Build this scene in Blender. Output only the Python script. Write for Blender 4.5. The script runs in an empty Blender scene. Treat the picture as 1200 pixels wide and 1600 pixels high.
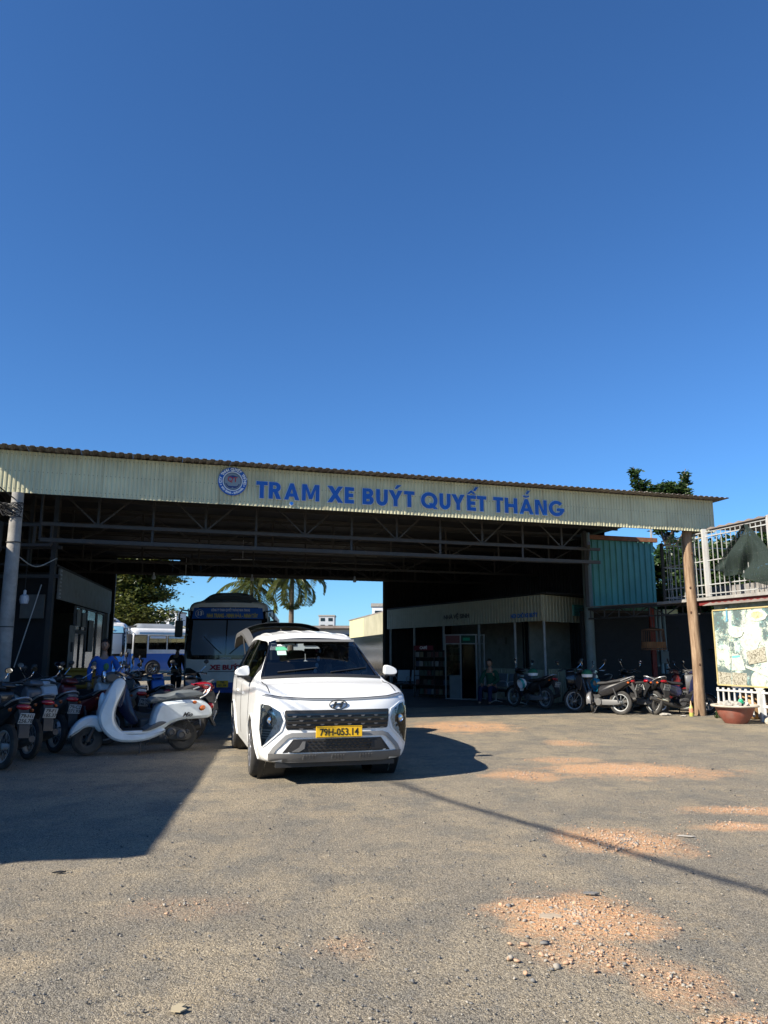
import bpy, bmesh, math, random
import numpy as np
from mathutils import Vector, Matrix, noise
from mathutils.bvhtree import BVHTree
random.seed(7); rng = np.random.default_rng(7)
R = math.radians
sc = bpy.context.scene
# ------------------------------------------------ camera, sky, sun, exposure
cam_data = bpy.data.cameras.new('camera'); cam = bpy.data.objects.new('camera', cam_data)
sc.collection.objects.link(cam); sc.camera = cam
cam_data.sensor_fit = 'VERTICAL'; cam_data.sensor_height = 24.0; cam_data.lens = 17.7
cam_data.clip_start = 0.05; cam_data.clip_end = 3000
cam.location = (0, 0, 1.5); cam.rotation_euler = (R(100.5), 0, 0)
PHI, ELEV = R(34), R(36)
SUN_DIR = Vector((-math.cos(PHI)*math.cos(ELEV), -math.sin(PHI)*math.cos(ELEV), math.sin(ELEV)))  # towards the sun
world = bpy.data.worlds.new('World'); sc.world = world; world.use_nodes = True
wn = world.node_tree; wn.nodes.clear()
wo = wn.nodes.new('ShaderNodeOutputWorld'); bg = wn.nodes.new('ShaderNodeBackground')
sky = wn.nodes.new('ShaderNodeTexSky'); sky.sky_type = 'NISHITA'; sky.sun_disc = False
sky.sun_elevation = ELEV; sky.sun_rotation = math.atan2(SUN_DIR.x, SUN_DIR.y)
sky.altitude = 0; sky.air_density = 1.0; sky.dust_density = 0.1; sky.ozone_density = 4.0
tint = wn.nodes.new('ShaderNodeMix'); tint.data_type = 'RGBA'; tint.blend_type = 'MULTIPLY'; tint.inputs[0].default_value = 1
tint.inputs[7].default_value = (.56, .95, 1.34, 1)   # the deep clear blue of this day
wn.links.new(sky.outputs[0], tint.inputs[6]); wn.links.new(tint.outputs[2], bg.inputs[0]); bg.inputs[1].default_value = 0.06
wn.links.new(bg.outputs[0], wo.inputs[0])
sun_data = bpy.data.lights.new('sun', 'SUN'); sun = bpy.data.objects.new('sun', sun_data)
sc.collection.objects.link(sun); sun_data.energy = 5.0; sun_data.angle = R(0.5); sun_data.color = (1, .915, .78)
sun.rotation_euler = SUN_DIR.to_track_quat('Z', 'Y').to_euler()
sc.view_settings.view_transform = 'Standard'; sc.view_settings.look = 'None'
sc.view_settings.exposure = 1.0; sc.view_settings.gamma = 1; sc.view_settings.use_curve_mapping = False
sc.cycles.max_bounces = 6; sc.cycles.diffuse_bounces = 3; sc.cycles.glossy_bounces = 3
sc.cycles.transparent_max_bounces = 12; sc.cycles.caustics_reflective = False; sc.cycles.caustics_refractive = False
sc.cycles.use_denoising = True
COL = sc.collection
# ------------------------------------------------ materials
MATS = {}
def mat(name, col, rough=.6, metal=0., var=.0, vscale=6., bump=0., bscale=60., dirt=0., dirtcol=(.12, .10, .075), coat=0., spec=.5, emit=None):
    if name in MATS: return MATS[name]
    m = bpy.data.materials.new(name); m.use_nodes = True; MATS[name] = m
    n = m.node_tree.nodes; l = m.node_tree.links; b = n['Principled BSDF']
    b.inputs['Roughness'].default_value = rough; b.inputs['Metallic'].default_value = metal
    b.inputs['Coat Weight'].default_value = coat; b.inputs['Specular IOR Level'].default_value = spec
    c4 = (*col, 1); src = None
    tc = n.new('ShaderNodeTexCoord')
    if var or dirt:
        nz = n.new('ShaderNodeTexNoise'); nz.inputs['Scale'].default_value = vscale; nz.inputs['Detail'].default_value = 6
        nz.inputs['Roughness'].default_value = .65
        l.new(tc.outputs['Object'], nz.inputs['Vector'])
        mr = n.new('ShaderNodeMapRange'); mr.inputs[1].default_value = .3; mr.inputs[2].default_value = .7
        mr.inputs[3].default_value = 1 - var; mr.inputs[4].default_value = 1 + var
        l.new(nz.outputs[0], mr.inputs[0])
        mx = n.new('ShaderNodeVectorMath'); mx.operation = 'SCALE'; mx.inputs[0].default_value = col
        l.new(mr.outputs[0], mx.inputs['Scale']); src = mx.outputs[0]
        if dirt:
            n2 = n.new('ShaderNodeTexNoise'); n2.inputs['Scale'].default_value = vscale*.6; n2.inputs['Detail'].default_value = 8
            l.new(tc.outputs['Object'], n2.inputs['Vector'])
            r2 = n.new('ShaderNodeMapRange'); r2.inputs[1].default_value = .45; r2.inputs[2].default_value = .75
            r2.inputs[3].default_value = 0; r2.inputs[4].default_value = dirt; l.new(n2.outputs[0], r2.inputs[0])
            mc = n.new('ShaderNodeMix'); mc.data_type = 'RGBA'; l.new(r2.outputs[0], mc.inputs[0]); l.new(src, mc.inputs[6])
            mc.inputs[7].default_value = (*dirtcol, 1); src = mc.outputs[2]
            rr = n.new('ShaderNodeMapRange'); rr.inputs[3].default_value = rough; rr.inputs[4].default_value = min(1, rough+.3)
            l.new(r2.outputs[0], rr.inputs[0]); l.new(rr.outputs[0], b.inputs['Roughness'])
        l.new(src, b.inputs['Base Color'])
    else: b.inputs['Base Color'].default_value = c4
    if bump:
        nb = n.new('ShaderNodeTexNoise'); nb.inputs['Scale'].default_value = bscale; nb.inputs['Detail'].default_value = 4
        l.new(tc.outputs['Object'], nb.inputs['Vector'])
        bp = n.new('ShaderNodeBump'); bp.inputs['Strength'].default_value = bump; bp.inputs['Distance'].default_value = .01
        l.new(nb.outputs[0], bp.inputs['Height']); l.new(bp.outputs[0], b.inputs['Normal'])
    if emit:
        b.inputs['Emission Color'].default_value = (*emit[:3], 1); b.inputs['Emission Strength'].default_value = emit[3]
    return m
def glass_mat(name, tint, refl=.12, rough=.02):
    if name in MATS: return MATS[name]
    m = bpy.data.materials.new(name); m.use_nodes = True; MATS[name] = m
    n = m.node_tree.nodes; l = m.node_tree.links; n.clear()
    o = n.new('ShaderNodeOutputMaterial'); t = n.new('ShaderNodeBsdfTransparent'); g = n.new('ShaderNodeBsdfGlossy')
    t.inputs[0].default_value = (*tint, 1); g.inputs['Roughness'].default_value = rough
    lw = n.new('ShaderNodeFresnel'); lw.inputs[0].default_value = 1.5
    ad = n.new('ShaderNodeMath'); ad.operation = 'ADD'; ad.inputs[1].default_value = refl - .04; ad.use_clamp = True
    l.new(lw.outputs[0], ad.inputs[0]); mx = n.new('ShaderNodeMixShader')
    l.new(ad.outputs[0], mx.inputs[0]); l.new(t.outputs[0], mx.inputs[1]); l.new(g.outputs[0], mx.inputs[2]); l.new(mx.outputs[0], o.inputs[0])
    return m
def paint(name, col, **k): return mat(name, col, rough=k.get('rough', .35), coat=k.get('coat', .6), var=k.get('var', .04), dirt=k.get('dirt', .12), vscale=k.get('vscale', 4))
# ------------------------------------------------ mesh builder
def cr_closed(pts, n=5):
    out = []; N = len(pts)
    for i in range(N):
        p0, p1, p2, p3 = [np.array(pts[(i+k-1) % N], float) for k in range(4)]
        for j in range(n):
            t = j/n
            out.append(tuple(.5*((2*p1)+(-p0+p2)*t+(2*p0-5*p1+4*p2-p3)*t*t+(-p0+3*p1-3*p2+p3)*t**3)))
    return out
def cr_open(pts, n=5):
    out = []; P = [np.array(p, float) for p in pts]; P = [2*P[0]-P[1]] + P + [2*P[-1]-P[-2]]
    for i in range(1, len(P)-2):
        p0, p1, p2, p3 = P[i-1:i+3]
        for j in range(n):
            t = j/n
            out.append(tuple(.5*((2*p1)+(-p0+p2)*t+(2*p0-5*p1+4*p2-p3)*t*t+(-p0+3*p1-3*p2+p3)*t**3)))
    out.append(tuple(P[-2])); return out
class MB:
    def __init__(s): s.v = []; s.f = []; s.m = []; s.M = Matrix(); s.mi = 0
    def add(s, vs, fs):
        o = len(s.v); s.v += [tuple(s.M @ Vector(p)) for p in vs]
        s.f += [tuple(i+o for i in f) for f in fs]; s.m += [s.mi]*len(fs); return s
    def box(s, c, d, rz=0, ry=0, rx=0):
        x, y, z = d[0]/2, d[1]/2, d[2]/2
        vs = [Vector(p) for p in ((-x,-y,-z),(x,-y,-z),(x,y,-z),(-x,y,-z),(-x,-y,z),(x,-y,z),(x,y,z),(-x,y,z))]
        if rz or ry or rx:
            Q = Matrix.Rotation(rz,3,'Z') @ Matrix.Rotation(ry,3,'Y') @ Matrix.Rotation(rx,3,'X'); vs = [Q@p for p in vs]
        c = Vector(c); return s.add([p+c for p in vs], [(0,3,2,1),(4,5,6,7),(0,1,5,4),(1,2,6,5),(2,3,7,6),(3,0,4,7)])
    def rbox(s, c, d, b=.01, rz=0):  # box with chamfered edges
        x, y, z = d[0]/2, d[1]/2, d[2]/2; b = min(b, x*.45, y*.45, z*.45); vs = []; 
        def ring(px, py, pz): return [(-px+b,-py,pz),(px-b,-py,pz),(px,-py+b,pz),(px,py-b,pz),(px-b,py,pz),(-px+b,py,pz),(-px,py-b,pz),(-px,-py+b,pz)]
        for px, py, pz in ((x-b,y-b,-z),(x,y,-z+b),(x,y,z-b),(x-b,y-b,z)): vs += ring(px,py,pz)
        fs = [tuple(range(7,-1,-1)), tuple(range(24,32))]
        for k in range(3):
            for i in range(8): j = (i+1)%8; fs.append((k*8+i,k*8+j,(k+1)*8+j,(k+1)*8+i))
        Q = Matrix.Rotation(rz,3,'Z'); c = Vector(c); return s.add([Q@Vector(p)+c for p in vs], fs)
    def tube(s, pts, r, n=8, cap=True):
        P = [Vector(p) for p in pts]; rs = r if isinstance(r,(list,tuple)) else [r]*len(P); vs = []; fs = []; up = None
        for i, p in enumerate(P):
            d = (P[min(i+1,len(P)-1)]-P[max(i-1,0)])
            d = d.normalized() if d.length > 1e-9 else Vector((0,0,1))
            if up is None: up = d.orthogonal().normalized()
            up = (up - d*up.dot(d)); up = up.normalized() if up.length > 1e-6 else d.orthogonal().normalized()
            q = d.cross(up)
            for k in range(n):
                a = 2*math.pi*k/n; vs.append(p + (up*math.cos(a)+q*math.sin(a))*rs[i])
        for i in range(len(P)-1):
            for k in range(n): j = (k+1)%n; fs.append((i*n+k,i*n+j,(i+1)*n+j,(i+1)*n+k))
        if cap: fs += [tuple(range(n-1,-1,-1)), tuple(range((len(P)-1)*n, len(P)*n))]
        return s.add(vs, fs)
    def bar(s, p, q, w, h=None):  # square bar
        h = h or w; P = Vector(p); Q = Vector(q); d = (Q-P).normalized()
        a = Vector((0,0,1)) if abs(d.z) < .9 else Vector((0,1,0))
        x = d.cross(a).normalized()*w/2; y = x.cross(d).normalized()*h/2
        return s.add([P-x-y,P+x-y,P+x+y,P-x+y,Q-x-y,Q+x-y,Q+x+y,Q-x+y], [(0,3,2,1),(4,5,6,7),(0,1,5,4),(1,2,6,5),(2,3,7,6),(3,0,4,7)])
    def lathe(s, prof, c=(0,0,0), n=24, axis='Z', cap=True):
        vs = []; fs = []; m = len(prof)
        for r_, h in prof:
            for k in range(n):
                a = 2*math.pi*k/n; p = (r_*math.cos(a), r_*math.sin(a), h)
                if axis == 'Y': p = (p[0], p[2], p[1])
                if axis == 'X': p = (p[2], p[0], p[1])
                vs.append(Vector(p)+Vector(c))
        for i in range(m-1):
            for k in range(n): j=(k+1)%n; fs.append((i*n+k,i*n+j,(i+1)*n+j,(i+1)*n+k))
        if cap: fs += [tuple(range(n-1,-1,-1)), tuple(range((m-1)*n, m*n))]
        return s.add(vs, fs)
    def ball(s, c, r, n=12, m=8):
        rx, ry, rz = (r,r,r) if not isinstance(r,(tuple,list)) else r; vs = []; fs = []
        for i in range(m+1):
            t = math.pi*i/m
            for k in range(n): a = 2*math.pi*k/n; vs.append((c[0]+rx*math.sin(t)*math.cos(a), c[1]+ry*math.sin(t)*math.sin(a), c[2]-rz*math.cos(t)))
        for i in range(m):
            for k in range(n): j=(k+1)%n; fs.append((i*n+k,i*n+j,(i+1)*n+j,(i+1)*n+k))
        return s.add(vs, fs)
    def prism(s, poly, y0, y1, plane='XZ'):  # poly in 2D, extruded along the third axis
        f = {'XZ': lambda a,b,c:(a,c,b), 'XY': lambda a,b,c:(a,b,c), 'YZ': lambda a,b,c:(c,a,b)}[plane]
        n = len(poly); vs = [f(a,b,y0) for a,b in poly]+[f(a,b,y1) for a,b in poly]
        fs = [tuple(range(n)), tuple(range(2*n-1,n-1,-1))]+[(i,(i+1)%n+n-0 if 0 else (i+1)%n,(i+1)%n+n,i+n) for i in range(n)]
        return s.add(vs, fs)
    def pillow(s, poly, w, e=.03, ins=.03, smooth=4, wf=None):
        # side outline (x,z) -> rounded solid of half width w; wf(x,z) scales the width
        P = cr_closed(poly, smooth) if smooth else poly; n = len(P)
        A = sum(P[i][0]*P[(i+1)%n][1]-P[(i+1)%n][0]*P[i][1] for i in range(n)); sg = 1 if A > 0 else -1
        def inset(d):
            out = []
            for i in range(n):
                a = np.array(P[i-1]); b = np.array(P[(i+1)%n]); t = b-a; t = t/(np.linalg.norm(t)+1e-9)
                out.append((P[i][0]-sg*t[1]*d, P[i][1]+sg*t[0]*d))
            return out
        rings = [(ins,-w),(ins*.25,-(w-e*.35)),(0,-(w-e)),(0,w-e),(ins*.25,w-e*.35),(ins,w)]; vs = []; fs = []
        for d, y in rings:
            for a, b in inset(d): k = wf(a,b) if wf else 1; vs.append((a, y*k, b))
        for r_ in range(5):
            for i in range(n): j=(i+1)%n; fs.append((r_*n+i,r_*n+j,(r_+1)*n+j,(r_+1)*n+i))
        fs += [tuple(range(n-1,-1,-1)), tuple(range(5*n,6*n))]
        return s.add(vs, fs)
    def grid(s, fn, nu, nv, closed=False):
        vs = [fn(i/nu, j/nv) for i in range(nu+1) for j in range(nv+1)]
        return s.add(vs, [(i*(nv+1)+j,(i+1)*(nv+1)+j,(i+1)*(nv+1)+j+1,i*(nv+1)+j+1) for i in range(nu) for j in range(nv)])
    def mesh(s, name, mats, smooth=35):
        me = bpy.data.meshes.new(name); me.from_pydata(s.v, [], s.f)
        for m in (mats if isinstance(mats,(list,tuple)) else [mats]): me.materials.append(m)
        if any(s.m): me.polygons.foreach_set('material_index', s.m)
        bm = bmesh.new(); bm.from_mesh(me); bmesh.ops.recalc_face_normals(bm, faces=bm.faces); bm.to_mesh(me); bm.free()
        if smooth: me.shade_smooth(); me.set_sharp_from_angle(angle=R(smooth))
        return me
    def build(s, name, mats, parent=None, smooth=35):
        return link(name, s.mesh(name, mats, smooth), parent)
def link(name, data, parent=None, loc=None, rot=None):
    o = bpy.data.objects.new(name, data); COL.objects.link(o)
    if parent: o.parent = parent
    if loc is not None: o.location = loc
    if rot is not None: o.rotation_euler = rot
    return o
def tag(o, label=None, cat=None, group=None, kind=None):
    if label: o['label'] = label
    if cat: o['category'] = cat
    if group: o['group'] = group
    if kind: o['kind'] = kind
    return o
def thing(name, label, cat, loc=(0,0,0), rz=0, group=None):
    o = bpy.data.objects.new(name, None); COL.objects.link(o); o.location = loc; o.rotation_euler = (0,0,rz); o.empty_display_size = .1
    return tag(o, label, cat, group)
KIDS = {}
def dup(o, parent=None, swap=None):
    c = o.copy(); COL.objects.link(c)
    if parent: c.parent = parent
    if swap and c.data and c.type == 'MESH':
        ms = c.data.materials
        if any(m.name in swap for m in ms if m):
            key = (c.data.name, tuple(sorted((a, b.name) for a, b in swap.items())))
            if key not in KIDS:
                d = c.data.copy()
                for i, m in enumerate(d.materials):
                    if m and m.name in swap: d.materials[i] = swap[m.name]
                KIDS[key] = d
            c.data = KIDS[key]
    for ch in list(o.children): dup(ch, c, swap)
    return c
def text_mesh(s, size, extrude=.005, bold=0., spacing=1.0, align='CENTER', shear=0):
    cu = bpy.data.curves.new('text', 'FONT'); cu.body = s; cu.size = size; cu.extrude = extrude; cu.offset = bold
    cu.align_x = align; cu.align_y = 'CENTER'; cu.space_character = spacing; cu.shear = shear; cu.resolution_u = 3
    o = bpy.data.objects.new('text', cu); COL.objects.link(o)
    dg = bpy.context.evaluated_depsgraph_get(); me = bpy.data.meshes.new_from_object(o.evaluated_get(dg))
    COL.objects.unlink(o); bpy.data.objects.remove(o); return me
def bounds(me):
    a = np.empty(len(me.vertices)*3); me.vertices.foreach_get('co', a); a = a.reshape(-1,3); return a.min(0), a.max(0)
def put_text(name, s, size, M, m, parent=None, extrude=.003, bold=0., spacing=1., fit=None, shear=0):
    me = text_mesh(s, size, extrude, bold, spacing, shear=shear)
    if fit:
        lo, hi = bounds(me); sx = fit[0]/(hi[0]-lo[0]); sy = fit[1]/(hi[1]-lo[1]) if fit[1] else sx
        me.transform(Matrix.Diagonal((sx, sy, 1, 1)) @ Matrix.Translation((-(lo[0]+hi[0])/2, -(lo[1]+hi[1])/2, 0)))
    me.transform(M); me.materials.clear(); me.materials.append(m); me.name = name
    return link(name, me, parent)
def face_front(x, y, z): return Matrix.Translation((x,y,z)) @ Matrix.Rotation(R(90),4,'X')   # readable looking along +Y
# ------------------------------------------------ the shed's own frame: u along its front, w into its depth
AF = R(17.6); U = Vector((math.cos(AF), math.sin(AF), 0)); W = Vector((-math.sin(AF), math.cos(AF), 0)); O0 = Vector((0, 16.1, 0))
def F(u, w, z=0): p = O0+U*u+W*w; return (p.x, p.y, z)
def streaked_sheet(name, col, stain, amt):
    m = bpy.data.materials.new(name); m.use_nodes = True; MATS[name] = m; n = m.node_tree.nodes; l = m.node_tree.links; b = n['Principled BSDF']; b.inputs['Roughness'].default_value = .5
    tc = n.new('ShaderNodeTexCoord'); oi = n.new('ShaderNodeObjectInfo'); mp = n.new('ShaderNodeMapping'); mp.inputs['Scale'].default_value = (14,14,.7)
    ad = n.new('ShaderNodeVectorMath'); ad.operation = 'ADD'; sc_ = n.new('ShaderNodeVectorMath'); sc_.operation = 'SCALE'; sc_.inputs[0].default_value = (7,3,5); l.new(oi.outputs['Random'], sc_.inputs['Scale'])
    l.new(tc.outputs['Object'], ad.inputs[0]); l.new(sc_.outputs[0], ad.inputs[1]); l.new(ad.outputs[0], mp.inputs[0])
    a = n.new('ShaderNodeTexNoise'); a.inputs['Scale'].default_value = 1.; a.inputs['Detail'].default_value = 7; a.inputs['Roughness'].default_value = .7; l.new(mp.outputs[0], a.inputs['Vector'])
    c = n.new('ShaderNodeTexNoise'); c.inputs['Scale'].default_value = 1.8; c.inputs['Detail'].default_value = 6; l.new(ad.outputs[0], c.inputs['Vector'])
    r = n.new('ShaderNodeMapRange'); r.inputs[1].default_value = .52; r.inputs[2].default_value = .78; r.inputs[4].default_value = amt; l.new(a.outputs[0], r.inputs[0])
    x = n.new('ShaderNodeMix'); x.data_type = 'RGBA'; l.new(r.outputs[0], x.inputs[0]); x.inputs[6].default_value = (*col,1); x.inputs[7].default_value = (*stain,1)
    r2 = n.new('ShaderNodeMapRange'); r2.inputs[1].default_value = .3; r2.inputs[2].default_value = .7; r2.inputs[3].default_value = .86; r2.inputs[4].default_value = 1.1; l.new(c.outputs[0], r2.inputs[0])
    r3 = n.new('ShaderNodeMapRange'); r3.inputs[3].default_value = .93; r3.inputs[4].default_value = 1.05; l.new(oi.outputs['Random'], r3.inputs[0])
    mu = n.new('ShaderNodeMath'); mu.operation = 'MULTIPLY'; l.new(r2.outputs[0], mu.inputs[0]); l.new(r3.outputs[0], mu.inputs[1])
    v = n.new('ShaderNodeVectorMath'); v.operation = 'SCALE'; l.new(x.outputs[2], v.inputs[0]); l.new(mu.outputs[0], v.inputs['Scale']); l.new(v.outputs[0], b.inputs['Base Color']); return m
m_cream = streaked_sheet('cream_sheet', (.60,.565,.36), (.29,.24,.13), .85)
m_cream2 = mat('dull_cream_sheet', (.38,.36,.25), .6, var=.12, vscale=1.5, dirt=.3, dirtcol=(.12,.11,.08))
m_roof = mat('grey_roof_sheet', (.22,.19,.17), .6, var=.25, vscale=2, dirt=.5, dirtcol=(.10,.07,.05))
m_roof_shade = mat('roof_shade_dark', (.045,.045,.045), .7, var=.2, vscale=2)  # near-black roof colour standing for the shade beneath it
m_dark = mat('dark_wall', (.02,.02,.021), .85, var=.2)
m_steel = mat('painted_steel', (.038,.038,.037), .6, var=.2, vscale=5, dirt=.3, dirtcol=(.09,.06,.04))
m_steel_l = mat('light_steel', (.32,.34,.34), .5, var=.15, vscale=6, dirt=.3, dirtcol=(.2,.13,.08))
m_green = streaked_sheet('green_sheet', (.10,.34,.30), (.06,.16,.14), .8)
m_rust = mat('rusty_iron', (.26,.11,.05), .85, var=.35, vscale=8, bump=.3)
m_conc = mat('weathered_concrete', (.30,.29,.27), .85, var=.2, vscale=7, dirt=.5, dirtcol=(.14,.13,.12), bump=.4, bscale=40)
m_wall = mat('grey_rendered_wall', (.28,.28,.27), .9, var=.2, vscale=3, dirt=.4, bump=.3)
m_blue_letter = mat('blue_letter', (.002,.10,.42), .4, var=.06, vscale=3)
m_blue_dark = mat('deep_blue_print', (.01,.03,.16), .4)
m_white_p = mat('white_print', (.75,.77,.78), .5, var=.03)
m_grey_p = mat('grey_print', (.22,.27,.30), .5)
m_red_p = mat('red_print', (.42,.03,.05), .5)
m_yel_p = mat('yellow_print', (.75,.50,.03), .5)
m_black_p = mat('black_print', (.015,.015,.017), .5)
m_rubber = mat('tyre_rubber', (.028,.027,.026), .85, var=.25, vscale=12, dirt=.5, dirtcol=(.11,.10,.085))
m_blackpl = mat('black_plastic', (.018,.018,.019), .5, var=.15, dirt=.25, dirtcol=(.07,.065,.055))
m_gloss_blk = mat('gloss_black', (.008,.008,.009), .12, coat=.5)
m_greypl = mat('grey_plastic', (.13,.13,.128), .5, var=.06, dirt=.2)
m_silver = mat('silver_trim', (.42,.42,.42), .35, metal=.6, var=.05)
m_chrome = mat('chrome', (.75,.76,.78), .12, metal=1)
m_alloy = mat('alloy', (.45,.45,.46), .38, metal=.8, var=.1, dirt=.3)
m_mirror = mat('mirror_glass', (.9,.93,.95), .03, metal=1)
m_seat = mat('black_vinyl', (.028,.028,.030), .5, var=.15, bump=.1, bscale=200)
m_carwhite = paint('white_car_paint', (.78,.79,.78), rough=.28, dirt=.06, coat=.5)
m_buswhite = paint('white_bus_paint', (.74,.74,.73), rough=.35, dirt=.25)
m_busblue = paint('blue_bus_paint', (.015,.06,.32), rough=.35, dirt=.15)
m_buslight = paint('pale_blue_bus_paint', (.22,.46,.62), rough=.35, dirt=.1)
m_busgrey = paint('grey_bus_roof', (.22,.24,.26), rough=.45, dirt=.2)
m_scwhite = paint('white_scooter_paint', (.62,.68,.70), rough=.3, dirt=.2, vscale=9)
m_redlens = mat('red_lens', (.30,.005,.012), .15, coat=.6)
m_amber = mat('amber_lens', (.40,.09,.01), .15, coat=.6)
m_lens = glass_mat('clear_lens', (.86,.88,.88), .03)
m_reflector = mat('reflector_bowl', (.8,.8,.82), .15, metal=1)
m_glass = glass_mat('car_glass', (.62,.67,.66), .06)
m_glass_d = glass_mat('dark_tinted_glass', (.10,.11,.12), .08)
m_glass_b = glass_mat('bus_glass', (.45,.52,.55), .10)
m_plate_y = mat('yellow_plate', (.80,.47,.012), .45)
m_plate_w = mat('white_plate', (.42,.43,.42), .45, dirt=.2, vscale=20)
m_skin = mat('skin', (.30,.17,.11), .55, var=.05)
m_hair = mat('black_hair', (.012,.010,.009), .5)
m_shirt_b = mat('blue_shirt', (.018,.11,.42), .85, var=.12, vscale=9, bump=.3, bscale=14)
m_cloth_k = mat('black_cloth', (.018,.018,.022), .9, var=.2)
m_cloth_g = mat('green_cloth', (.010,.13,.07), .85, var=.15)
m_wood = mat('bleached_wood', (.34,.22,.13), .8)
m_leaf = None
m_boxrail = mat('dull_box_rail',(.07,.07,.07),.6,dirt=.3)
# ------------------------------------------------ ground: gravel yard reaching the horizon
PATCHES = [  # orange rubble fills: centre x, y, half sizes, turn, strength
    (1.12,4.72,.46,.42,-.1,1.),(1.05,4.15,.34,.22,0,.55),(1.36,3.82,.22,.28,.3,.5),(1.95,6.5,.50,.42,-.1,.95),(3.50,7.68,.54,.22,0,.85),(3.12,6.98,.38,.18,0,.8),
    (3.2,10.2,1.15,.60,-.12,1.),(2.5,11.1,.45,.35,0,.65),(1.74,9.8,.46,.48,0,.85),(3.1,13.2,.40,.42,0,.7),(1.64,16.0,.95,1.1,0,1.),(-.2,4.25,.2,.15,0,.25),(1.50,3.42,.2,.12,0,.8),(-1.2,4.9,.4,.25,.1,.15),
]
def gravel_material():
    m = bpy.data.materials.new('gravel_yard'); m.use_nodes = True
    n = m.node_tree.nodes; l = m.node_tree.links; b = n['Principled BSDF']; b.inputs['Roughness'].default_value = .93; b.inputs['Specular IOR Level'].default_value = .15
    tc = n.new('ShaderNodeTexCoord'); P = tc.outputs['Object']
    def noi(s, d=6, r=.6, vec=None):
        t = n.new('ShaderNodeTexNoise'); t.inputs['Scale'].default_value = s; t.inputs['Detail'].default_value = d; t.inputs['Roughness'].default_value = r
        l.new(vec or P, t.inputs['Vector']); return t.outputs[0]
    def mapr(v, a, b_, c=0., d=1.):
        t = n.new('ShaderNodeMapRange'); t.interpolation_type = 'SMOOTHSTEP'
        for i, k in enumerate((a, b_, c, d)): t.inputs[i+1].default_value = k
        l.new(v, t.inputs[0]); return t.outputs[0]
    def mix(f, A, B, mode='MIX'):
        t = n.new('ShaderNodeMix'); t.data_type = 'RGBA'; t.blend_type = mode
        if isinstance(f, float): t.inputs[0].default_value = f
        else: l.new(f, t.inputs[0])
        for k, v in ((6, A), (7, B)):
            if isinstance(v, tuple): t.inputs[k].default_value = (*v, 1)
            else: l.new(v, t.inputs[k])
        return t.outputs[2]
    def mth(op, a, b_=0.):
        t = n.new('ShaderNodeMath'); t.operation = op
        for k, v in ((0, a), (1, b_)):
            if isinstance(v, (int, float)): t.inputs[k].default_value = v
            else: l.new(v, t.inputs[k])
        return t.outputs[0]
    def vor(s, feat='F1'):
        t = n.new('ShaderNodeTexVoronoi'); t.inputs['Scale'].default_value = s; t.feature = feat; l.new(P, t.inputs['Vector']); return t
    base = mix(mapr(noi(.55, 8), .38, .62), (.305,.258,.185), (.235,.206,.160))
    base = mix(mapr(noi(1.7, 8), .45, .65), base, (.195,.178,.146))
    base = mix(mapr(noi(.9, 6), .56, .72, 0, .55), base, (.35,.28,.185))
    mpx = n.new('ShaderNodeMapping'); mpx.inputs['Rotation'].default_value = (0,0,.25); mpx.inputs['Scale'].default_value = (1.6,.16,1); l.new(P, mpx.inputs['Vector'])
    base = mix(mapr(noi(1.0, 7, .6, mpx.outputs[0]), .50, .68, 0, .6), base, (.185,.172,.146))
    base = mix(mapr(noi(5.5, 7, .7), .50, .66, 0, .45), base, (.165,.155,.135)); base = mix(mapr(noi(3.1, 7, .7), .54, .70, 0, .5), base, (.38,.305,.20))
    v1 = vor(150); v2 = vor(330); v3 = vor(48)
    def gray(c, lo, hi): 
        t = n.new('ShaderNodeSeparateColor'); l.new(c, t.inputs[0]); return mapr(t.outputs[0], 0, 1, lo, hi)
    sp = mth('MULTIPLY', gray(v1.outputs['Color'], .62, 1.38), gray(v2.outputs['Color'], .68, 1.32))
    vm = n.new('ShaderNodeVectorMath'); vm.operation = 'SCALE'; l.new(base, vm.inputs[0]); l.new(sp, vm.inputs['Scale']); base = vm.outputs[0]
    # scattered darker stones
    pk = mth('LESS_THAN', v3.outputs['Distance'], .22); sel = gray(v3.outputs['Color'], 0, 1)
    base = mix(mth('MULTIPLY', mth('MULTIPLY', pk, mth('GREATER_THAN', sel, .80)), .45), base, (.085,.082,.08))
    # orange rubble
    acc = None
    nz = n.new('ShaderNodeTexNoise'); nz.inputs['Scale'].default_value = 2.2; nz.inputs['Detail'].default_value = 9; nz.inputs['Roughness'].default_value = .7; l.new(P, nz.inputs['Vector'])
    for (x, y, a, c, rt, k) in PATCHES:
        mp = n.new('ShaderNodeMapping'); mp.vector_type = 'TEXTURE'
        mp.inputs['Location'].default_value = (x, y, 0); mp.inputs['Rotation'].default_value = (0, 0, rt); mp.inputs['Scale'].default_value = (a, c, 1); l.new(P, mp.inputs['Vector'])
        ln = n.new('ShaderNodeVectorMath'); ln.operation = 'LENGTH'; l.new(mp.outputs[0], ln.inputs[0])
        d = mth('ADD', ln.outputs['Value'], mth('MULTIPLY', mth('SUBTRACT', nz.outputs[0], .5), 2.6))
        e = mapr(d, 1.35, .45, 0, k); acc = e if acc is None else mth('MAXIMUM', acc, e)
    och = mix(mapr(noi(30, 5), .4, .6), (.61,.33,.17), (.51,.345,.205))
    och = mix(mth('MULTIPLY', mth('LESS_THAN', v3.outputs['Distance'], .3), mth('GREATER_THAN', sel, .6)), och, (.50,.42,.33))
    vm2 = n.new('ShaderNodeVectorMath'); vm2.operation = 'SCALE'; l.new(och, vm2.inputs[0]); l.new(mth('MULTIPLY', gray(v1.outputs['Color'], .7, 1.25), 1.), vm2.inputs['Scale'])
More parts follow.
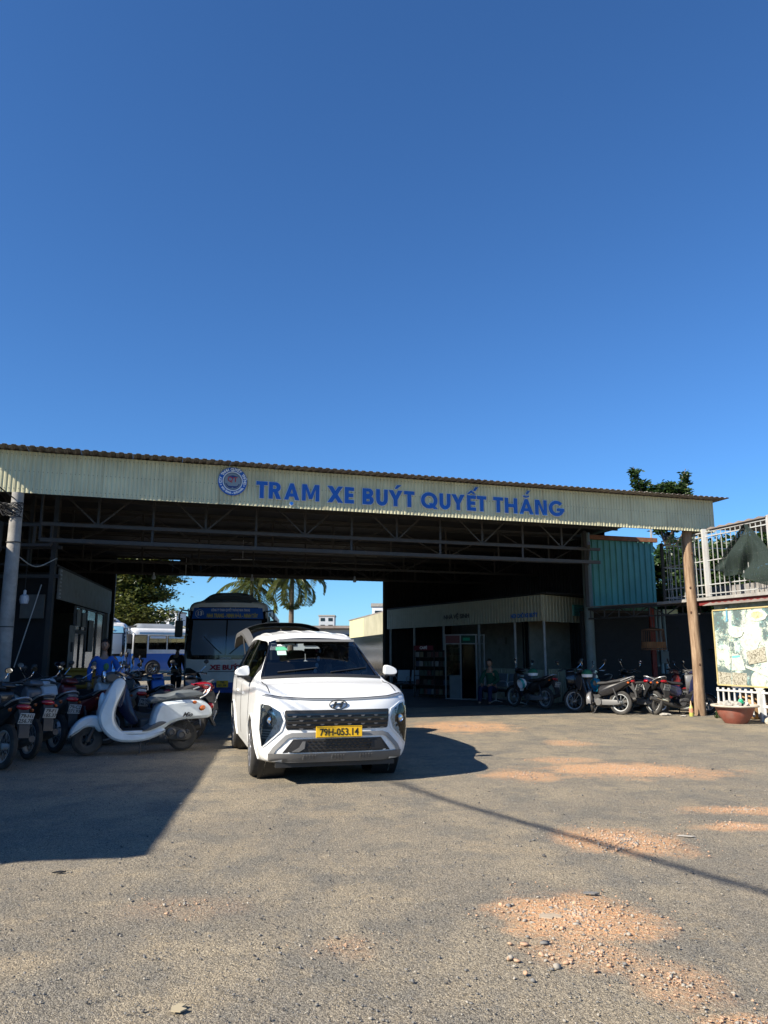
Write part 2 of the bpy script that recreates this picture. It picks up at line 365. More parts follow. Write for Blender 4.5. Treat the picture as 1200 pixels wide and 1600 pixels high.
    base = mix(mth('MULTIPLY', acc, mapr(noi(26, 6, .7), .25, .5, .45, 1.)), base, vm2.outputs[0])
    l.new(base, b.inputs['Base Color'])
    # relief
    h = mth('ADD', mth('MULTIPLY', v1.outputs['Distance'], -.5), mth('MULTIPLY', v3.outputs['Distance'], -.5))
    h = mth('ADD', h, mth('MULTIPLY', noi(14, 8, .7), 1.3)); h = mth('ADD', h, mth('MULTIPLY', v2.outputs['Distance'], -.25))
    bp = n.new('ShaderNodeBump'); bp.inputs['Strength'].default_value = .8; bp.inputs['Distance'].default_value = .014
    l.new(h, bp.inputs['Height']); l.new(bp.outputs[0], b.inputs['Normal'])
    return m
m_gravel = gravel_material()
def patch_amount(x, y):
    a = 0
    for (cx, cy, sa, sb, rt, k) in PATCHES:
        dx, dy = x-cx, y-cy; c, s = math.cos(-rt), math.sin(-rt); px, py = (dx*c-dy*s)/sa, (dx*s+dy*c)/sb
        a = max(a, k*max(0, 1.25-math.hypot(px, py)))
    return a
bm_ = MB()
NX, NY = 150, 150   # dense near part with gentle undulation
xs = np.concatenate([[-900,-300,-100,-40,-20],np.linspace(-9,9,NX),[20,40,100,300,900]]); ys = np.concatenate([[-300,-60,-15],np.linspace(-1,17,NY),[30,60,120,300,1500]])
vs = []
for x in xs:
    for y in ys:
        z = 0
        if -9 <= x <= 9 and 1 <= y <= 17:
            k = min(1, (9-abs(x))/1.5, (y-1)/1., (17-y)/1.5); z = k*(noise.noise((x*.8,y*.8,0))*.012 + noise.noise((x*3,y*3,5))*.005)-.006*k
            if x > .4 or y < 8: z += k*min(.9, patch_amount(x,y))*.010
        vs.append((x,y,z))
ny = len(ys); fs = [(i*ny+j,(i+1)*ny+j,(i+1)*ny+j+1,i*ny+j+1) for i in range(len(xs)-1) for j in range(ny-1)]
g = MB(); g.add(vs, fs); ground = g.build('ground', m_gravel, smooth=60); tag(ground, kind='structure')
# concrete floor inside the shed, dark and mottled
m_floor = mat('dark_concrete_floor', (.07,.068,.064), .75, var=.3, vscale=1.2, dirt=.5, dirtcol=(.03,.03,.03), bump=.2)
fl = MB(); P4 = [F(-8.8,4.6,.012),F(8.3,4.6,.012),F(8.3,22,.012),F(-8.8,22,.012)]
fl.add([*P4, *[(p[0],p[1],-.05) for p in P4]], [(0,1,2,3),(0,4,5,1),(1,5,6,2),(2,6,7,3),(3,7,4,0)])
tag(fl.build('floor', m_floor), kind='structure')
# loose stones: one stuff mesh near the camera, a second of orange rubble
def stones(name, pts, mats, pick):
    ico = bmesh.new(); bmesh.ops.create_icosphere(ico, subdivisions=1, radius=1); iv = np.array([v.co[:] for v in ico.verts]); it = np.array([[v.index for v in f.verts] for f in ico.faces]); ico.free()
    n = len(pts); V = np.repeat(iv[None], n, 0); V = V*(1+rng.uniform(-.48,.40,(n,len(iv),1)))
    V *= np.stack([pts[:,2]*rng.uniform(.7,1.4,n), pts[:,2]*rng.uniform(.6,1.1,n), pts[:,2]*rng.uniform(.4,.8,n)],1)[:,None]
    a = rng.uniform(0,6.28,n); c, s = np.cos(a)[:,None], np.sin(a)[:,None]
    X = V[...,0]*c-V[...,1]*s; Y = V[...,0]*s+V[...,1]*c; V[...,0], V[...,1] = X+pts[:,0:1], Y+pts[:,1:2]; V[...,2] += pts[:,3:4]+pts[:,2:3]*.25
    T = (it[None]+np.arange(n)[:,None,None]*len(iv)).reshape(-1,3); me = bpy.data.meshes.new(name)
    me.vertices.add(n*len(iv)); me.vertices.foreach_set('co', V.reshape(-1)); me.loops.add(T.size); me.loops.foreach_set('vertex_index', T.reshape(-1))
    me.polygons.add(len(T)); me.polygons.foreach_set('loop_start', np.arange(0,T.size,3)); me.update(calc_edges=True)
    for m in mats: me.materials.append(m)
    me.polygons.foreach_set('material_index', np.repeat(pick, len(it))); me.validate()
    return link(name, me)
sm = [mat('stone_grey',(.17,.165,.155),.9,var=.2,vscale=40), mat('stone_dark',(.075,.072,.07),.9,var=.2,vscale=40), mat('stone_pale',(.32,.29,.24),.9,var=.2,vscale=40), mat('stone_orange',(.44,.28,.18),.95,var=.25,vscale=40)]
N = 42000; r = 2.1+ (rng.uniform(0,1,N)**1.5)*11; th = rng.uniform(-.56,.56,N); x = r*np.sin(th); y = r*np.cos(th)
keep = ~((x>-3.2)&(x<.6)&(y>8.9)); sz = np.exp(rng.normal(math.log(.0026),.5,N)).clip(.0018,.020)
pts = np.stack([x,y,sz,np.zeros(N)],1)[keep]; pk = rng.choice([0,1,2],len(pts),p=[.58,.20,.22])
tag(stones('gravel', pts, sm[:3], pk), kind='stuff')
P = []
for (cx, cy, sa, sb, rt, k) in PATCHES:
    n_ = int(2400*sa*sb*k*(2.4 if cy < 8 else .8)+60*k)
    for _ in range(n_):
        a, q = random.uniform(0,6.28), min(1.5, abs(random.gauss(0,.62))); px, py = math.cos(a)*q*sa, math.sin(a)*q*sb
        c, s = math.cos(rt), math.sin(rt); P.append((cx+px*c-py*s, cy+px*s+py*c, min(.014, math.exp(random.gauss(math.log(.0042),.5))), .005))
for (cx, cy, n_, s_) in ((.80,4.82,34,.011),(1.05,4.62,26,.013),(1.15,4.45,14,.015),(.78,4.10,16,.018),(.95,4.03,10,.016),(2.0,6.45,30,.010),(1.75,6.3,18,.012),(1.25,3.95,12,.008)):
    for _ in range(n_): P.append((random.gauss(cx,.13), random.gauss(cy,.10), min(.022,.8*s_*math.exp(random.gauss(0,.4))), .004))
P = np.array(P); tag(stones('rubble', P, [sm[3], sm[2], sm[0]], rng.choice([0,1,2],len(P),p=[.6,.3,.1])), kind='stuff')
# ------------------------------------------------ corrugated sheet pieces
def rib_sheet(w, h, pitch, depth, mats, name, th=.0, back=True):
    # in local x (width) / z (height), ribs towards -y
    n = max(1, round(w/pitch)); p = w/n; xs = []
    for i in range(n): xs += [(i*p, 0), (i*p+.34*p, 0), (i*p+.46*p, -depth), (i*p+.88*p, -depth)]
    xs.append((w, 0)); vs = []; t = .002
    for dy in (0, t):
        for x, y in xs: vs += [(x,y+dy,0),(x,y+dy,h)]
    N = len(xs); fs = [(2*i,2*i+2,2*i+3,2*i+1) for i in range(N-1)]+[(2*N+2*i+1,2*N+2*i+3,2*N+2*i+2,2*N+2*i) for i in range(N-1)]
    fs += [(2*i,2*N+2*i,2*N+2*i+2,2*i+2) for i in range(N-1)]+[(2*i+1,2*i+3,2*N+2*i+3,2*N+2*i+1) for i in range(N-1)]
    fs += [(0,1,2*N+1,2*N),(2*N-2,4*N-2,4*N-1,2*N-1)]
    me = bpy.data.meshes.new(name); me.from_pydata(vs, [], fs); me.materials.append(mats); return me
def run_sheets(name, parent, p0, p1, z0, z1, pitch, depth, m, width=1.08, tilt=0, zvar=0, flip=False):
    # sheets side by side from p0 to p1 (xy), each one an object of its own
    a = Vector((p0[0],p0[1],0)); b = Vector((p1[0],p1[1],0)); L = (b-a).length; n = max(1, round(L/width)); w = L/n; ang = math.atan2(b.y-a.y, b.x-a.x)
    me = rib_sheet(w-.0006, z1-z0, pitch, depth, m, name); out = []
    for i in range(n):
        q = a+(b-a)*(i/n); o = link(name, me, parent, (q.x, q.y, z0+random.uniform(-zvar,zvar)), (0,0,ang)); out.append(o)
    return out
# ------------------------------------------------ the bus shed
ZF0, ZF1 = 4.45, 5.265
shed = thing('bus_shed', 'long open bus station shed with cream corrugated fascia and steel trusses', 'shed')
UL, UR = -8.0, 8.72
OH = .28
p0 = F(UL, 0); p1 = F(UR, 0)
run_sheets('fascia_sheet', shed, p0, p1, ZF0, ZF1-.01, .078, .013, m_cream, zvar=.004)
lap = MB().box((0,-.016,(ZF1-ZF0)/2),(.012,.004,ZF1-ZF0-.02)).mesh('lap_seam', m_cream)
scr = MB()
for z in (.08,.42,.74):
    for k in range(0,206): scr.box(F(UL+.04+k*.0812, -.0155, ZF0+z), (.011,.006,.011), rz=AF)
o_ = scr.build('screws', m_steel, shed, 0); o_['kind'] = 'stuff'
for k in range(1,15): link('lap_seam', lap, shed, F(UL+k*(UR-UL)/15, 0, ZF0), (0,0,AF))
# end return of the fascia
run_sheets('fascia_sheet', shed, F(UR, .02), F(UR-.02, 1.0), ZF0, ZF1-.012, .078, .013, m_cream, 1.0)
# roof sheets, ribs running into the depth
def roof_sheet(u0, u1, w0, w1, z0, z1, pitch=.17, depth=.02, over=0):
    n = max(1, round((u1-u0)/pitch)); p = (u1-u0)/n; xs = []
    for i in range(n): xs += [(u0+i*p, 0), (u0+i*p+.3*p, 0), (u0+i*p+.45*p, depth), (u0+i*p+.85*p, depth)]
    xs.append((u1, 0)); m = MB(); t = -.003; vs = []
    for dz in (0, t):
        for u, y in xs: vs += [F(u,w0,z0+y+dz), F(u,w1,z1+y+dz)]
    N = len(xs); fs = [(2*i,2*i+2,2*i+3,2*i+1) for i in range(N-1)]+[(2*N+2*i+1,2*N+2*i+3,2*N+2*i+2,2*N+2*i) for i in range(N-1)]
    fs += [(2*i,2*N+2*i,2*N+2*i+2,2*i+2) for i in range(N-1)]; m.add(vs, fs); return m
us = np.linspace(-8.05, 8.95, 19)
for i in range(18):
    roof_sheet(us[i]+.0015, us[i+1]-.0015, -(.300+.02*abs((us[i]-2.2)/6.5)**2)-random.uniform(0,.012), 15.2, ZF1+.012, ZF1-.15).build('roof_sheet', m_roof, shed, smooth=0)
wpt = F(-8.0,.4); 
lin = MB(); lin.add([F(-8.0,.03,ZF1-.035),F(8.7,.03,ZF1-.035),F(8.7,15.1,ZF1-.185),F(-8.0,15.1,ZF1-.185),F(-8.0,.03,ZF1-.03),F(8.7,.03,ZF1-.03),F(8.7,15.1,ZF1-.18),F(-8.0,15.1,ZF1-.18)],[(0,3,2,1),(4,5,6,7),(0,1,5,4),(1,2,6,5),(2,3,7,6),(3,0,4,7)]); lin.build('ceiling_shade_sheet', m_roof_shade, shed)
# purlins, below the dark sheet added to deepen the shade under the roof
for k in range(9):
    w = .35+k*1.78; MB().bar(F(-8.4,w,ZF1-.10-.018*k), F(8.6,w,ZF1-.10-.018*k), .05, .09).build('purlin', m_steel, shed)
# edge flashing under the fascia
MB().bar(F(UL,.05,ZF0+.03), F(UR-.03,.05,ZF0+.03), .05, .05).build('edge_beam', m_steel, shed)
# trusses parallel to the front
def truss(w, zt, za, zb, u0, u1, n, m=m_steel, diag=True):
    t = thing('truss', None, None); t.parent = shed
    MB().bar(F(u0,w,zt), F(u1,w,zt), .06, .07).build('chord', m, t)
    MB().bar(F(u0,w,za), F(u1,w,za), .06, .07).build('chord', m, t)
    if zb: MB().bar(F(u0,w+.02,zb), F(u1,w+.02,zb), .06, .08).build('chord', m, t)
    du = (u1-u0)/n
    for i in range(n):
        a = u0+i*du; MB().bar(F(a,w,za), F(a,w,zt), .045).build('post', m, t)
        if zb and i % 2 == 0: MB().bar(F(a,w+.02,zb), F(a,w+.02,za), .045).build('post', m, t)
        if diag:
            q = (a, a+du) if i % 2 else (a+du, a)
            MB().bar(F(q[0],w+.01,za), F(q[1],w+.01,zt-.03), .03).build('brace', m, t)
    return t
truss(.9, 5.05, 4.02, 3.70, -6.9, 5.95, 12)
truss(4.6, 5.0, 4.15, None, -8.3, 8.3, 10)
truss(8.3, 4.98, 4.15, None, -8.3, 8.3, 10)
truss(11.8, 4.95, 4.15, None, -8.3, 8.3, 10)
# back gable: header strip with a small light gap under the roof, walls both sides of the opening
WB = 14.9
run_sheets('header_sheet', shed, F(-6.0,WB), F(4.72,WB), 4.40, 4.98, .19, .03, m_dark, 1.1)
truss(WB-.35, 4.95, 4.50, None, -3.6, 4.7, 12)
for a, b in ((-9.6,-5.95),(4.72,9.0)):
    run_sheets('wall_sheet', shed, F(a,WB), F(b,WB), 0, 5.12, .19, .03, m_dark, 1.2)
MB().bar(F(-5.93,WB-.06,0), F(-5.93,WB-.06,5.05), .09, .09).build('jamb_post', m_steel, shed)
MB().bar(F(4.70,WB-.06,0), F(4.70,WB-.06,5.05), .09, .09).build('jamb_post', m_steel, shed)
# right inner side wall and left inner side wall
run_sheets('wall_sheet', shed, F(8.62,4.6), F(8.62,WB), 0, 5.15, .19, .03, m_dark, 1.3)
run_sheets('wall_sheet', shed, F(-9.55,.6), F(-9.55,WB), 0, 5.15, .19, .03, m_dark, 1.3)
# added roof strip left of the main roof, closes off sky and sun
lst = MB(); lst.add([F(-11,.12,4.75),F(-7.9,.12,5.0),F(-7.9,15,4.9),F(-11,15,4.6),F(-11,.12,4.78),F(-7.9,.12,5.03),F(-7.9,15,4.93),F(-11,15,4.63)],[(0,3,2,1),(4,5,6,7),(0,1,5,4),(1,2,6,5),(2,3,7,6),(3,0,4,7)]); lst.build('added_side_roof', m_roof_shade, shed)
MB().bar(F(-7.98,.3,5.05), F(-7.98,15.0,5.0), .03, .34).build('sun_block_board', m_dark, shed)  # added board, keeps a streak of sun off the parked bus
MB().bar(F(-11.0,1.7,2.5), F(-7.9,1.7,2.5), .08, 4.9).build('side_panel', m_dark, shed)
# round column at the right end of the truss
cx, cy = 6.02, 22.35
c = MB(); c.lathe([(.135,0),(.135,2.9),(.13,5.0)], (cx,cy,0), 20); c.build('column', mat('green_grey_column',(.15,.19,.18),.55,var=.15,dirt=.3), shed)
MB().rbox((cx,cy,.06),(.4,.4,.12),.01).build('column_base', m_conc, shed)
MB().bar((5.9,22.0,2.78),(5.9,22.0,5.0),.09).build('post', m_steel, shed)
MB().bar((6.0,22.2,4.05),(4.9,17.9,4.05),.07).build('beam', m_steel, shed)
# hanging lamps in the shed
def lamp(name, label, p, h, r=.05, cord=.5, group=None):
    t = thing(name, label, 'lamp', p, 0, group)
    MB().lathe([(.012,-.0),(.03,-.02),(.03,-.09),(r,-.12),(r*1.15,-.12-h*.5),(r*.9,-.12-h)], n=14).build('bulb', mat('lamp_bulb',(.5,.55,.62),.4), t)
    MB().tube([(0,0,0),(0,0,cord)], .006, 5).build('cord', m_blackpl, t); return t
lamp('hanging_lamp', 'white bulb lamp hanging beside the concrete pole at the left', (-7.28,15.35,2.62+.12), .16, .08, 1.3)
lamp('hanging_lamp', 'small lamp hanging high under the shed roof left of the big opening', F(-4.6,9.3,3.95), .10, .055, .9)
lamp('hanging_lamp', 'small lamp hanging under the shed roof above the parked bus', F(-1.45,10.0,4.05), .10, .055, .9)
lamp('hanging_lamp', 'small lamp hanging under the roof near the right end of the opening', F(2.1,10.0,4.1), .10, .055, .8)
t = thing('strip_light', 'long white tube light hanging on a thin rod above the parked bus', 'lamp', F(-1.9,9.0,4.42))
MB().tube([(-.36,0,0),(.36,.06,.0)], .014, 8).build('tube', m_white_p, t); MB().tube([(0,0,.03),(0,0,.75)], .008, 5).build('rod', m_white_p, t)
t = thing('strip_light', 'thin white rod lamp hanging straight down in front of the back truss', 'lamp', F(-3.55,11.0,4.05))
MB().tube([(0,0,0),(0,0,.62)], .012, 6).build('tube', m_white_p, t)
# ------------------------------------------------ sign lettering and emblem on the fascia
def on_fascia(u, z, off=.03): p = F(u, -off, z); return Matrix.Translation(p) @ Matrix.Rotation(AF,4,'Z') @ Matrix.Rotation(R(90),4,'X')
sign = thing('station_sign', 'big blue raised letters TRẠM XE BUÝT QUYẾT THẮNG on cream fascia', 'sign', F(0,-.03,4.6))
CAP = .352
LET = [('T', -2.776, -2.543), ('R', -2.513, -2.26), ('Ạ', -2.193, -1.874), ('M', -1.816, -1.446), ('X', -1.266, -0.931), ('E', -0.888, -0.69), ('B', -0.495, -0.247), ('U', -0.189, 0.073), ('Ý', 0.098, 0.411), ('T', 0.451, 0.689), ('Q', 0.844, 1.23), ('U', 1.283, 1.544), ('Y', 1.575, 1.886), ('Ế', 1.948, 2.161), ('T', 2.194, 2.422), ('T', 2.598, 2.839), ('H', 2.888, 3.197), ('Ắ', 3.256, 3.61), ('N', 3.66, 3.961), ('G', 4.02, 4.419)]   # letter, left and right edge along the fascia
TK = .235
def P_rect(a,b,c,d): return [(a,b),(c,b),(c,d),(a,d)]
def P_arc(cx,cz,rx,rz,a0,a1,tx,tz,n=14):
    o = [(cx+rx*math.cos(R(a0+(a1-a0)*k/n)), cz+rz*math.sin(R(a0+(a1-a0)*k/n))) for k in range(n+1)]
    i_ = [(cx+(rx-tx)*math.cos(R(a0+(a1-a0)*k/n)), cz+(rz-tz)*math.sin(R(a0+(a1-a0)*k/n))) for k in range(n+1)]
    return o+i_[::-1]
def glyph(c, w):   # strokes in a box w wide and 1 high
    t = TK; T_ = t*.92
    if c == 'T': return [P_rect(0,1-T_,w,1), P_rect(w/2-t/2,0,w/2+t/2,1-T_)]
    if c in 'AẠẮ':
        g_ = [[(0,0),(t*1.06,0),(w/2+t*.42,1),(w/2-t*.42,1)], [(w,0),(w/2+t*.42,1),(w/2-t*.42,1),(w-t*1.06,0)], P_rect(w*.24,.2,w*.76,.2+T_*.85)]
        if c == 'Ạ': g_.append([(w/2+.10*math.cos(k*.6283),-.22+.10*math.sin(k*.6283)) for k in range(10)])
        if c == 'Ắ': g_ += [P_arc(w/2,1.28,.25,.19,200,340,.10,.10), [(w/2-.02,1.33),(w/2+.12,1.33),(w/2+.30,1.56),(w/2+.10,1.56)]]
        return g_
    if c == 'M': return [P_rect(0,0,t*.95,1), P_rect(w-t*.95,0,w,1), [(t*.6,1),(w/2-t*.42,.12),(w/2+t*.42,.12),(t*.95+.06,1)], [(w-t*.6,1),(w-t*.95-.06,1),(w/2-t*.42,.12),(w/2+t*.42,.12)]]
    if c == 'X': return [[(0,0),(t*1.22,0),(w,1),(w-t*1.22,1)], [(w,0),(w-t*1.22,0),(0,1),(t*1.22,1)]]
    if c in 'EẾ':
        g_ = [P_rect(0,0,t,1), P_rect(t,0,w,T_), P_rect(t,1-T_,w,1), P_rect(t,.5-T_/2,w*.92,.5+T_/2)]
        if c == 'Ế': g_ += [[(w/2-.30,1.08),(w/2-.14,1.08),(w/2+.03,1.22),(w/2+.03,1.32),(w/2-.04,1.32)], [(w/2+.30,1.08),(w/2+.03,1.32),(w/2-.04,1.32),(w/2-.04,1.22),(w/2+.14,1.08)], [(w/2+.14,1.30),(w/2+.28,1.30),(w/2+.50,1.56),(w/2+.28,1.56)]]
        return g_
    if c == 'B': return [P_rect(0,0,t,1)]+[q for z0,z1,ww in ((0,.54,w),(.46,1,w*.95)) for q in (P_rect(t,z0,ww-.27,z0+T_*.9), P_rect(t,z1-T_*.9,ww-.27,z1), P_arc(ww-.27,(z0+z1)/2,.27,(z1-z0)/2,-90,90,t,T_*.9))]
    if c == 'R': return [P_rect(0,0,t,1), P_rect(t,.40,w-.34,.40+T_*.9), P_rect(t,1-T_*.9,w-.34,1), P_arc(w-.34,.70,.31,.30,-90,90,t,T_*.9), [(w*.40,.42),(w*.40+t*1.05,.42),(w,0),(w-t*1.12,0)]]
    if c == 'U': return [P_rect(0,.40,t,1), P_rect(w-t,.40,w,1), P_arc(w/2,.40,w/2,.42,180,360,t,T_*1.05,18)]
    if c in 'YÝ':
        g_ = [P_rect(w/2-t/2,0,w/2+t/2,.42), [(w/2-t/2,.40),(w/2+t/2,.40),(t*1.16,1),(0,1)], [(w/2-t/2,.40),(w/2+t/2,.40),(w,1),(w-t*1.16,1)]]
        if c == 'Ý': g_.append([(w/2-.06,1.10),(w/2+.10,1.10),(w/2+.38,1.34),(w/2+.10,1.34)])
        return g_
    if c == 'Q': return [P_arc(w/2,.5,w/2,.52,0,180,t,T_,20), P_arc(w/2,.5,w/2,.52,180,360,t,T_,20), [(w*.48,.30),(w*.66,.34),(w*1.02,-.02),(w*.80,-.04)]]
    if c == 'G': return [P_arc(w/2,.5,w/2,.52,42,190,t,T_,18), P_arc(w/2,.5,w/2,.52,190,335,t,T_,18), P_rect(w*.52,.33,w,.33+T_*.85), P_rect(w-t*.95,.30,w,.40)]
    if c == 'H': return [P_rect(0,0,t,1), P_rect(w-t,0,w,1), P_rect(t,.5-T_/2,w-t,.5+T_/2)]
    if c == 'N': return [P_rect(0,0,t,1), P_rect(w-t,0,w,1), [(t*.6,1),(t*1.25,1),(w-t*.6,0),(w-t*1.25,0)]]
def off_poly(P, d):
    n = len(P); A = sum(P[i][0]*P[(i+1)%n][1]-P[(i+1)%n][0]*P[i][1] for i in range(n)); s_ = 1 if A > 0 else -1; out = []
    for i in range(n):
        a, b, c = np.array(P[i-1]), np.array(P[i]), np.array(P[(i+1)%n]); e1 = b-a; e2 = c-b
        if np.linalg.norm(e1) < 1e-6 or np.linalg.norm(e2) < 1e-6: out.append(tuple(b)); continue
        e1 = e1/np.linalg.norm(e1); e2 = e2/np.linalg.norm(e2); n1 = np.array([e1[1],-e1[0]])*s_; n2 = np.array([e2[1],-e2[0]])*s_
        m_ = n1+n2; k = 1+n1.dot(n2); q = b+m_/max(k,.45)*d; out.append((float(q[0]),float(q[1])))
    return out
def letter_mesh(c, w, d, z0, z1):
    b = MB()
    for j, P in enumerate(glyph(c, w/CAP)):
        Q = [(x*CAP, y*CAP) for x, y in P]; Q = off_poly(Q, d) if d else Q; dz = .0007*j; b.prism([(x-w/2, y-CAP/2) for x,y in Q], z0-dz, z1+dz, 'XY')
    return b
for ch, u0, u1 in LET:
    b = letter_mesh(ch, u1-u0, 0, .012, .030); b.M = Matrix(); me = b.mesh('letter', m_blue_letter, 30); me.transform(on_fascia((u0+u1)/2, 4.62+CAP/2, .018)); par = link('letter', me); par.parent = sign; par.matrix_parent_inverse = Matrix.Translation(-sign.location)
    me = letter_mesh(ch, u1-u0, .011, .0, .008).mesh('letter_outline', m_white_p, 30); me.transform(on_fascia((u0+u1)/2, 4.62+CAP/2, .018)); link('letter_outline', me, par)
# emblem disc with ring lettering
emb = thing('company_emblem', 'round blue and white emblem with red letters QT at the left of the sign', 'emblem')
EU = -3.262; EM = on_fascia(EU, 4.93, .03)
def disc(name, r, z, m, par, n=48, dz=.006, r0=0):
    b = MB(); b.M = EM
    if r0: b.lathe([(r0,z),(r0,z+dz),(r,z+dz),(r,z),(r0,z)], n=n, cap=False)
    else: b.lathe([(r,z),(r,z+dz)], n=n)
    return b.build(name, m, par)
disc('disc', .292, 0, m_blue_letter, emb, dz=.02); disc('inner_disc', .192, .021, m_grey_p, emb)
disc('ring', .203, .028, m_white_p, emb, r0=.188); disc('ring', .172, .029, m_blue_dark, emb, r0=.166)
def arc_text(s, r, a0, a1, size, m, flip=False, bold=.004):
    n = len(s)
    for i, ch in enumerate(s):
        if ch == ' ': continue
        a = R(a0+(a1-a0)*i/(n-1)); T = Matrix.Translation((r*math.cos(a), r*math.sin(a), .024)) @ Matrix.Rotation(a+(R(90) if flip else R(-90)),4,'Z')
        put_text('letter', ch, size, EM @ T, m, emb, .002, bold)
arc_text('CTY TNHH QUYẾT THẮNG', .246, 187, -7, .072, m_white_p)
arc_text('NHA TRANG - KHÁNH HÒA', .246, 216, 324, .052, m_white_p, True)
for a in (200, -20):
    b = MB(); b.M = EM @ Matrix.Translation((.246*math.cos(R(a)), .246*math.sin(R(a)), .022)); b.lathe([(.014,0),(.014,.005)], n=8); b.build('dot', m_white_p, emb)
put_text('letter', 'Q', .14, EM @ Matrix.Translation((-.05,.035,.034)), m_red_p, emb, .002, .002)
put_text('letter', 'T', .14, EM @ Matrix.Translation((.055,.03,.034)), m_red_p, emb, .002, .002)
b = MB(); b.M = EM
b.add([(-.12,.10,.031),(0,.125,.031),(.11,.105,.031),(.02,.085,.031),(.01,.045,.031),(-.02,.085,.031)],[(0,5,1),(5,4,3),(5,3,1),(3,2,1)])
for sgn in (-1,1):
    for k in range(7):
        a = R(205+k*9) if sgn < 0 else R(335-k*9); x, y = .14*math.cos(a), .14*math.sin(a); b.ball((x,y,.03), (.016,.009,.003), 6, 4)
b.add([(-.12,-.1,.03),(.12,-.1,.03),(.08,-.125,.03),(-.08,-.125,.03)],[(0,3,2,1)])
b.build('crest', m_blue_dark, emb, smooth=0)
# ------------------------------------------------ poles and overhead cables
pole = thing('concrete_pole', 'weathered round concrete pole at the left front corner of the shed', 'pole', (-6.88,13.9,0))
MB().lathe([(.140,0),(.130,1.6),(.118,3.2),(.105,4.44)], n=24).build('shaft', m_conc, pole)
for z in (1.95, 3.5): MB().lathe([(.122,z-.01),(.133,z-.01),(.133,z+.01),(.122,z+.01)], n=24, cap=False).build('band', m_steel, pole)
w = MB()
for k in range(7):
    a = random.uniform(0,6.28); P = [(.15*math.cos(a+i*1.1)+(-.2 if i>3 else 0)*random.random(), -.14*abs(math.sin(a+i*1.1))-.04, 4.12+random.uniform(-.16,.12)) for i in range(7)]
    w.tube(cr_open(P,4), .009, 5)
tag(w.build('wire_bundle', m_blackpl, pole))
def wood_mat():
    m = bpy.data.materials.new('peeled_wood'); m.use_nodes = True; n = m.node_tree.nodes; l = m.node_tree.links; b = n['Principled BSDF']; b.inputs['Roughness'].default_value = .85
    tc = n.new('ShaderNodeTexCoord'); mp = n.new('ShaderNodeMapping'); mp.inputs['Scale'].default_value = (9,9,.8); l.new(tc.outputs['Object'], mp.inputs[0])
    a = n.new('ShaderNodeTexNoise'); a.inputs['Scale'].default_value = 2.2; a.inputs['Detail'].default_value = 8; a.inputs['Roughness'].default_value = .7; l.new(mp.outputs[0], a.inputs['Vector'])
    c = n.new('ShaderNodeTexNoise'); c.inputs['Scale'].default_value = 1.3; c.inputs['Detail'].default_value = 5; l.new(tc.outputs['Object'], c.inputs['Vector'])
    r = n.new('ShaderNodeValToRGB'); e = r.color_ramp.elements; e[0].position = .3; e[0].color = (.13,.075,.04,1); e[1].position = .68; e[1].color = (.42,.30,.195,1)
    k = r.color_ramp.elements.new(.48); k.color = (.25,.165,.10,1); l.new(a.outputs[0], r.inputs[0])
    x = n.new('ShaderNodeMix'); x.data_type = 'RGBA'; x.blend_type = 'MULTIPLY'; x.inputs[0].default_value = .55; l.new(r.outputs[0], x.inputs[6])
    r2 = n.new('ShaderNodeValToRGB'); r2.color_ramp.elements[0].color = (.45,.4,.36,1); r2.color_ramp.elements[0].position = .35; r2.color_ramp.elements[1].position = .6; l.new(c.outputs[0], r2.inputs[0]); l.new(r2.outputs[0], x.inputs[7])
    l.new(x.outputs[2], b.inputs['Base Color'])
    bp = n.new('ShaderNodeBump'); bp.inputs['Strength'].default_value = .6; bp.inputs['Distance'].default_value = .01; l.new(a.outputs[0], bp.inputs['Height']); l.new(bp.outputs[0], b.inputs['Normal'])
    return m
m_log = wood_mat()
wp = thing('wooden_pole', 'round peeled wooden pole holding the right corner of the shed fascia', 'pole', (7.6,18.72,0))
b = MB(); vs = []; n = 20; zz = np.linspace(0,4.6,24)
for z in zz:
    for k in range(n):
        a = 2*math.pi*k/n; r = (.132-.018*z/4.6)*(1+.05*noise.noise((math.cos(a)*1.2,math.sin(a)*1.2,z*1.1))); vs.append((r*math.cos(a)+.02*math.sin(z*1.3), r*math.sin(a), z))
b.add(vs, [(i*n+k,i*n+(k+1)%n,(i+1)*n+(k+1)%n,(i+1)*n+k) for i in range(23) for k in range(n)]+[tuple(range(23*n,24*n))])
b.build('shaft', m_log, wp)
for z, a in ((3.05,4.2),(2.45,4.0),(1.2,4.9),(3.9,5.1)):
    MB().ball((.118*math.cos(a),.118*math.sin(a),z), (.028,.025,.04), 8, 6).build('knot', mat('wood_knot',(.07,.035,.02),.9), wp)
def cable(label, pts, r):
    o = MB().tube(cr_open(pts, 8), r, 6).build('overhead_cable', m_blackpl); return tag(o, label, 'cable', 'cables strung from the concrete pole over the yard')
cable('black overhead cable, the lower one, strung from the concrete pole over the yard', [(-6.98,13.9,4.1),(-6.9,9.2,4.85),(-6.30,4.2,5.85),(-4.15,0,6.0),(-2.0,-5,6.1),(0,-12,6.4)], .017)
cable('black overhead cable, the upper one, strung from the concrete pole over the yard', [(-6.9,13.9,4.3),(-6.75,9.2,5.0),(-6.33,4.2,5.93),(-4.22,0,6.08),(-2.1,-5,6.2),(-.1,-12,6.5)], .012)
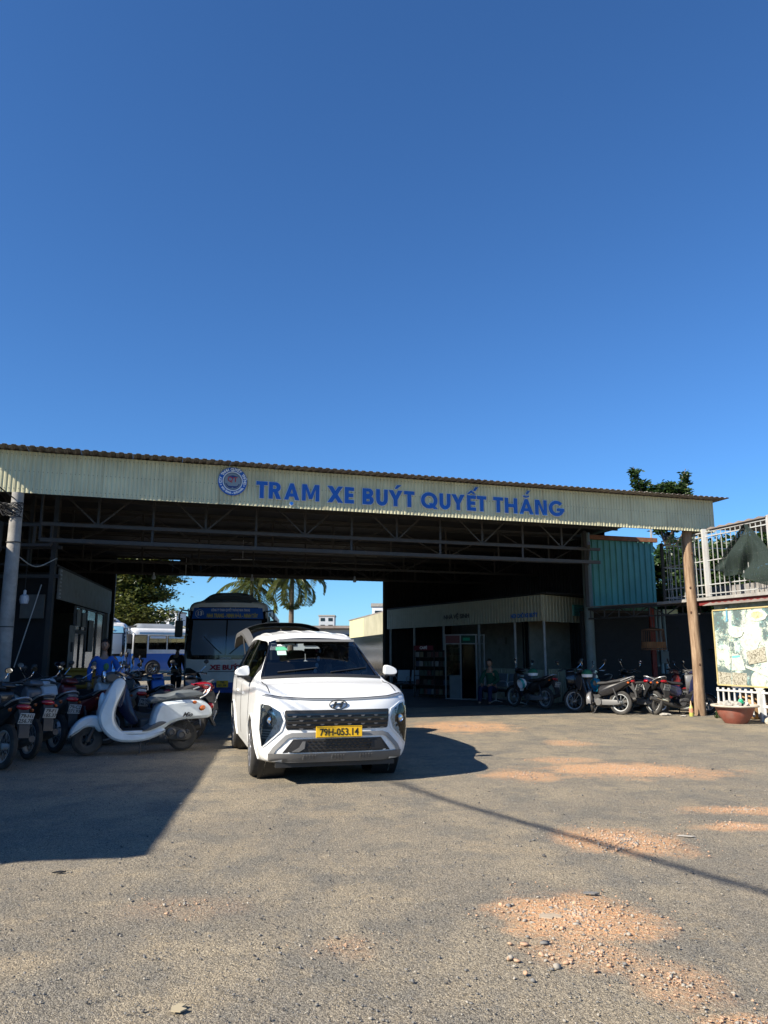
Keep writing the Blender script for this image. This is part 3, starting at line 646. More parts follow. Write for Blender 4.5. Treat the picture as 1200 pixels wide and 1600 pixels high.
# neighbouring building just outside the picture on the left; it throws the square shade on the yard
nb = thing('roadside_building', 'grey rendered building with a flat roof left of the yard', 'building')
HB = 4.55; c0 = Vector((-1.77-1.376*HB*math.cos(PHI), 6.07-1.376*HB*math.sin(PHI), 0)); d1 = Vector((-.125,.992,0)); d2 = Vector((-.992,-.125,0))
def nbp(a, b_, z): p = c0+d1*a+d2*b_; return (p.x,p.y,z)
def slab(a0,a1,b0,b1,z0,z1):
    m = MB(); m.add([nbp(a0,b0,z0),nbp(a1,b0,z0),nbp(a1,b1,z0),nbp(a0,b1,z0),nbp(a0,b0,z1),nbp(a1,b0,z1),nbp(a1,b1,z1),nbp(a0,b1,z1)], [(0,3,2,1),(4,5,6,7),(0,1,5,4),(1,2,6,5),(2,3,7,6),(3,0,4,7)]); return m
slab(.25,12.4,.25,7,0,HB-.15).build('wall', m_wall, nb); slab(0,12.6,0,7.3,HB-.15,HB).build('roof', m_conc, nb)
for a in (1.5,4.5,7.2): slab(a,a+1.3,.18,.26,1.0,2.3).build('window', m_glass_d, nb); slab(a,a+1.3,.12,.27,.94,1.0).build('window_sill', m_conc, nb)
# ------------------------------------------------ left office inside the shed
lo = thing('ticket_office', 'dim office with grey fascia and taped glass doors inside the shed on the left', 'building')
LA = Vector((-6.87,16.0,0)); LB = Vector((-8.05,22.4,0)); ld = (LB-LA).normalized(); lnrm = Vector((ld.y,-ld.x,0))
def lp(t, off=0, z=0): p = LA+ld*t+lnrm*off; return (p.x,p.y,z)
def lbox(t0,t1,o0,o1,z0,z1,b=None):
    b = b or MB(); return b.add([lp(t0,o0,z0),lp(t1,o0,z0),lp(t1,o1,z0),lp(t0,o1,z0),lp(t0,o0,z1),lp(t1,o0,z1),lp(t1,o1,z1),lp(t0,o1,z1)], [(0,3,2,1),(4,5,6,7),(0,1,5,4),(1,2,6,5),(2,3,7,6),(3,0,4,7)])
LL = (LB-LA).length
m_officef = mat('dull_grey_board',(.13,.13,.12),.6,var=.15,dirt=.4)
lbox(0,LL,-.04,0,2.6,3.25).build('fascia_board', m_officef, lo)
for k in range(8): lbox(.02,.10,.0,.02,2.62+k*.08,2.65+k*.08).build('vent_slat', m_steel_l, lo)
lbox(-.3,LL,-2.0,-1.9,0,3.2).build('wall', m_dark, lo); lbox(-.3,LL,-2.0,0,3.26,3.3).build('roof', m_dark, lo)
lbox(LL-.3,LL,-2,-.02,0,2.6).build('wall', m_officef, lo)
m_mesh_glass = glass_mat('dusty_glass',(.55,.58,.52),.06,.12)
m_paper = mat('old_paper',(.22,.22,.20),.8,var=.25,vscale=5)
for (t0,t1,z0,z1) in ((1.9,2.55,2.0,2.55),(2.55,3.2,2.0,2.55),(3.25,4.5,.1,2.55),(4.6,5.6,.1,2.55),(1.9,2.55,.1,1.95),(2.55,3.2,.1,1.95)):
    f = MB()
    for a in (t0,t1): lbox(a-.025,a+.025,-.06,-.01,z0,z1,f)
    for z in (z0,z1): lbox(t0,t1,-.06,-.01,z-.02,z+.02,f)
    w_ = f.build('window_frame', m_boxrail, lo); lbox(t0+.03,t1-.03,-.04,-.034,z0+.02,z1-.02).build('pane', m_mesh_glass, w_)
for (t0,t1,z0,z1) in ((1.3,1.85,.9,2.1),(1.4,1.8,.9,1.25),(2.0,2.4,2.1,2.5),(3.5,4.1,1.5,2.3),(2.65,3.05,2.1,2.45)):
    lbox(t0,t1,-.008,-.002,z0,z1).build('notice_paper', m_paper, lo)
lbox(1.5,1.72,-.001,.004,1.5,1.72).build('notice_hole', m_dark, lo)
# cluttered lean-to left of the office

lc = thing('storage_frame', 'dark steel storage frame with box shelves behind the concrete pole', 'frame')
MB().bar((-6.9,15.7,0),(-6.9,15.7,4.9),.10).build('post', m_steel, lc)
MB().bar((-7.75,16.4,0),(-7.75,16.4,4.9),.08).build('post', m_steel, lc)
for z in (3.05,3.65,4.15): MB().bar((-6.75,15.7,z),(-8.8,15.7,z),.07).build('rail', m_steel, lc)
for (x0,x1,z0,z1) in ((-7.6,-6.9,3.68,4.1),(-8.7,-7.95,3.55,4.15)):
    for z in (z0,z1): MB().bar((x0,15.5,z),(x1,15.5,z),.06).build('box_rail', m_boxrail, lc)
    for x in (x0,(x0+x1)/2,x1): MB().bar((x,15.5,z0),(x,15.5,z1),.05).build('box_post', m_boxrail, lc)
MB().box((-7.5,16.3,2.85),(.55,.05,.7)).build('panel', m_officef, lc)
MB().box((-7.45,16.1,2.0+.45),(.5,.04,.5)).build('panel', m_officef, lc)
MB().tube([(-6.98,15.4,2.85),(-7.3,15.2,1.2)], .012, 6).build('leaning_rod', m_steel_l, lc)
MB().tube(cr_open([(-6.95,14.2,3.3),(-6.85,14.8,3.15),(-6.75,15.5,3.4)],5), .012, 5).build('hanging_wire', m_steel_l, lc)
MB().box((-8.25,16.3,1.6),(2.3,.08,3.2)).build('back_panel', m_dark, lc)
bx = thing('yellow_cooler', 'dim orange box standing behind the parked scooters in front of the office', 'box', (-6.35,16.2,.75))
MB().rbox((0,0,.18),(.55,.4,.36),.03).build('body', mat('orange_plastic',(.35,.18,.02),.5), bx); MB().rbox((0,0,.39),(.57,.42,.06),.02).build('lid', mat('orange_plastic',(.35,.18,.02)), bx)
MB().rbox((0,0,-.375),(.5,.4,.75),.02).build('stand', m_dark, bx)
# ------------------------------------------------ waiting room on the right
wr = thing('waiting_room', 'open waiting room with ribbed cream fascia and low ribbed wall inside the shed', 'building')
A = Vector((4.75,22.8,0)); B = Vector((.13,31.4,0)); Dd = Vector((6.45,24.4,0))
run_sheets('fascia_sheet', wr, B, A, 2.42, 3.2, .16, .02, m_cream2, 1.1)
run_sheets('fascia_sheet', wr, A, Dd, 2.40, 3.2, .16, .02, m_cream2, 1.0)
ad = (B-A).normalized(); an = Vector((-ad.y, ad.x, 0)); an = an if an.x > 0 else -an
def wp_(t, off=0, z=0): p = A+ad*t+an*off; return (p.x,p.y,z)
def wbox(t0,t1,o0,o1,z0,z1,b=None):
    b = b or MB(); return b.add([wp_(t0,o0,z0),wp_(t1,o0,z0),wp_(t1,o1,z0),wp_(t0,o1,z0),wp_(t0,o0,z1),wp_(t1,o0,z1),wp_(t1,o1,z1),wp_(t0,o1,z1)], [(0,3,2,1),(4,5,6,7),(0,1,5,4),(1,2,6,5),(2,3,7,6),(3,0,4,7)])
TL = (B-A).length
for t_ in (.05, 1.45, 3.4, 5.6, 7.7, 9.6): MB().tube([wp_(t_,.08,0),wp_(t_,.08,2.45)], .04, 10).build('post', m_steel_l, wr)
wbox(0,TL,3.0,3.1,0,3.1).build('back_wall', mat('dim_olive_wall',(.22,.22,.18),.8,var=.15,dirt=.4), wr); wbox(-.2,TL,0,3.1,3.22,3.26).build('roof', m_dark, wr)
wbox(.05,3.3,.12,.16,.0,.05).build('sill', m_conc, wr)
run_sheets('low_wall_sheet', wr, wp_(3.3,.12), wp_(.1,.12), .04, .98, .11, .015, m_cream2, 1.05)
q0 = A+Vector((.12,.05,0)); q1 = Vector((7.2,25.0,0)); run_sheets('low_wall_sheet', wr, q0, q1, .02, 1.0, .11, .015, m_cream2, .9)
MB().box((6.9,25.6,1.7),(4.6,.08,3.3), rz=.32).build('inner_wall', mat('dim_olive_wall',(.13,.13,.11)), wr)
MB().box((7.2,25.5,1.9),(1.7,.06,1.0), rz=.32).build('dark_window', m_glass_d, wr)
for t_,z_ in ((5.75,1.95),(7.2,2.0)): wbox(t_,t_+.5,2.95,2.99,z_-.15,z_+.1).build('notice_paper', m_paper, wr)
fa = (A-B).normalized(); 
def fas_text(name, s, tpos, z, size, m, fit):
    p = A+ad*tpos; M = Matrix.Translation((p.x,p.y,z)) @ Matrix.Rotation(math.atan2(fa.y,fa.x),4,'Z') @ Matrix.Rotation(R(90),4,'X') @ Matrix.Translation((0,0,.035))
    me = text_mesh(s, size, .004, .006); lo_, hi_ = bounds(me); me.transform(Matrix.Diagonal((fit/(hi_[0]-lo_[0]),1,1,1))); me.transform(M); me.materials.clear(); me.materials.append(m); me.name = name; return link(name, me)
o = fas_text('waiting_sign', 'NƠI CHỜ XE BUÝT', .85, 2.60, .17, m_blue_letter, 1.3); tag(o, 'small dark blue letters NƠI CHỜ XE BUÝT on the dim inner fascia', 'sign')
o = fas_text('toilet_sign', 'NHÀ VỆ SINH', 4.6, 2.72, .2, mat('faded_letter',(.09,.08,.07),.8), 1.6); tag(o, 'faded brown lettering on the far part of the dim inner fascia', 'sign')
lv = thing('louvre_vent', 'small green louvred vent on the front fascia of the waiting room', 'vent', (6.05,23.95,2.78), math.atan2(Dd.y-A.y,Dd.x-A.x))
MB().box((0,-.06,0),(.55,.05,.34)).build('backing', m_green, lv)
for k in range(5): MB().box((0,-.10,-.14+k*.07),(.55,.05,.012), rx=.6).build('slat', m_green, lv)
# ------------------------------------------------ upper green wall and lean-to truss at the right
gw = thing('green_sheet_wall', 'upper wall of green corrugated sheets beside the right end of the shed', 'wall')
g0 = (5.95,22.4); g1 = (8.32,23.15)
run_sheets('green_sheet', gw, g0, g1, 2.72, 4.84, .19, .035, m_green, .84)
MB().bar((6.0,22.3,4.88),(8.4,23.06,4.88),.10,.13).build('rusty_beam', m_rust, gw)
MB().bar((8.3,23.2,2.7),(8.3,23.2,5.3),.05).build('post', m_steel_l, gw)
MB().bar((6.0,22.34,2.68),(8.36,23.08,2.68),.06,.07).build('bottom_rail', m_steel, gw)
for z_ in (3.2,3.9,4.5): MB().bar((5.97,22.52,z_),(8.3,23.26,z_),.05).build('rail', m_steel, gw)
run_sheets('green_sheet', gw, (8.32,23.2), (8.0,26.6), 2.72, 4.7, .19, .035, m_green, .9)
lt = thing('lean_to_canopy', 'low lean-to roof on a thin steel truss between the column and the wooden pole', 'canopy')
La = Vector((6.0,22.1,0)); Lb = Vector((7.95,19.1,0)); 
def seg(t, z, off=0): p = La+(Lb-La)*t; return (p.x+off,p.y+off*.6,z)
MB().bar(seg(-.02,2.72),seg(1.1,2.72),.05,.07).build('chord', m_steel, lt); MB().bar(seg(-.02,2.45),seg(1.1,2.45),.04,.04).build('chord', m_steel, lt)
for k in range(8):
    a, b_ = k/7, (k+1)/7
    if k < 7: MB().bar(seg(a,2.45 if k%2 else 2.72),seg(b_,2.72 if k%2 else 2.45),.025).build('brace', m_steel, lt)
    MB().bar(seg(a,2.45),seg(a,2.72),.03).build('post', m_steel, lt)
n_ = 12
for k in range(n_):
    a, b_ = k/n_, (k+.96)/n_; p, q = seg(a,2.78), seg(b_,2.78); off = (2.6,1.6,.12)
    m_ = MB(); m_.add([p,q,(q[0]+off[0],q[1]+off[1],q[2]+off[2]),(p[0]+off[0],p[1]+off[1],p[2]+off[2]),(p[0],p[1],p[2]+.02),(q[0],q[1],q[2]+.02),(q[0]+off[0],q[1]+off[1],q[2]+.02+off[2]),(p[0]+off[0],p[1]+off[1],p[2]+.02+off[2])],[(0,3,2,1),(4,5,6,7),(0,1,5,4),(1,2,6,5),(2,3,7,6),(3,0,4,7)]); m_.build('roof_sheet', m_roof, lt)
MB().bar((7.62,21.7,0),(7.62,21.7,2.75),.12).build('red_post', mat('red_painted_post',(.20,.02,.015),.6,var=.2,dirt=.3), lt)['label'] = 'dull red steel post'
MB().rbox((7.62,21.7,.25),(.2,.2,.5),.02).build('post_foot', mat('wood_foot',(.28,.14,.07),.8), lt)
for dx, c_ in ((.18,(.14,.24,.28)),(.30,(.20,.30,.34)),(.42,(.12,.20,.24))): MB().tube([(7.62+dx,21.9,.9 if dx!=.18 else 1.1),(7.62+dx,21.9,2.7)], .045, 8).build('pipe', mat('bluish_pipe_%d'%int(dx*100),c_,.5), lt)
MB().box((7.95,21.8,1.35),(.22,.12,.34)).build('meter_box', mat('meter_grey',(.12,.17,.19),.5), lt)
o = MB().box((7.6,20.2,2.55),(.38,.04,.12)).build('pale_box', mat('pale_box_paint',(.5,.55,.35),.5)); tag(o,'small pale box fixed under the lean-to canopy beam','box')  # plain pale box, gives no light
# ------------------------------------------------ right-hand building: facade line runs along W
RP = Vector((7.85,18.3,0))
def rp(t, off=0, z=0): p = RP+W*t+U*off; return (p.x,p.y,z)     # t grows away from the camera, off grows to the right
ANG_R = math.atan2(-W.y,-W.x)   # facing left, reading left to right runs towards the camera
# food photo board
board = thing('menu_board', 'large sunlit board of food photographs in a yellow frame on the white fence', 'board')
def board_mat():
    m = bpy.data.materials.new('faded_food_print'); m.use_nodes = True; n = m.node_tree.nodes; l = m.node_tree.links; b = n['Principled BSDF']; b.inputs['Roughness'].default_value = .55
    tc = n.new('ShaderNodeTexCoord'); sp = n.new('ShaderNodeMapping'); sp.inputs['Rotation'].default_value = (0,0,-(R(17.6))); l.new(tc.outputs['Object'], sp.inputs[0])
    P = sp.outputs[0]
    def noi(s, d=5, r=.65, dist=0.):
        t = n.new('ShaderNodeTexNoise'); t.inputs['Scale'].default_value = s; t.inputs['Detail'].default_value = d; t.inputs['Roughness'].default_value = r; t.inputs['Distortion'].default_value = dist; l.new(P, t.inputs['Vector']); return t.outputs[0]
    v = n.new('ShaderNodeTexVoronoi'); v.inputs['Scale'].default_value = 4.6; v.distance = 'CHEBYCHEV'; l.new(P, v.inputs['Vector'])
    sc_ = n.new('ShaderNodeSeparateColor'); l.new(v.outputs['Color'], sc_.inputs[0])
    r = n.new('ShaderNodeValToRGB'); r.color_ramp.interpolation = 'CONSTANT'; E_ = r.color_ramp.elements
    E_[0].position = 0; E_[0].color = (.52,.56,.47,1); E_[1].position = .3; E_[1].color = (.50,.58,.53,1)
    for p_, c in ((.45,(.52,.58,.47,1)),(.62,(.42,.54,.50,1)),(.75,(.48,.50,.44,1)),(.9,(.44,.52,.40,1))): r.color_ramp.elements.new(p_).color = c
    l.new(sc_.outputs[0], r.inputs[0])
    ink = n.new('ShaderNodeValToRGB'); ink.color_ramp.elements[0].position = .40; ink.color_ramp.elements[0].color = (0,0,0,1); ink.color_ramp.elements[1].position = .47; ink.color_ramp.elements[1].color = (1,1,1,1)
    ad = n.new('ShaderNodeMath'); ad.operation = 'MULTIPLY_ADD'; l.new(noi(24,7,.75,1.2), ad.inputs[0]); ad.inputs[1].default_value = .75; l.new(noi(2.2,2), ad.inputs[2])
    sb = n.new('ShaderNodeMath'); sb.operation = 'SUBTRACT'; l.new(ad.outputs[0], sb.inputs[0]); sb.inputs[1].default_value = .44; l.new(sb.outputs[0], ink.inputs[0])
    x = n.new('ShaderNodeMix'); x.data_type = 'RGBA'; l.new(ink.outputs[0], x.inputs[0]); x.inputs[6].default_value = (.10,.14,.14,1); l.new(r.outputs[0], x.inputs[7])
    y = n.new('ShaderNodeMix'); y.data_type = 'RGBA'; ms = n.new('ShaderNodeMapRange'); ms.inputs[1].default_value = .58; ms.inputs[2].default_value = .66; l.new(noi(13,5,.7,.8), ms.inputs[0]); l.new(ms.outputs[0], y.inputs[0]); l.new(x.outputs[2], y.inputs[6]); y.inputs[7].default_value = (.16,.42,.40,1)
    l.new(y.outputs[2], b.inputs['Base Color']); return m
def rpanel(name, t0, t1, z0, z1, m, par, off=0, th=.03):
    b = MB(); b.add([rp(t0,off,z0),rp(t1,off,z0),rp(t1,off+th,z0),rp(t0,off+th,z0),rp(t0,off,z1),rp(t1,off,z1),rp(t1,off+th,z1),rp(t0,off+th,z1)], [(0,3,2,1),(4,5,6,7),(0,1,5,4),(1,2,6,5),(2,3,7,6),(3,0,4,7)]); return b.build(name, m, par, 0)
T0, T1 = -.10, -4.4; BZ0, BZ1 = .76, 2.46
rpanel('print', T0, T1, BZ0, BZ1, board_mat(), board)
m_yframe = mat('yellow_frame',(.46,.38,.18),.6,dirt=.3)
rpanel('frame_rail', T0+.02, T1, BZ0-.03, BZ0, m_yframe, board, -.02, .05); rpanel('frame_rail', T0, T0+.03, BZ0-.03, BZ1, m_yframe, board, -.02, .05)
rpanel('frame_rail', T0+.02, T1, BZ1, BZ1+.03, m_yframe, board, -.02, .05)
# printed details: trays, plates and a pot as flat print
def rflat(poly, off): b = MB(); b.add([rp(t,off,z) for t,z in poly], [tuple(range(len(poly)))]); return b
def blob(t, z, a, c, n=18, rot=0): return [(t+a*math.cos(k*2*math.pi/n+rot)*(1+.06*math.sin(3*k)), z+c*math.sin(k*2*math.pi/n+rot)) for k in range(n)]
pr_pale = mat('print_pale',(.50,.54,.46),.55,var=.4,vscale=14); pr_dark = mat('print_dark',(.10,.10,.08),.55,var=.5,vscale=30); pr_yel = mat('print_yellow',(.50,.47,.26),.55,var=.5,vscale=20)
pr_teal = mat('print_teal',(.14,.42,.40),.55,var=.2,vscale=8); pr_blue = mat('print_blue',(.12,.30,.42),.55,var=.2)
def speckle_print(name, base, dark):
    m = mat(name, base, .55); n = m.node_tree.nodes; l = m.node_tree.links; v = n.new('ShaderNodeTexVoronoi'); v.inputs['Scale'].default_value = 34; v.feature = 'SMOOTH_F1'
    tc = n.new('ShaderNodeTexCoord'); nz = n.new('ShaderNodeTexNoise'); nz.inputs['Scale'].default_value = 18; l.new(tc.outputs['Object'], nz.inputs['Vector']); ad = n.new('ShaderNodeVectorMath'); ad.operation = 'MULTIPLY_ADD'; ad.inputs[1].default_value = (.06,.06,.06); l.new(nz.outputs['Color'], ad.inputs[0]); l.new(tc.outputs['Object'], ad.inputs[2]); l.new(ad.outputs[0], v.inputs['Vector'])
    r = n.new('ShaderNodeValToRGB'); r.color_ramp.elements[0].position = .25; r.color_ramp.elements[0].color = (*base,1); r.color_ramp.elements[1].position = .75; r.color_ramp.elements[1].color = (*dark,1)
    l.new(v.outputs['Distance'], r.inputs[0]); l.new(r.outputs[0], n['Principled BSDF'].inputs['Base Color']); return m
pr_tray = speckle_print('print_tray',(.44,.42,.34),(.10,.09,.06))
items = [([( -.03,.76),(-.50,.76),(-.53,1.02),(-.10,1.05)],pr_tray),([(-.53,.76),(-.98,.76),(-1.0,1.03),(-.56,1.04)],pr_tray),
 (blob(-1.33,.87,.22,.21),pr_pale),([(-.55,1.08),(-.98,1.10),(-.90,1.42),(-.60,1.48)],pr_pale),([(-.60,1.36),(-.85,1.38),(-.84,1.43),(-.60,1.41)],pr_teal),
 (blob(-1.45,2.30,.30,.13),pr_pale),(blob(-1.45,2.31,.17,.08),pr_yel),([(-.50,2.20),(-.56,2.20),(-.58,2.52),(-.52,2.52)],pr_blue),
 (blob(-1.18,1.72,.28,.2),pr_pale),([(-1.05,1.50),(-1.6,1.62),(-1.62,1.30),(-1.1,1.22)],pr_tray),([(-1.0,1.15),(-1.8,.92),(-1.8,.98),(-1.0,1.22)],pr_pale),(blob(-.8,1.95,.22,.13),pr_pale),
 ([(-2.0,.8),(-2.7,.8),(-2.6,1.3),(-2.0,1.2)],pr_tray),(blob(-2.4,1.9,.35,.25),pr_pale),(blob(-3.4,1.5,.4,.3),pr_yel)]
for k, (poly, m) in enumerate(items): rflat(poly, -.003-.0015*k).build('food_picture', m, board, 0)
# red strip, awning, wall behind
rb = thing('snack_shop', 'shop front with red eave strip behind the food board at the right edge', 'building')
rpanel('eave_strip', .55, T1, 2.62, 2.73, mat('red_paint',(.16,.02,.02),.6,dirt=.3), rb, .02, .08)
rpanel('upper_print', -.1, T1, 2.50, 2.62, mat('dull_print',(.20,.26,.25),.7,var=.5,vscale=5), rb, .03, .03)  # strip above the board in a darker print colour
rpanel('floor_slab', 1.9, T1, 2.73, 2.80, m_conc, rb, -.05, 3.0)
rpanel('side_wall', -.1, T1, 0, 2.7, m_dark, rb, .9, .1)
rpanel('back_wall', 4.8, 4.7, 0, 2.7, m_dark, rb, -.6, 5)
rpanel('parapet_wall', 1.75, T1, 2.8, 3.2, mat('stained_wall',(.22,.21,.2),.9,var=.4,vscale=5), rb, 1.4, .1)
for k in range(22):
    t = .1-k*.2 
    m_ = MB(); m_.add([rp(t,-.13,2.60),rp(t-.1,-.13,2.625),rp(t-.2,-.13,2.60),rp(t,.05,2.66),rp(t-.1,.05,2.685),rp(t-.2,.05,2.66),rp(t,-.13,2.595),rp(t-.2,-.13,2.595)],[(0,1,4,3),(1,2,5,4),(0,6,7,2,1),(6,0,3),(7,5,2)]); m_.build('awning_sheet', m_roof, rb)
# cage of steel bars on the upper floor
cage = thing('balcony_cage', 'white steel bar cage enclosing the upper balcony at the right edge', 'cage')
m_cagep = mat('white_cage_paint',(.36,.37,.36),.5,var=.15,vscale=8,dirt=.5,dirtcol=(.2,.12,.08))
CT0, CT1, CZ0, CZ1 = 1.62, -4.2, 2.81, 4.38
def zc(t): return CZ1+.02*t
for z in (2.88, 3.10, 3.68, 4.27, None):
    a = CZ1 if z is None else z; MB().bar(rp(CT0,0,a),rp(CT1,0,a),.025).build('rail', m_cagep, cage)
k = 0; t = CT0; barm = MB().bar((0,0,0),(0,0,CZ1-CZ0),.016).mesh('bar', m_cagep)
while t > CT1:
    link('bar', barm, cage, rp(t,.005,CZ0)); t -= .155
for t in (.0,-2.05,-4.1): MB().bar(rp(t,-.02,CZ0),rp(t,-.02,CZ1+.08),.09,.09).build('post', mat('white_post',(.48,.48,.46),.5,dirt=.3,dirtcol=(.25,.14,.08)), cage)
MB().bar(rp(CT0,-.01,CZ0),rp(CT0,-.01,CZ1-.05),.07).build('post', m_steel, cage)
for o_ in np.arange(.2,2.6,.16): link('bar', barm, cage, rp(CT0,o_,CZ0))
for z in (2.88,3.68,4.27): MB().bar(rp(CT0,0,z),rp(CT0,2.6,z),.025).build('rail', m_cagep, cage)
for k in range(14):
    t = -.15-k*.3; m_ = MB(); m_.add([rp(t,-.06,4.44),rp(t-.15,-.06,4.475),rp(t-.3,-.06,4.44),rp(t,2.6,4.5),rp(t-.15,2.6,4.535),rp(t-.3,2.6,4.5),rp(t,-.06,4.42),rp(t-.3,-.06,4.42),rp(t,2.6,4.47),rp(t-.3,2.6,4.47)],[(0,1,4,3),(1,2,5,4),(6,8,9,7),(0,6,7,2,1)]); m_.build('roof_sheet', m_roof, cage)
MB().bar(rp(-1.2,1.5,2.8),rp(-1.2,1.5,4.4),.3).build('inner_pillar', m_dark, cage); MB().bar(rp(-.3,2.0,3.95),rp(-4,2.0,3.95),.25).build('inner_beam', m_dark, cage)
# dark shade net
def net_mat():
    m = mat('shade_net',(.014,.026,.022),.9); n = m.node_tree.nodes; l = m.node_tree.links; b = n['Principled BSDF']; tc = n.new('ShaderNodeTexCoord'); v = n.new('ShaderNodeTexNoise'); v.inputs['Scale'].default_value = 160; l.new(tc.outputs['Object'], v.inputs['Vector'])
    r = n.new('ShaderNodeMapRange'); r.inputs[1].default_value = .38; r.inputs[2].default_value = .40; l.new(v.outputs[0], r.inputs[0]); l.new(r.outputs[0], b.inputs['Alpha']); return m
def netf(a, c):
    # a: along the cage (0 left .. 1 right), c: down from the tie point
    top = (-1.5, 4.34); L = -.10-1.9*a; 
    left = np.array([-.42,3.72]); hem = [(-.42,3.42),(-.80,3.22),(-1.15,3.25),(-1.7,3.02),(-2.7,2.55)]
    i = a*4; j = min(3,int(i)); f = i-j; h = (hem[j][0]*(1-f)+hem[j+1][0]*f, hem[j][1]*(1-f)+hem[j+1][1]*f)
    t = top[0]*(1-c)+h[0]*c + (.18*math.sin(c*math.pi) if a < .4 else -.12*math.sin(c*math.pi)); z = top[1]*(1-c)+h[1]*c - .14*math.sin(c*math.pi)*(1 if a<.3 else .3)
    off = -.13-.10*math.sin(a*17+c*3)*(.3+c*.7)-.05*math.sin(c*8+a*9)-.045*math.sin(a*37+c*5)*c
    return rp(t, off, z)
nt = MB(); nt.grid(netf, 90, 40); o = nt.build('shade_net', net_mat(), smooth=80); tag(o, 'dark green shade net tied to the cage and hanging in folds', 'net')
# white fence
fence = thing('white_fence', 'low white baluster fence under the food board', 'fence')
m_fw = mat('white_fence_paint',(.52,.52,.50),.55,dirt=.2)
rpanel('rail', .0, T1, .30, .36, m_fw, fence, .0, .05)
t = -.02
bal = MB().lathe([(.02,0),(.035,.03),(.035,.05),(.022,.08),(.03,.30),(.022,.52),(.035,.56),(.03,.60)], n=10).mesh('baluster', m_fw)
while t > T1: link('baluster', bal, fence, rp(t,.03,.08)); t -= .175
rpanel('rail', .0, T1, .60, .64, m_fw, fence, .0, .05)
for t in (-1.35,-3.2): MB().bar(rp(t,.0,.0),rp(t,.0,.68),.08).build('post', m_fw, fence)
cl = MB(); 
for (t,z,a) in ((-.75,.28,.2),(-1.1,.3,.16),(-.45,.3,.13)): cl.ball(rp(t,.35,z), (a,.14,.3), 10, 6)
tag(cl.build('stored_sack', mat('buff_sack',(.4,.25,.12),.9,var=.3), None), 'tan sack leaning behind the white fence', 'sack')
# plant bowl with rocks
bowl = thing('plant_bowl', 'wide terracotta bowl with pale rim filled with rocks beside the white fence', 'planter', (7.55,16.75,0)); bowl.scale = (.80,.80,.92)
m_terra = mat('terracotta',(.25,.075,.05),.55,var=.15,dirt=.35,dirtcol=(.25,.2,.16),vscale=8)
MB().lathe([(.27,0),(.30,.03),(.42,.18),(.50,.36),(.50,.37),(.46,.37),(.40,.22),(.30,.2)], n=40, cap=True).build('body', m_terra, bowl)
MB().lathe([(.50,.37),(.60,.38),(.61,.40),(.59,.42),(.48,.415),(.44,.37)], n=40, cap=False).build('rim', mat('pale_rim',(.50,.44,.36),.7,dirt=.4), bowl)
MB().lathe([(.01,.34),(.46,.34)], n=24).build('soil', mat('soil',(.10,.08,.06),.95), bowl)
def rock(loc, s, m, name, par=None, seed=0):
    b = bmesh.new(); bmesh.ops.create_icosphere(b, subdivisions=2, radius=1)
    for v in b.verts: k = 1+.45*noise.noise(v.co*1.7+Vector((seed,0,0))); v.co = Vector((v.co.x*s[0]*k, v.co.y*s[1]*k, v.co.z*s[2]*k))
    me = bpy.data.meshes.new(name); b.to_mesh(me); b.free(); me.materials.append(m); return link(name, me, par, loc)
for k, (x,y,s,lab) in enumerate(((-.30,-.12,.15,'biggest whitish rock at the left in the terracotta bowl'),(-.02,-.2,.12,'grey rock at the middle front of the terracotta bowl'),(.22,-.12,.13,'pale flat rock at the right in the terracotta bowl'),(.05,.16,.12,'pale rock at the back of the terracotta bowl'),(-.15,.12,.1,'small rock at the back left of the terracotta bowl'))):
    tag(rock((7.55+x*.8,16.75+y*.8,.39),(s*.85,s*.8,s*.6),mat('bowl_rock',(.36,.34,.30),.9,var=.4,vscale=9), 'rock', None, k*3), lab, 'rock', 'rocks in the bowl')
tag(rock((7.62,16.58,.46),(.06,.04,.06),mat('green_bag',(.02,.4,.2),.4), 'plastic_scrap', None, 9), 'crumpled bright green plastic scrap on the rocks in the bowl', 'litter')
tag(rock((8.15,16.35,.06),(.16,.12,.10),mat('buff_stone',(.42,.38,.30),.9,var=.3,vscale=9), 'stone', None, 20), 'buff stone at the foot of the white fence right of the bowl', 'stone')
for k,(x,y,s,l_) in enumerate(((6.75,18.75,.13,'flat pale stone by the wheel of the black scooter at the right'),(7.05,18.35,.07,'small pale stone between the wooden pole and the bottle'),(8.0,17.4,.06,'small stone in front of the fence left of the bowl'))):
    tag(rock((x,y,.02),(s,s*.7,s*.3),mat('bowl_rock',(.36,.34,.30)),'stone',None,30+k), l_, 'stone')
bt = thing('sauce_bottle', 'small plastic bottle of yellow green and orange sauce beside the wooden pole', 'bottle', (7.28,18.45,0))
MB().lathe([(.045,0),(.05,.02),(.05,.16),(.04,.21),(.018,.26)], n=14).build('body', mat('bottle_yellow',(.40,.40,.10),.35), bt); MB().lathe([(.0505,.09),(.0505,.19)], n=14, cap=False).build('sleeve', mat('bottle_orange',(.5,.22,.13),.5), bt); MB().lathe([(.02,.26),(.016,.30),(.008,.36)], n=10).build('cap', mat('bottle_cap',(.55,.35,.2),.4), bt)
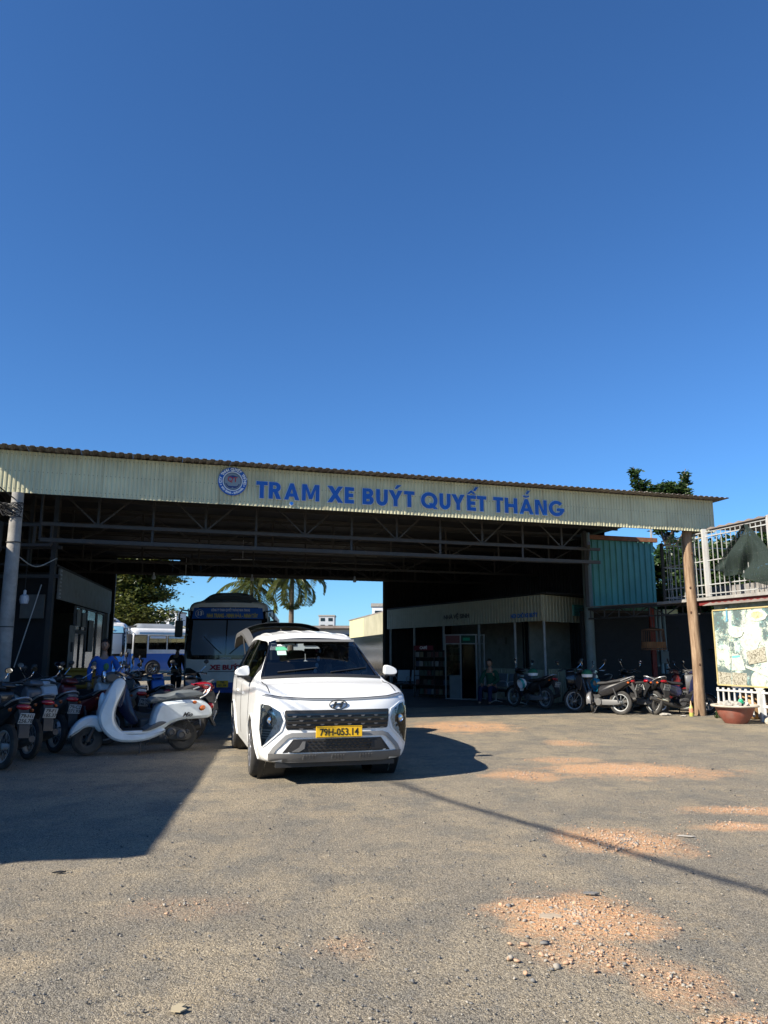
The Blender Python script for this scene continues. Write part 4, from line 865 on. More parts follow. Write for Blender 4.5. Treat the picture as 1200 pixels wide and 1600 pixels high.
# birdcage
bc = thing('birdcage', 'woven orange brown birdcage hanging under the lean-to canopy', 'birdcage', (7.35,20.9,1.55))
m_wick = mat('wicker',(.16,.07,.03),.7,var=.3,vscale=9)
MB().lathe([(.33,0),(.335,.03),(.30,.03)], n=28).build('base', m_wick, bc)
bb = MB()
for k in range(30): a = 2*math.pi*k/30; bb.tube([(.33*math.cos(a),.33*math.sin(a),.02),(.285*math.cos(a),.285*math.sin(a),.55)], .006, 4)
bb.build('bars', m_wick, bc)['kind'] = 'stuff'
MB().lathe([(.287,.53),(.292,.56),(.05,.6),(.02,.62)], n=28).build('top', m_wick, bc); MB().lathe([(.322,.05),(.314,.22),(.308,.22),(.316,.05)], n=28, cap=False).build('cloth_skirt', mat('cage_cloth',(.26,.11,.035),.8,var=.2), bc)
MB().tube([(0,0,.6),(0,0,1.15)], .01, 5).build('hook', m_steel, bc)
# ------------------------------------------------ trees
def leaf_mat(name, col, col2):
    m = bpy.data.materials.new(name); m.use_nodes = True; n = m.node_tree.nodes; l = m.node_tree.links; n.clear(); o = n.new('ShaderNodeOutputMaterial')
    g = n.new('ShaderNodeObjectInfo'); tc = n.new('ShaderNodeTexCoord'); nz = n.new('ShaderNodeTexNoise'); nz.inputs['Scale'].default_value = 1.6; nz.inputs['Detail'].default_value = 5; l.new(tc.outputs['Object'], nz.inputs['Vector'])
    r = n.new('ShaderNodeValToRGB'); r.color_ramp.elements[0].position = .35; r.color_ramp.elements[0].color = (*col,1); r.color_ramp.elements[1].position = .65; r.color_ramp.elements[1].color = (*col2,1); l.new(nz.outputs[0], r.inputs[0])
    d = n.new('ShaderNodeBsdfDiffuse'); t = n.new('ShaderNodeBsdfTranslucent'); gl = n.new('ShaderNodeBsdfGlossy'); gl.inputs['Roughness'].default_value = .4; gl.inputs[0].default_value = (.5,.5,.5,1)
    l.new(r.outputs[0], d.inputs[0]); l.new(r.outputs[0], t.inputs[0]); a = n.new('ShaderNodeMixShader'); a.inputs[0].default_value = .35; l.new(d.outputs[0], a.inputs[1]); l.new(t.outputs[0], a.inputs[2])
    b = n.new('ShaderNodeMixShader'); b.inputs[0].default_value = .06; l.new(a.outputs[0], b.inputs[1]); l.new(gl.outputs[0], b.inputs[2]); l.new(b.outputs[0], o.inputs[0]); return m
m_bark = mat('bark',(.12,.09,.065),.9,var=.3,vscale=6,bump=.5)
def leaves_mesh(name, centers, per, spread, size, m, flat=.6, up=.5):
    C = np.repeat(np.array(centers), per, 0); n = len(C); P = C[:,:3]+rng.normal(0,1,(n,3))*C[:,3:4]*spread*np.array([1,1,flat])
    a = rng.normal(0,1,(n,3)); a[:,2] *= .35; a /= np.linalg.norm(a,axis=1,keepdims=True); nn = rng.normal(0,1,(n,3))*(1-up)+np.array([0,0,1])*up*1.5
    b = np.cross(nn,a); b /= np.linalg.norm(b,axis=1,keepdims=True)+1e-9; s = (size*rng.uniform(.6,1.3,n))[:,None]
    c = np.cross(a,b)*s*.12; V = np.stack([P-a*s, P-b*s*.42+c, P+a*s, P+b*s*.42+c],1).reshape(-1,3)
    me = bpy.data.meshes.new(name); me.vertices.add(4*n); me.vertices.foreach_set('co', V.reshape(-1)); me.loops.add(6*n)
    q = np.arange(n)*4; T = np.stack([q,q+1,q+2,q,q+2,q+3],1).reshape(-1); me.loops.foreach_set('vertex_index', T); me.polygons.add(2*n); me.polygons.foreach_set('loop_start', np.arange(0,6*n,3)); me.update(calc_edges=True); me.materials.append(m); return me
def branchy(root, h, limbs, seed, r0, spread, lev=2, tilt=.5, rise=.6):
    """trunk, limb polylines and leaf clump centres"""
    rr = random.Random(seed); wood = MB(); cl = []
    wood.tube(cr_open([(0,0,0),(rr.uniform(-.1,.1)*h,rr.uniform(-.1,.1)*h,h*.5),(0,0,h)],5), [r0*(1-.55*i/10) for i in range(11)], 8)
    for i in range(limbs):
        z = h*rr.uniform(.35,1.0); a = i*2.4+rr.uniform(-.4,.4); L = spread*(1.1-.55*(z/h-.35))*rr.uniform(.75,1.1)
        P = [(0,0,z)]; d = Vector((math.cos(a),math.sin(a),rise)); 
        for k in range(1,5): P.append((d.x*L*k/4+rr.uniform(-.08,.08)*L, d.y*L*k/4+rr.uniform(-.08,.08)*L, z+rise*L*(k/4)**.8*.6+rr.uniform(-.04,.04)*L))
        wood.tube(P, [r0*.35*(1-.8*k/4) for k in range(5)], 6)
        for k in range(1,5):
            for s_ in range(3):
                f = rr.uniform(-.5,.5); q = P[k]; b_ = (q[0]-d.y*f*L*.6, q[1]+d.x*f*L*.6, q[2]+rr.uniform(-.05,.1)*L); cl.append((*b_, L*.22)); wood.tube([q,b_], r0*.06, 4)
    return wood, cl
def tree(label, loc, h, spread, limbs, per, leaf, m, seed, flat=.5, r0=.2, rise=.3, group=None, cat='tree'):
    t = thing('broadleaf_tree', label, cat, loc, 0, group); w_, cl = branchy(t, h, limbs, seed, r0, spread, rise=rise); w_.build('trunk', m_bark, t)
    o = link('crown', leaves_mesh('crown', cl, per, .8, leaf, m, flat), t); return t
m_leaf_y = leaf_mat('sunlit_olive_leaf',(.05,.075,.015),(.14,.14,.03)); m_leaf_d = leaf_mat('deep_green_leaf',(.02,.05,.012),(.05,.09,.02)); m_leaf_p = leaf_mat('palm_leaf',(.06,.09,.025),(.15,.16,.05))
tree('broad olive green tree in horizontal layers seen through the shed behind the parked buses', (-21.6,58,0), 8.4, 5.2, 60, 190, .17, m_leaf_y, 4, .18, .3, .05)
tree('small bright green tree far behind the pale building beyond the buses', (-19.5,85,0), 5.5, 2.2, 12, 60, .22, m_leaf_y, 9, .5, .2, .3)
# tree whose branches show above the shed roof at the right
t = thing('almond_tree', 'leafy tree rising behind the right end of the shed roof', 'tree', (11.2,29.5,0))
w_ = MB(); w_.tube(cr_open([(0,0,0),(.1,0,3),(0,0,6.0)],4), [.2-.012*i for i in range(9)], 8); cl = []
for pts in ([(0,0,5.4),(-.5,-.2,6.7),(-1.0,-.3,7.7),(-1.3,-.3,8.75)],[(0,0,5.6),(-.9,0,7.2),(-1.7,.2,7.75)],[(0,0,5.6),(.4,0,6.9),(.6,.1,7.8),(.95,.1,8.75)],[(0,0,5.2),(.1,.3,6.6),(.2,.3,7.9)],[(0,0,5.4),(-.5,.1,6.9),(-.8,.1,7.7)],[(0,0,5.4),(.5,.1,7.0),(.7,.1,8.0)],[(0,0,5.6),(-.2,.2,7.0),(-.3,0,8.1)],[(.3,0,6.6),(.9,0,7.5),(.8,.1,8.1)],[(0,0,5.2),(.6,-.3,6.2),(1.2,-.3,7.0)],[(0,0,4),(-1,-.2,5),(-1.6,-.4,5.8)],[(0,0,4.2),(1,.2,5.2),(1.8,.2,5.8)],[(0,0,3.5),(1.5,-.5,4.2),(2.4,-.6,4.7)],[(0,0,3.2),(-1.4,-.6,3.9),(-2,-.8,4.6)]):
    P = cr_open(pts,4); w_.tube(P, [.05*(1-.75*i/(len(P)-1)) for i in range(len(P))], 6)
    for q in P[3:]:
        for _ in range(2): cl.append((q[0]+random.uniform(-.16,.16),q[1]+random.uniform(-.2,.2),q[2]-.25+random.uniform(-.08,.10),.11))
for _ in range(70): cl.append((random.uniform(-.95,.45), random.uniform(-.4,.4), random.uniform(7.2,8.05), .11))
w_.build('trunk', m_bark, t); link('crown', leaves_mesh('crown', cl, 46, .85, .10, m_leaf_d, .8, .3), t)
tree('dark leafy tree filling the gap behind the balcony cage', (11.4,25.6,0), 4.7, 2.5, 30, 75, .13, m_leaf_d, 21, .7, .16, .35)
tree('leafy tree at the right edge showing above the cage roof', (14.6,24.6,0), 5.3, 2.3, 22, 80, .12, m_leaf_d, 33, .7, .16, .4)
tree('dark leafy tree behind the green wall at the right', (9.6,27.5,0), 4.4, 2.0, 20, 70, .13, m_leaf_d, 41, .7, .16, .35)
# palms
def palm(label, loc, h, L, nf, seed, lean=(0,0)):
    rr = random.Random(seed); t = thing('coconut_palm', label, 'palm', loc, rr.uniform(0,6))
    tr = MB(); P = [(lean[0]*(i/8)**2,lean[1]*(i/8)**2,h*i/8) for i in range(9)]; tr.tube(P, [.2-.08*i/8 for i in range(9)], 10); tr.build('trunk', m_bark, t)
    frs = []
    for v in range(5):
        m = MB(); up = (1.1,.6,.15,-.35,-1.0)[v]; n_ = 14; R_ = [Vector((0,0,0))]
        for i in range(1,n_+1):
            s = i/n_; e = up-1.9*s*s*(.8+.2*v/3); R_.append(R_[-1]+Vector((math.cos(e),0,math.sin(e)))*L/n_)
        m.tube(R_, [.035*(1-.85*i/n_) for i in range(n_+1)], 5)
        for i in range(2,n_+1):
            for f in (0,.5):
                c = R_[i]*(1-f)+R_[i-1]*f; wl = L*.23*math.sin(math.pi*(.12+.80*i/n_))**.7
                for sd in (-1,1):
                    d = Vector((.55,sd*.85,-.5-rr.random()*.5)).normalized(); q = c+d*wl; pw = Vector((.03,0,.0)); m.add([c-pw,c+pw,c+d*wl*.6+pw*1.1+Vector((0,0,.02)),q,c+d*wl*.6-pw*1.1],[(0,1,2,3,4)])
        frs.append(m.mesh('frond', m_leaf_p))
    for k in range(nf):
        v = min(4,int(5*k/nf)); link('frond', frs[v], t, (lean[0],lean[1],h), (0,rr.uniform(-.12,.12),k*2.399+rr.uniform(-.2,.2)))
    return t
palm('coconut palm with drooping yellow green fronds rising behind the route bus', (-8.4,48,0), 5.9, 3.1, 38, 2)
palm('coconut palm half cut off by the shed eave, right of the other palm', (-5.6,46,0), 6.3, 2.7, 40, 5)
# ------------------------------------------------ buildings far off
def block(label, x, y, w, d, h, m, rz=0, floors=4, cols=4, winm=None, roof=None):
    t = thing('far_building', label, 'building', (x,y,0), rz); MB().box((0,0,h/2),(w,d,h)).build('wall', m, t)
    fh = h/floors; wn_ = MB().box((0,0,0),(w/cols*.55,.12,fh*.45)).mesh('window', winm or m_glass_d)
    for i in range(cols):
        for j in range(floors): link('window', wn_, t, (-w/2+w/cols*(i+.5), -d/2-.03, fh*(j+.55)))
    MB().box((0,0,h+.2),(w+.3,d+.3,.4)).build('roof', roof or m_conc, t); return t
m_far_w = mat('far_white',(.60,.62,.64),.8,var=.05,vscale=.3); m_far_g = mat('far_haze_grey',(.40,.43,.46),.8,var=.1,vscale=.3)  # the grey has distance haze put into its colour
block('tall pale grey apartment block far away between the van and the palm', -15.6,210,4.2,6,11.0,m_far_g,0,6,2)
block('white stepped building far away between the olive tree and the bus', -55,190,9,9,11.0,m_far_w,0,6,4); block('low white building beyond the small green tree', -33,120,8,6,5.0,m_far_w,0,2,4)
block('pale box building right beside the shed opening, above the low roofs', -.75,100,1.6,3,7.3,m_far_w,0,3,1)
ls = thing('roadside_shelter', 'yellow shelter with sloping roof seen right of the van behind the shed', 'building')
def wallquad(name, a, b, z0, z1a, z1b, m, par, th=.08):
    m_ = MB(); n_ = Vector((b[1]-a[1],a[0]-b[0],0)).normalized()*th; m_.add([(a[0],a[1],z0),(b[0],b[1],z0),(b[0]+n_.x,b[1]+n_.y,z0),(a[0]+n_.x,a[1]+n_.y,z0),(a[0],a[1],z1a),(b[0],b[1],z1b),(b[0]+n_.x,b[1]+n_.y,z1b),(a[0]+n_.x,a[1]+n_.y,z1a)],[(0,3,2,1),(4,5,6,7),(0,1,5,4),(1,2,6,5),(2,3,7,6),(3,0,4,7)]); return m_.build(name, m, par, 0)
m_yel = mat('yellow_sheet',(.58,.54,.30),.6,var=.05)
wallquad('fascia', (-1.95,45,0),(-1.0,40.2,0), 2.3, 3.28, 3.28, m_yel, ls); wallquad('fascia', (-1.0,40.2,0),(.3,33.3,0), 2.3, 3.28, 3.28, m_cream2, ls)  # nearer stretch coloured duller to stand for the shade on it
wallquad('glass_wall', (-1.9,45,0),(.32,33.5,0), .1, 2.3, 2.3, m_mesh_glass, ls, .03); wallquad('roof', (-2.1,45.2,0),(.35,33.2,0), 3.3, 3.36, 3.36, m_roof, ls, -2.5)
wallquad('back_wall', (1.2,45,0),(2.6,36,0), 0, 3.2, 3.2, m_dark, ls)
sh2 = thing('low_warehouse', 'low grey roofed shed far behind the van, right of the tailgate', 'building', (-5.2,75,0)); MB().box((0,0,1.8),(9,6,3.6)).build('wall', m_far_g, sh2); MB().box((0,-.2,3.8),(9.6,7,.25)).build('roof', m_roof, sh2)
for k in range(5): MB().box((-3.6+1.8*k,-3.05,2.6),(1.1,.1,1.0)).build('window', m_glass_d, sh2)
# ------------------------------------------------ white minivan
van = thing('minivan', 'white seven seat van with open tailgate and yellow plate 79H-053.14 parked in the yard', 'van', (-.54, 9.12, 0), R(15.2))
van.scale = (1.035,)*3
# local: +y runs to the rear, x to the right of the viewer, z up
ST = [ # y, then ten control points (x,z) of the half section from bottom centre to roof centre
 (0.00,[(0,.25),(.68,.25),(.81,.31),(.855,.55),(.845,.85),(.825,.915),(.70,.95),(.50,.958),(.25,.963),(0,.966)]),
 (0.16,[(0,.23),(.70,.23),(.83,.30),(.875,.55),(.865,.88),(.845,.96),(.73,.992),(.52,1.0),(.26,1.005),(0,1.008)]),
 (0.50,[(0,.22),(.74,.22),(.85,.30),(.888,.58),(.878,.92),(.86,1.02),(.755,1.058),(.54,1.07),(.27,1.08),(0,1.085)]),
 (0.95,[(0,.22),(.76,.22),(.855,.30),(.89,.60),(.878,.95),(.86,1.065),(.785,1.120),(.56,1.138),(.28,1.148),(0,1.152)]),
 (1.75,[(0,.22),(.77,.22),(.86,.30),(.89,.60),(.885,.95),(.86,1.08),(.60,1.535),(.54,1.60),(.29,1.632),(0,1.64)]),
 (2.30,[(0,.22),(.77,.22),(.86,.30),(.89,.60),(.885,.96),(.865,1.09),(.635,1.61),(.57,1.685),(.30,1.728),(0,1.74)]),
 (3.20,[(0,.22),(.77,.22),(.86,.30),(.89,.60),(.885,.98),(.865,1.11),(.635,1.63),(.565,1.70),(.30,1.748),(0,1.76)]),
 (4.05,[(0,.24),(.76,.24),(.85,.32),(.885,.62),(.875,1.0),(.845,1.13),(.62,1.58),(.55,1.655),(.29,1.695),(0,1.705)]),
 (4.36,[(0,.30),(.72,.30),(.82,.36),(.85,.64),(.84,1.0),(.80,1.13),(.58,1.51),(.51,1.59),(.28,1.64),(0,1.65)]),
]
NI, KV = [3,4,6,10,8,12,10,5], 5
def hshift(x, z, s):   # how far the nose falls back towards the corners
    k = max(0, 1-s/2.2)
    return k*(.17*(abs(x)/.85)**4 + .05*max(0,(z-.70)/.26)**2 + .03*max(0,(.36-z)/.12)) + .10*math.exp(-((s-3)/.7)**2)*(min(abs(x),.8)/.75)**2*(1 if z>1.0 else 0)
def section(s):   # s: station index as a float
    i = min(len(ST)-2, int(s)); f = s-i
    g = lambda k: np.array([[ST[max(0,min(len(ST)-1,k))][0], *p] for p in [(q[0],q[1]) for q in ST[max(0,min(len(ST)-1,k))][1]]])
    a, b, c, d = g(i-1), g(i), g(i+1), g(i+2)
    t = f; return .5*((2*b)+(-a+c)*t+(2*a-5*b+4*c-d)*t*t+(-a+3*b-3*c+d)*t**3) if 0 < i else b+(c-b)*t
def prof(s):
    C = section(s); out = []
    P = [(C[0][0],-C[1][1],C[1][2])]+[tuple(c) for c in C]+[(C[0][0],-C[8][1],C[8][2])]
    P = [np.array(p) for p in P]
    for i in range(1,10):
        for k in range(KV):
            t = k/KV; a,b,c,d = P[i-1:i+3]; tt = .5
            q = (2*t**3-3*t**2+1)*b+(t**3-2*t**2+t)*(c-a)*tt*.8+(-2*t**3+3*t**2)*c+(t**3-t**2)*(d-b)*tt*.8
            out.append(q)
    out.append(P[10]); return out
rows = []
for i, n_ in enumerate(NI):
    for k in range(n_): rows.append(i+k/n_)
rows.append(8.0)
V = []; NV = 9*KV+1
for s in rows:
    for q in prof(s): V.append(Vector((q[1], q[0]+hshift(q[1],q[2],s), q[2])))
ARCH = [(.86,.325,.385),(3.66,.325,.385)]
cells = {'body':[], 'windshield':[], 'side_window':[], 'black':[]}
for i in range(len(rows)-1):
    s = (rows[i]+rows[i+1])/2
    for j in range(NV-1):
        v = (j+.5)/KV; q = (i*NV+j,(i+1)*NV+j,(i+1)*NV+j+1,i*NV+j+1); c = sum((V[k] for k in q), Vector())/4
        if v < 4.4 and v > .9 and any(math.hypot(c.y-a[0], c.z-a[1]) < a[2] for a in ARCH): continue
        if v < .9: key = 'black'
        elif 3 < s < 4 and v > 6.2: key = 'windshield'
        elif 3.5 < s < 7.35 and 5.0 < v < 6.0 and not (5.06 < s < 5.2 or 6.1 < s < 6.2): key = 'side_window'
        elif 3.3 < s < 7.5 and 5.0 < v < 6.0: key = 'black'
        else: key = 'body'
        cells[key].append(q)
# snap the wheel arch edge to a circle
cnt = {}
for q in cells['body']+cells['black']:
    for k in q: cnt[k] = cnt.get(k,0)+1
for i in range(1,len(rows)-1):
    for j in range(1,NV-1):
        k = i*NV+j
        if j/KV < 4.6 and j/KV > .8 and cnt.get(k,0) < 4 and cnt.get(k,0) > 0:
            for a in ARCH:
                d = math.hypot(V[k].y-a[0], V[k].z-a[1])
                if d < a[2]+.12: f = a[2]/d; V[k].y = a[0]+(V[k].y-a[0])*f; V[k].z = a[1]+(V[k].z-a[1])*f
def half(faces, name, m, both=True, cap=False, parent=van, smooth=50, thick=False):
    mb = MB(); used = sorted({k for q in faces for k in q}); idx = {k:i for i,k in enumerate(used)}
    vs = [V[k] for k in used]; mb.add(vs, [tuple(idx[k] for k in q) for q in faces])
    mb.add([Vector((-v.x,v.y,v.z)) for v in vs], [tuple(idx[k] for k in reversed(q)) for q in faces])
    if cap:   # nose
        ring = [V[j] for j in range(NV)]; ring = ring+[Vector((-v.x,v.y,v.z)) for v in reversed(ring[1:-1])]; n_ = len(ring); K = 14; vs2 = []
        for a in range(K+1):
            t = 1-a/K
            for v in ring:
                x, z = v.x*t, .60+(v.z-.60)*t; y0 = hshift(x,z,0); bul = -.035*(1-t**6); vs2.append((x, y0+bul+.035*0, z))
        fs2 = [(a*n_+b_,a*n_+(b_+1)%n_,(a+1)*n_+(b_+1)%n_,(a+1)*n_+b_) for a in range(K) for b_ in range(n_)]
        mb.add(vs2, fs2)
    me = bpy.data.meshes.new(name); me.from_pydata(mb.v, [], mb.f); me.materials.append(m)
    b = bmesh.new(); b.from_mesh(me); bmesh.ops.remove_doubles(b, verts=b.verts, dist=.0006); bmesh.ops.recalc_face_normals(b, faces=b.faces); b.to_mesh(me); b.free()
    me.shade_smooth(); me.set_sharp_from_angle(angle=R(smooth)); return link(name, me, parent)
body = half(cells['body'], 'body', m_carwhite, cap=True)
ws = half(cells['windshield'], 'windshield', m_glass)
half(cells['black'], 'lower_trim', m_blackpl)
for sd in (1,-1):
    fs = cells['side_window']; used = sorted({k for q in fs for k in q}); idx = {k:i for i,k in enumerate(used)}
    MB().add([Vector((V[k].x*sd,V[k].y,V[k].z)) for k in used], [tuple(idx[k] for k in q) for q in fs]).build('side_window', glass_mat('side_glass',(.16,.18,.18),.08), van)
bmb = bmesh.new(); bmb.from_mesh(body.data); bmesh.ops.triangulate(bmb, faces=bmb.faces); tree_b = BVHTree.FromBMesh(bmb); bmb.free()
bw = bmesh.new(); bw.from_mesh(ws.data); tree_w = BVHTree.FromBMesh(bw); bw.free()
def project(name, poly, off, th, m, parent=van, sub=3, mirror=False, tr=None, smooth=40, mix=True, fn=None):
    out = []
    for sd in ((1,-1) if mirror else (1,)):
        P = [(x*sd,z) for x,z in poly]; b = bmesh.new(); vs = [b.verts.new((x,0,z)) for x,z in P]; f = b.faces.new(vs); bmesh.ops.triangulate(b, faces=[f])
        for _ in range(sub): bmesh.ops.subdivide_edges(b, edges=[e for e in b.edges if e.calc_length() > .05], cuts=1, use_grid_fill=False); bmesh.ops.triangulate(b, faces=[f for f in b.faces if len(f.verts)>3])
        T = tr or tree_b
        for v in b.verts:
            h = T.ray_cast(Vector((v.co.x,-2,v.co.z)), Vector((0,1,0)))
            y = h[0].y if h[0] else hshift(v.co.x, v.co.z, 0)
            v.co.y = y-off-(fn(v.co.x, v.co.z) if fn else 0)
        g_ = bmesh.ops.extrude_face_region(b, geom=b.faces[:]); 
        for v in [e for e in g_['geom'] if isinstance(e, bmesh.types.BMVert)]: v.co.y += th
        bmesh.ops.recalc_face_normals(b, faces=b.faces); me = bpy.data.meshes.new(name); b.to_mesh(me); b.free(); me.materials.append(m); me.shade_smooth(); me.set_sharp_from_angle(angle=R(smooth)); out.append(link(name, me, parent))
    return out
def stroke(pts, w):   # polyline -> ribbon polygon
    L, Q = [], []
    for i, p in enumerate(pts):
        a = np.array(pts[max(0,i-1)]); c = np.array(pts[min(len(pts)-1,i+1)]); d = (c-a)/np.linalg.norm(c-a); n_ = np.array([-d[1],d[0]])*(w[i] if isinstance(w,list) else w)/2
        L.append(tuple(np.array(p)+n_)); Q.append(tuple(np.array(p)-n_))
    return L+Q[::-1]
# headlights
HL = [(.850,.875),(.765,.862),(.655,.795),(.620,.70),(.655,.595),(.835,.415),(.862,.60)]
fr = [(.60,.825),(.59,.60),(.76,.385),(.80,.36)]
m_lampin = mat('lamp_housing',(.09,.09,.09),.3,coat=.3)
for o in project('headlight', HL, .004, .03, m_lampin, mirror=True):
    sd = 1 if sum(v.co.x for v in o.data.vertices) > 0 else -1
    for (x,z,r) in ((.745,.70,.045),):
        if r:
            h = tree_b.ray_cast(Vector((x*sd,-2,z)), Vector((0,1,0)))[0]
            MB().lathe([(r,-.0),(r*.8,.008),(r*.45,.004),(.001,.0)], (x*sd,h.y-.018,z), 20, 'Y', cap=False).build('projector', m_reflector, o)
            project('reflector_panel', [((x-.085)*sd,z+.055),((x+.085)*sd,z+.075),((x+.085)*sd,z-.06),((x-.06)*sd,z-.075)], .006, .003, mat('reflector_grey',(.32,.33,.34),.25,metal=.5), o, 1)
    for k in range(4):
        z = .60-.028*k; x0 = .70+.022*k; project('lamp_fin', [(x0*sd,z),(.835*sd,z+.004),(.835*sd,z-.012),((x0+.012)*sd,z-.014)], .008, .004, m_silver, o, 1)
    project('light_bar', [(.665*sd,.775),(.84*sd,.835),(.84*sd,.80),(.68*sd,.745)], .007, .005, m_reflector, o, 1)
    project('lens', [(x*sd*.998,z) for x,z in HL], .018, .006, m_lens, o)
project('headlight_frame', stroke([(.86,.885),(.76,.872),(.635,.80),(.602,.70),(.635,.595),(.845,.395)], .020), .012, .03, m_carwhite, mirror=True)
# grille
GR = [(-.59,.81),(.59,.81),(.60,.79),(.585,.62),(.57,.60),(-.57,.60),(-.585,.62),(-.60,.79)]
gr = project('grille', GR, .006, .03, m_blackpl)[0]
for k in range(4):
    z = .765-.045*k; n_ = 7; x0 = -.52+(k%2)*.075
    project('grille_bar', [(-.58,z+.010),(.58,z+.010),(.575,z-.012),(-.575,z-.012)], .016, .01, m_gloss_blk, gr, 3)
    for j in range(n_):
        x = x0+j*.155; 
        if x+.03 < .55: project('grille_blade', [(x,z-.014),(x+.05,z-.014),(x+.038,z-.030),(x+.012,z-.030)], .02, .01, mat('grille_blade_grey',(.09,.09,.095),.25), gr, 0)  # blades in a lighter grey than the bars
# lower intake, silver arch, skid plate
li = project('lower_intake', [(-.50,.50),(.50,.50),(.615,.355),(-.615,.355)], .005, .02, m_blackpl)[0]
for k in range(4):
    for j in range(12):
        x = -.36+j*.062+(k%2)*.03; z = .475-.03*k; project('mesh_cell', [(x,z),(x+.025,z+.008),(x+.05,z),(x+.025,z-.008)], .012, .006, m_gloss_blk, li, 0)
project('fog_surround', [(.50,.47),(.39,.47),(.36,.37),(.56,.37)], .012, .01, m_greypl if False else m_blackpl, mirror=True)
project('intake_blade', [(-.40,.475),(-.37,.475),(-.38,.40),(-.44,.365),(-.52,.365),(-.44,.41)], .02, .012, m_greypl)
project('bumper_arch', stroke([(-.735,.34),(-.70,.40),(-.575,.525),(-.52,.545),(0,.550),(.52,.545),(.575,.525),(.70,.40),(.735,.34)], .045), .014, .03, mat('light_grey_trim',(.24,.24,.235),.5))
sk = project('skid_plate', [(-.765,.345),(.765,.345),(.76,.265),(.72,.245),(-.72,.245),(-.76,.265)], .022, .05, m_greypl)[0]
for c in (-.32,.0,.32):
    for j in range(5): x = c-.07+j*.033; project('skid_rib', [(x,.33),(x+.015,.33),(x+.011,.275),(x-.004,.275)], .032, .012, m_greypl, sk, 0)
MB().box((0,.20,.215),(1.36,.25,.05)).build('air_dam', m_blackpl, van)
# light strip across the nose
strip = project('light_strip', stroke([(-.83,.965),(-.6,.940),(-.3,.925),(0,.92),(.3,.925),(.6,.940),(.83,.965)], .020), .010, .02, mat('light_strip_lens',(.20,.21,.22),.2,coat=.5))[0]
project('hood_gap', stroke([(-.80,.976),(-.6,.952),(-.3,.937),(0,.932),(.3,.937),(.6,.952),(.80,.976)], .006), .012, .02, m_black_p, strip)
# badge: slanted letter in an oval ring
badge = thing('badge', None, None); badge.parent = van
hb = tree_b.ray_cast(Vector((0,-2,.865)), Vector((0,1,0)))[0]; BY = hb.y-.012
ring = [(.10*math.cos(2*math.pi*k/36), BY, .865+.05*math.sin(2*math.pi*k/36)) for k in range(37)]
m_badge = mat('badge_metal',(.05,.055,.06),.35,metal=.5)
MB().tube(ring, .006, 6, cap=False).build('ring', m_badge, badge)
bm2 = MB(); bm2.prism([(-.066,.832),(-.038,.832),(-.012,.898),(-.040,.898)], BY-.006, BY+.006); bm2.prism([(.012,.832),(.040,.832),(.066,.898),(.038,.898)], BY-.006, BY+.006); bm2.prism([(-.04,.858),(.03,.862),(.04,.871),(-.03,.867)], BY-.006, BY+.006)
bm2.build('letter', m_badge, badge)
# plate
pl = MB(); PY = tree_b.ray_cast(Vector((0,-2,.56)), Vector((0,1,0)))[0].y-.05
pl.rbox((0,PY,.575),(.525,.012,.122),.004); pt = pl.build('number_plate', m_plate_y, van)
put_text('plate_text', '79H-053.14', .11, face_front(0,PY-.008,.575), m_black_p, pt, .001, .0018, fit=(.44,.078))
MB().box((0,PY-.0065,.575+.055),(.505,.002,.004)).build('plate_rim', m_black_p, pt); MB().box((0,PY-.0065,.575-.055),(.505,.002,.004)).build('plate_rim', m_black_p, pt)
MB().box((0,PY+.02,.575),(.3,.03,.06)).build('plate_bracket', m_blackpl, van)
# hood shut line, cowl, wipers
def on_body(x, z_hint, y, up=True):
    h = tree_b.ray_cast(Vector((x,y,3)), Vector((0,0,-1))); return h[0].z if h[0] else z_hint
gap = MB()
for sd in (1,-1):
    P = []
    for k in range(9):
        y = .25+k*.085; x = sd*(.745+.02*k/8); P.append((x,y,on_body(x,1,y)+.001))
    gap.tube(P, .006, 4)
gap.build('hood_seam', m_black_p, van)
cow = MB(); P = []
for k in range(17):
    x = -.76+k*.095; y = .93+.10*(abs(x)/.75)**2; P.append((x,y,1.142-.035*(abs(x)/.78)**2.2+.012))
cow.tube(P, .026, 8); cow.build('cowl', m_blackpl, van)
for (x0,x1) in ((-.55,-.05),(.12,.62)):
    P = []
    for k in range(7):
        f = k/6; x = x0+(x1-x0)*f; h = tree_w.ray_cast(Vector((x,-2,1.20+.05*f)), Vector((0,1,0)))[0]; P.append((x,(h.y if h else 1.05)-.018,1.20+.05*f))
    MB().tube(P, .009, 5).build('wiper', m_blackpl, van)
# black band round the windshield and the stickers
def wsr(x, z): h = tree_w.ray_cast(Vector((x,-2,z)), Vector((0,1,0)))[0]; return h
project('windshield_band', stroke([(-.57,1.535),(-.3,1.572),(0,1.582),(.3,1.572),(.57,1.535)], .035), .003, .002, m_gloss_blk, ws, tr=tree_w)
for sd in (1,-1): 
    P = []
    for s in np.linspace(3.02, 4.02, 9):
        pp = prof(s)[int(6.2*KV)]; q = Vector((pp[1]*sd, pp[0]+hshift(pp[1],pp[2],s)-.004, pp[2]+.004)); P.append(q)
    MB().tube(P, .016, 6).build('pillar_seal', m_gloss_blk, van)
project('sticker', [(-.53,1.47),(-.38,1.475),(-.375,1.52),(-.52,1.515)], .004, .002, mat('green_sticker',(.10,.42,.26),.5), ws, 1, tr=tree_w)
project('sticker', [(-.515,1.41),(-.40,1.412),(-.40,1.468),(-.515,1.466)], .004, .002, mat('pale_sticker',(.42,.60,.52),.5), ws, 1, tr=tree_w)
project('sticker', [(-.50,1.525),(-.27,1.545),(-.27,1.565),(-.50,1.545)], .006, .002, m_white_p, ws, 1, tr=tree_w)
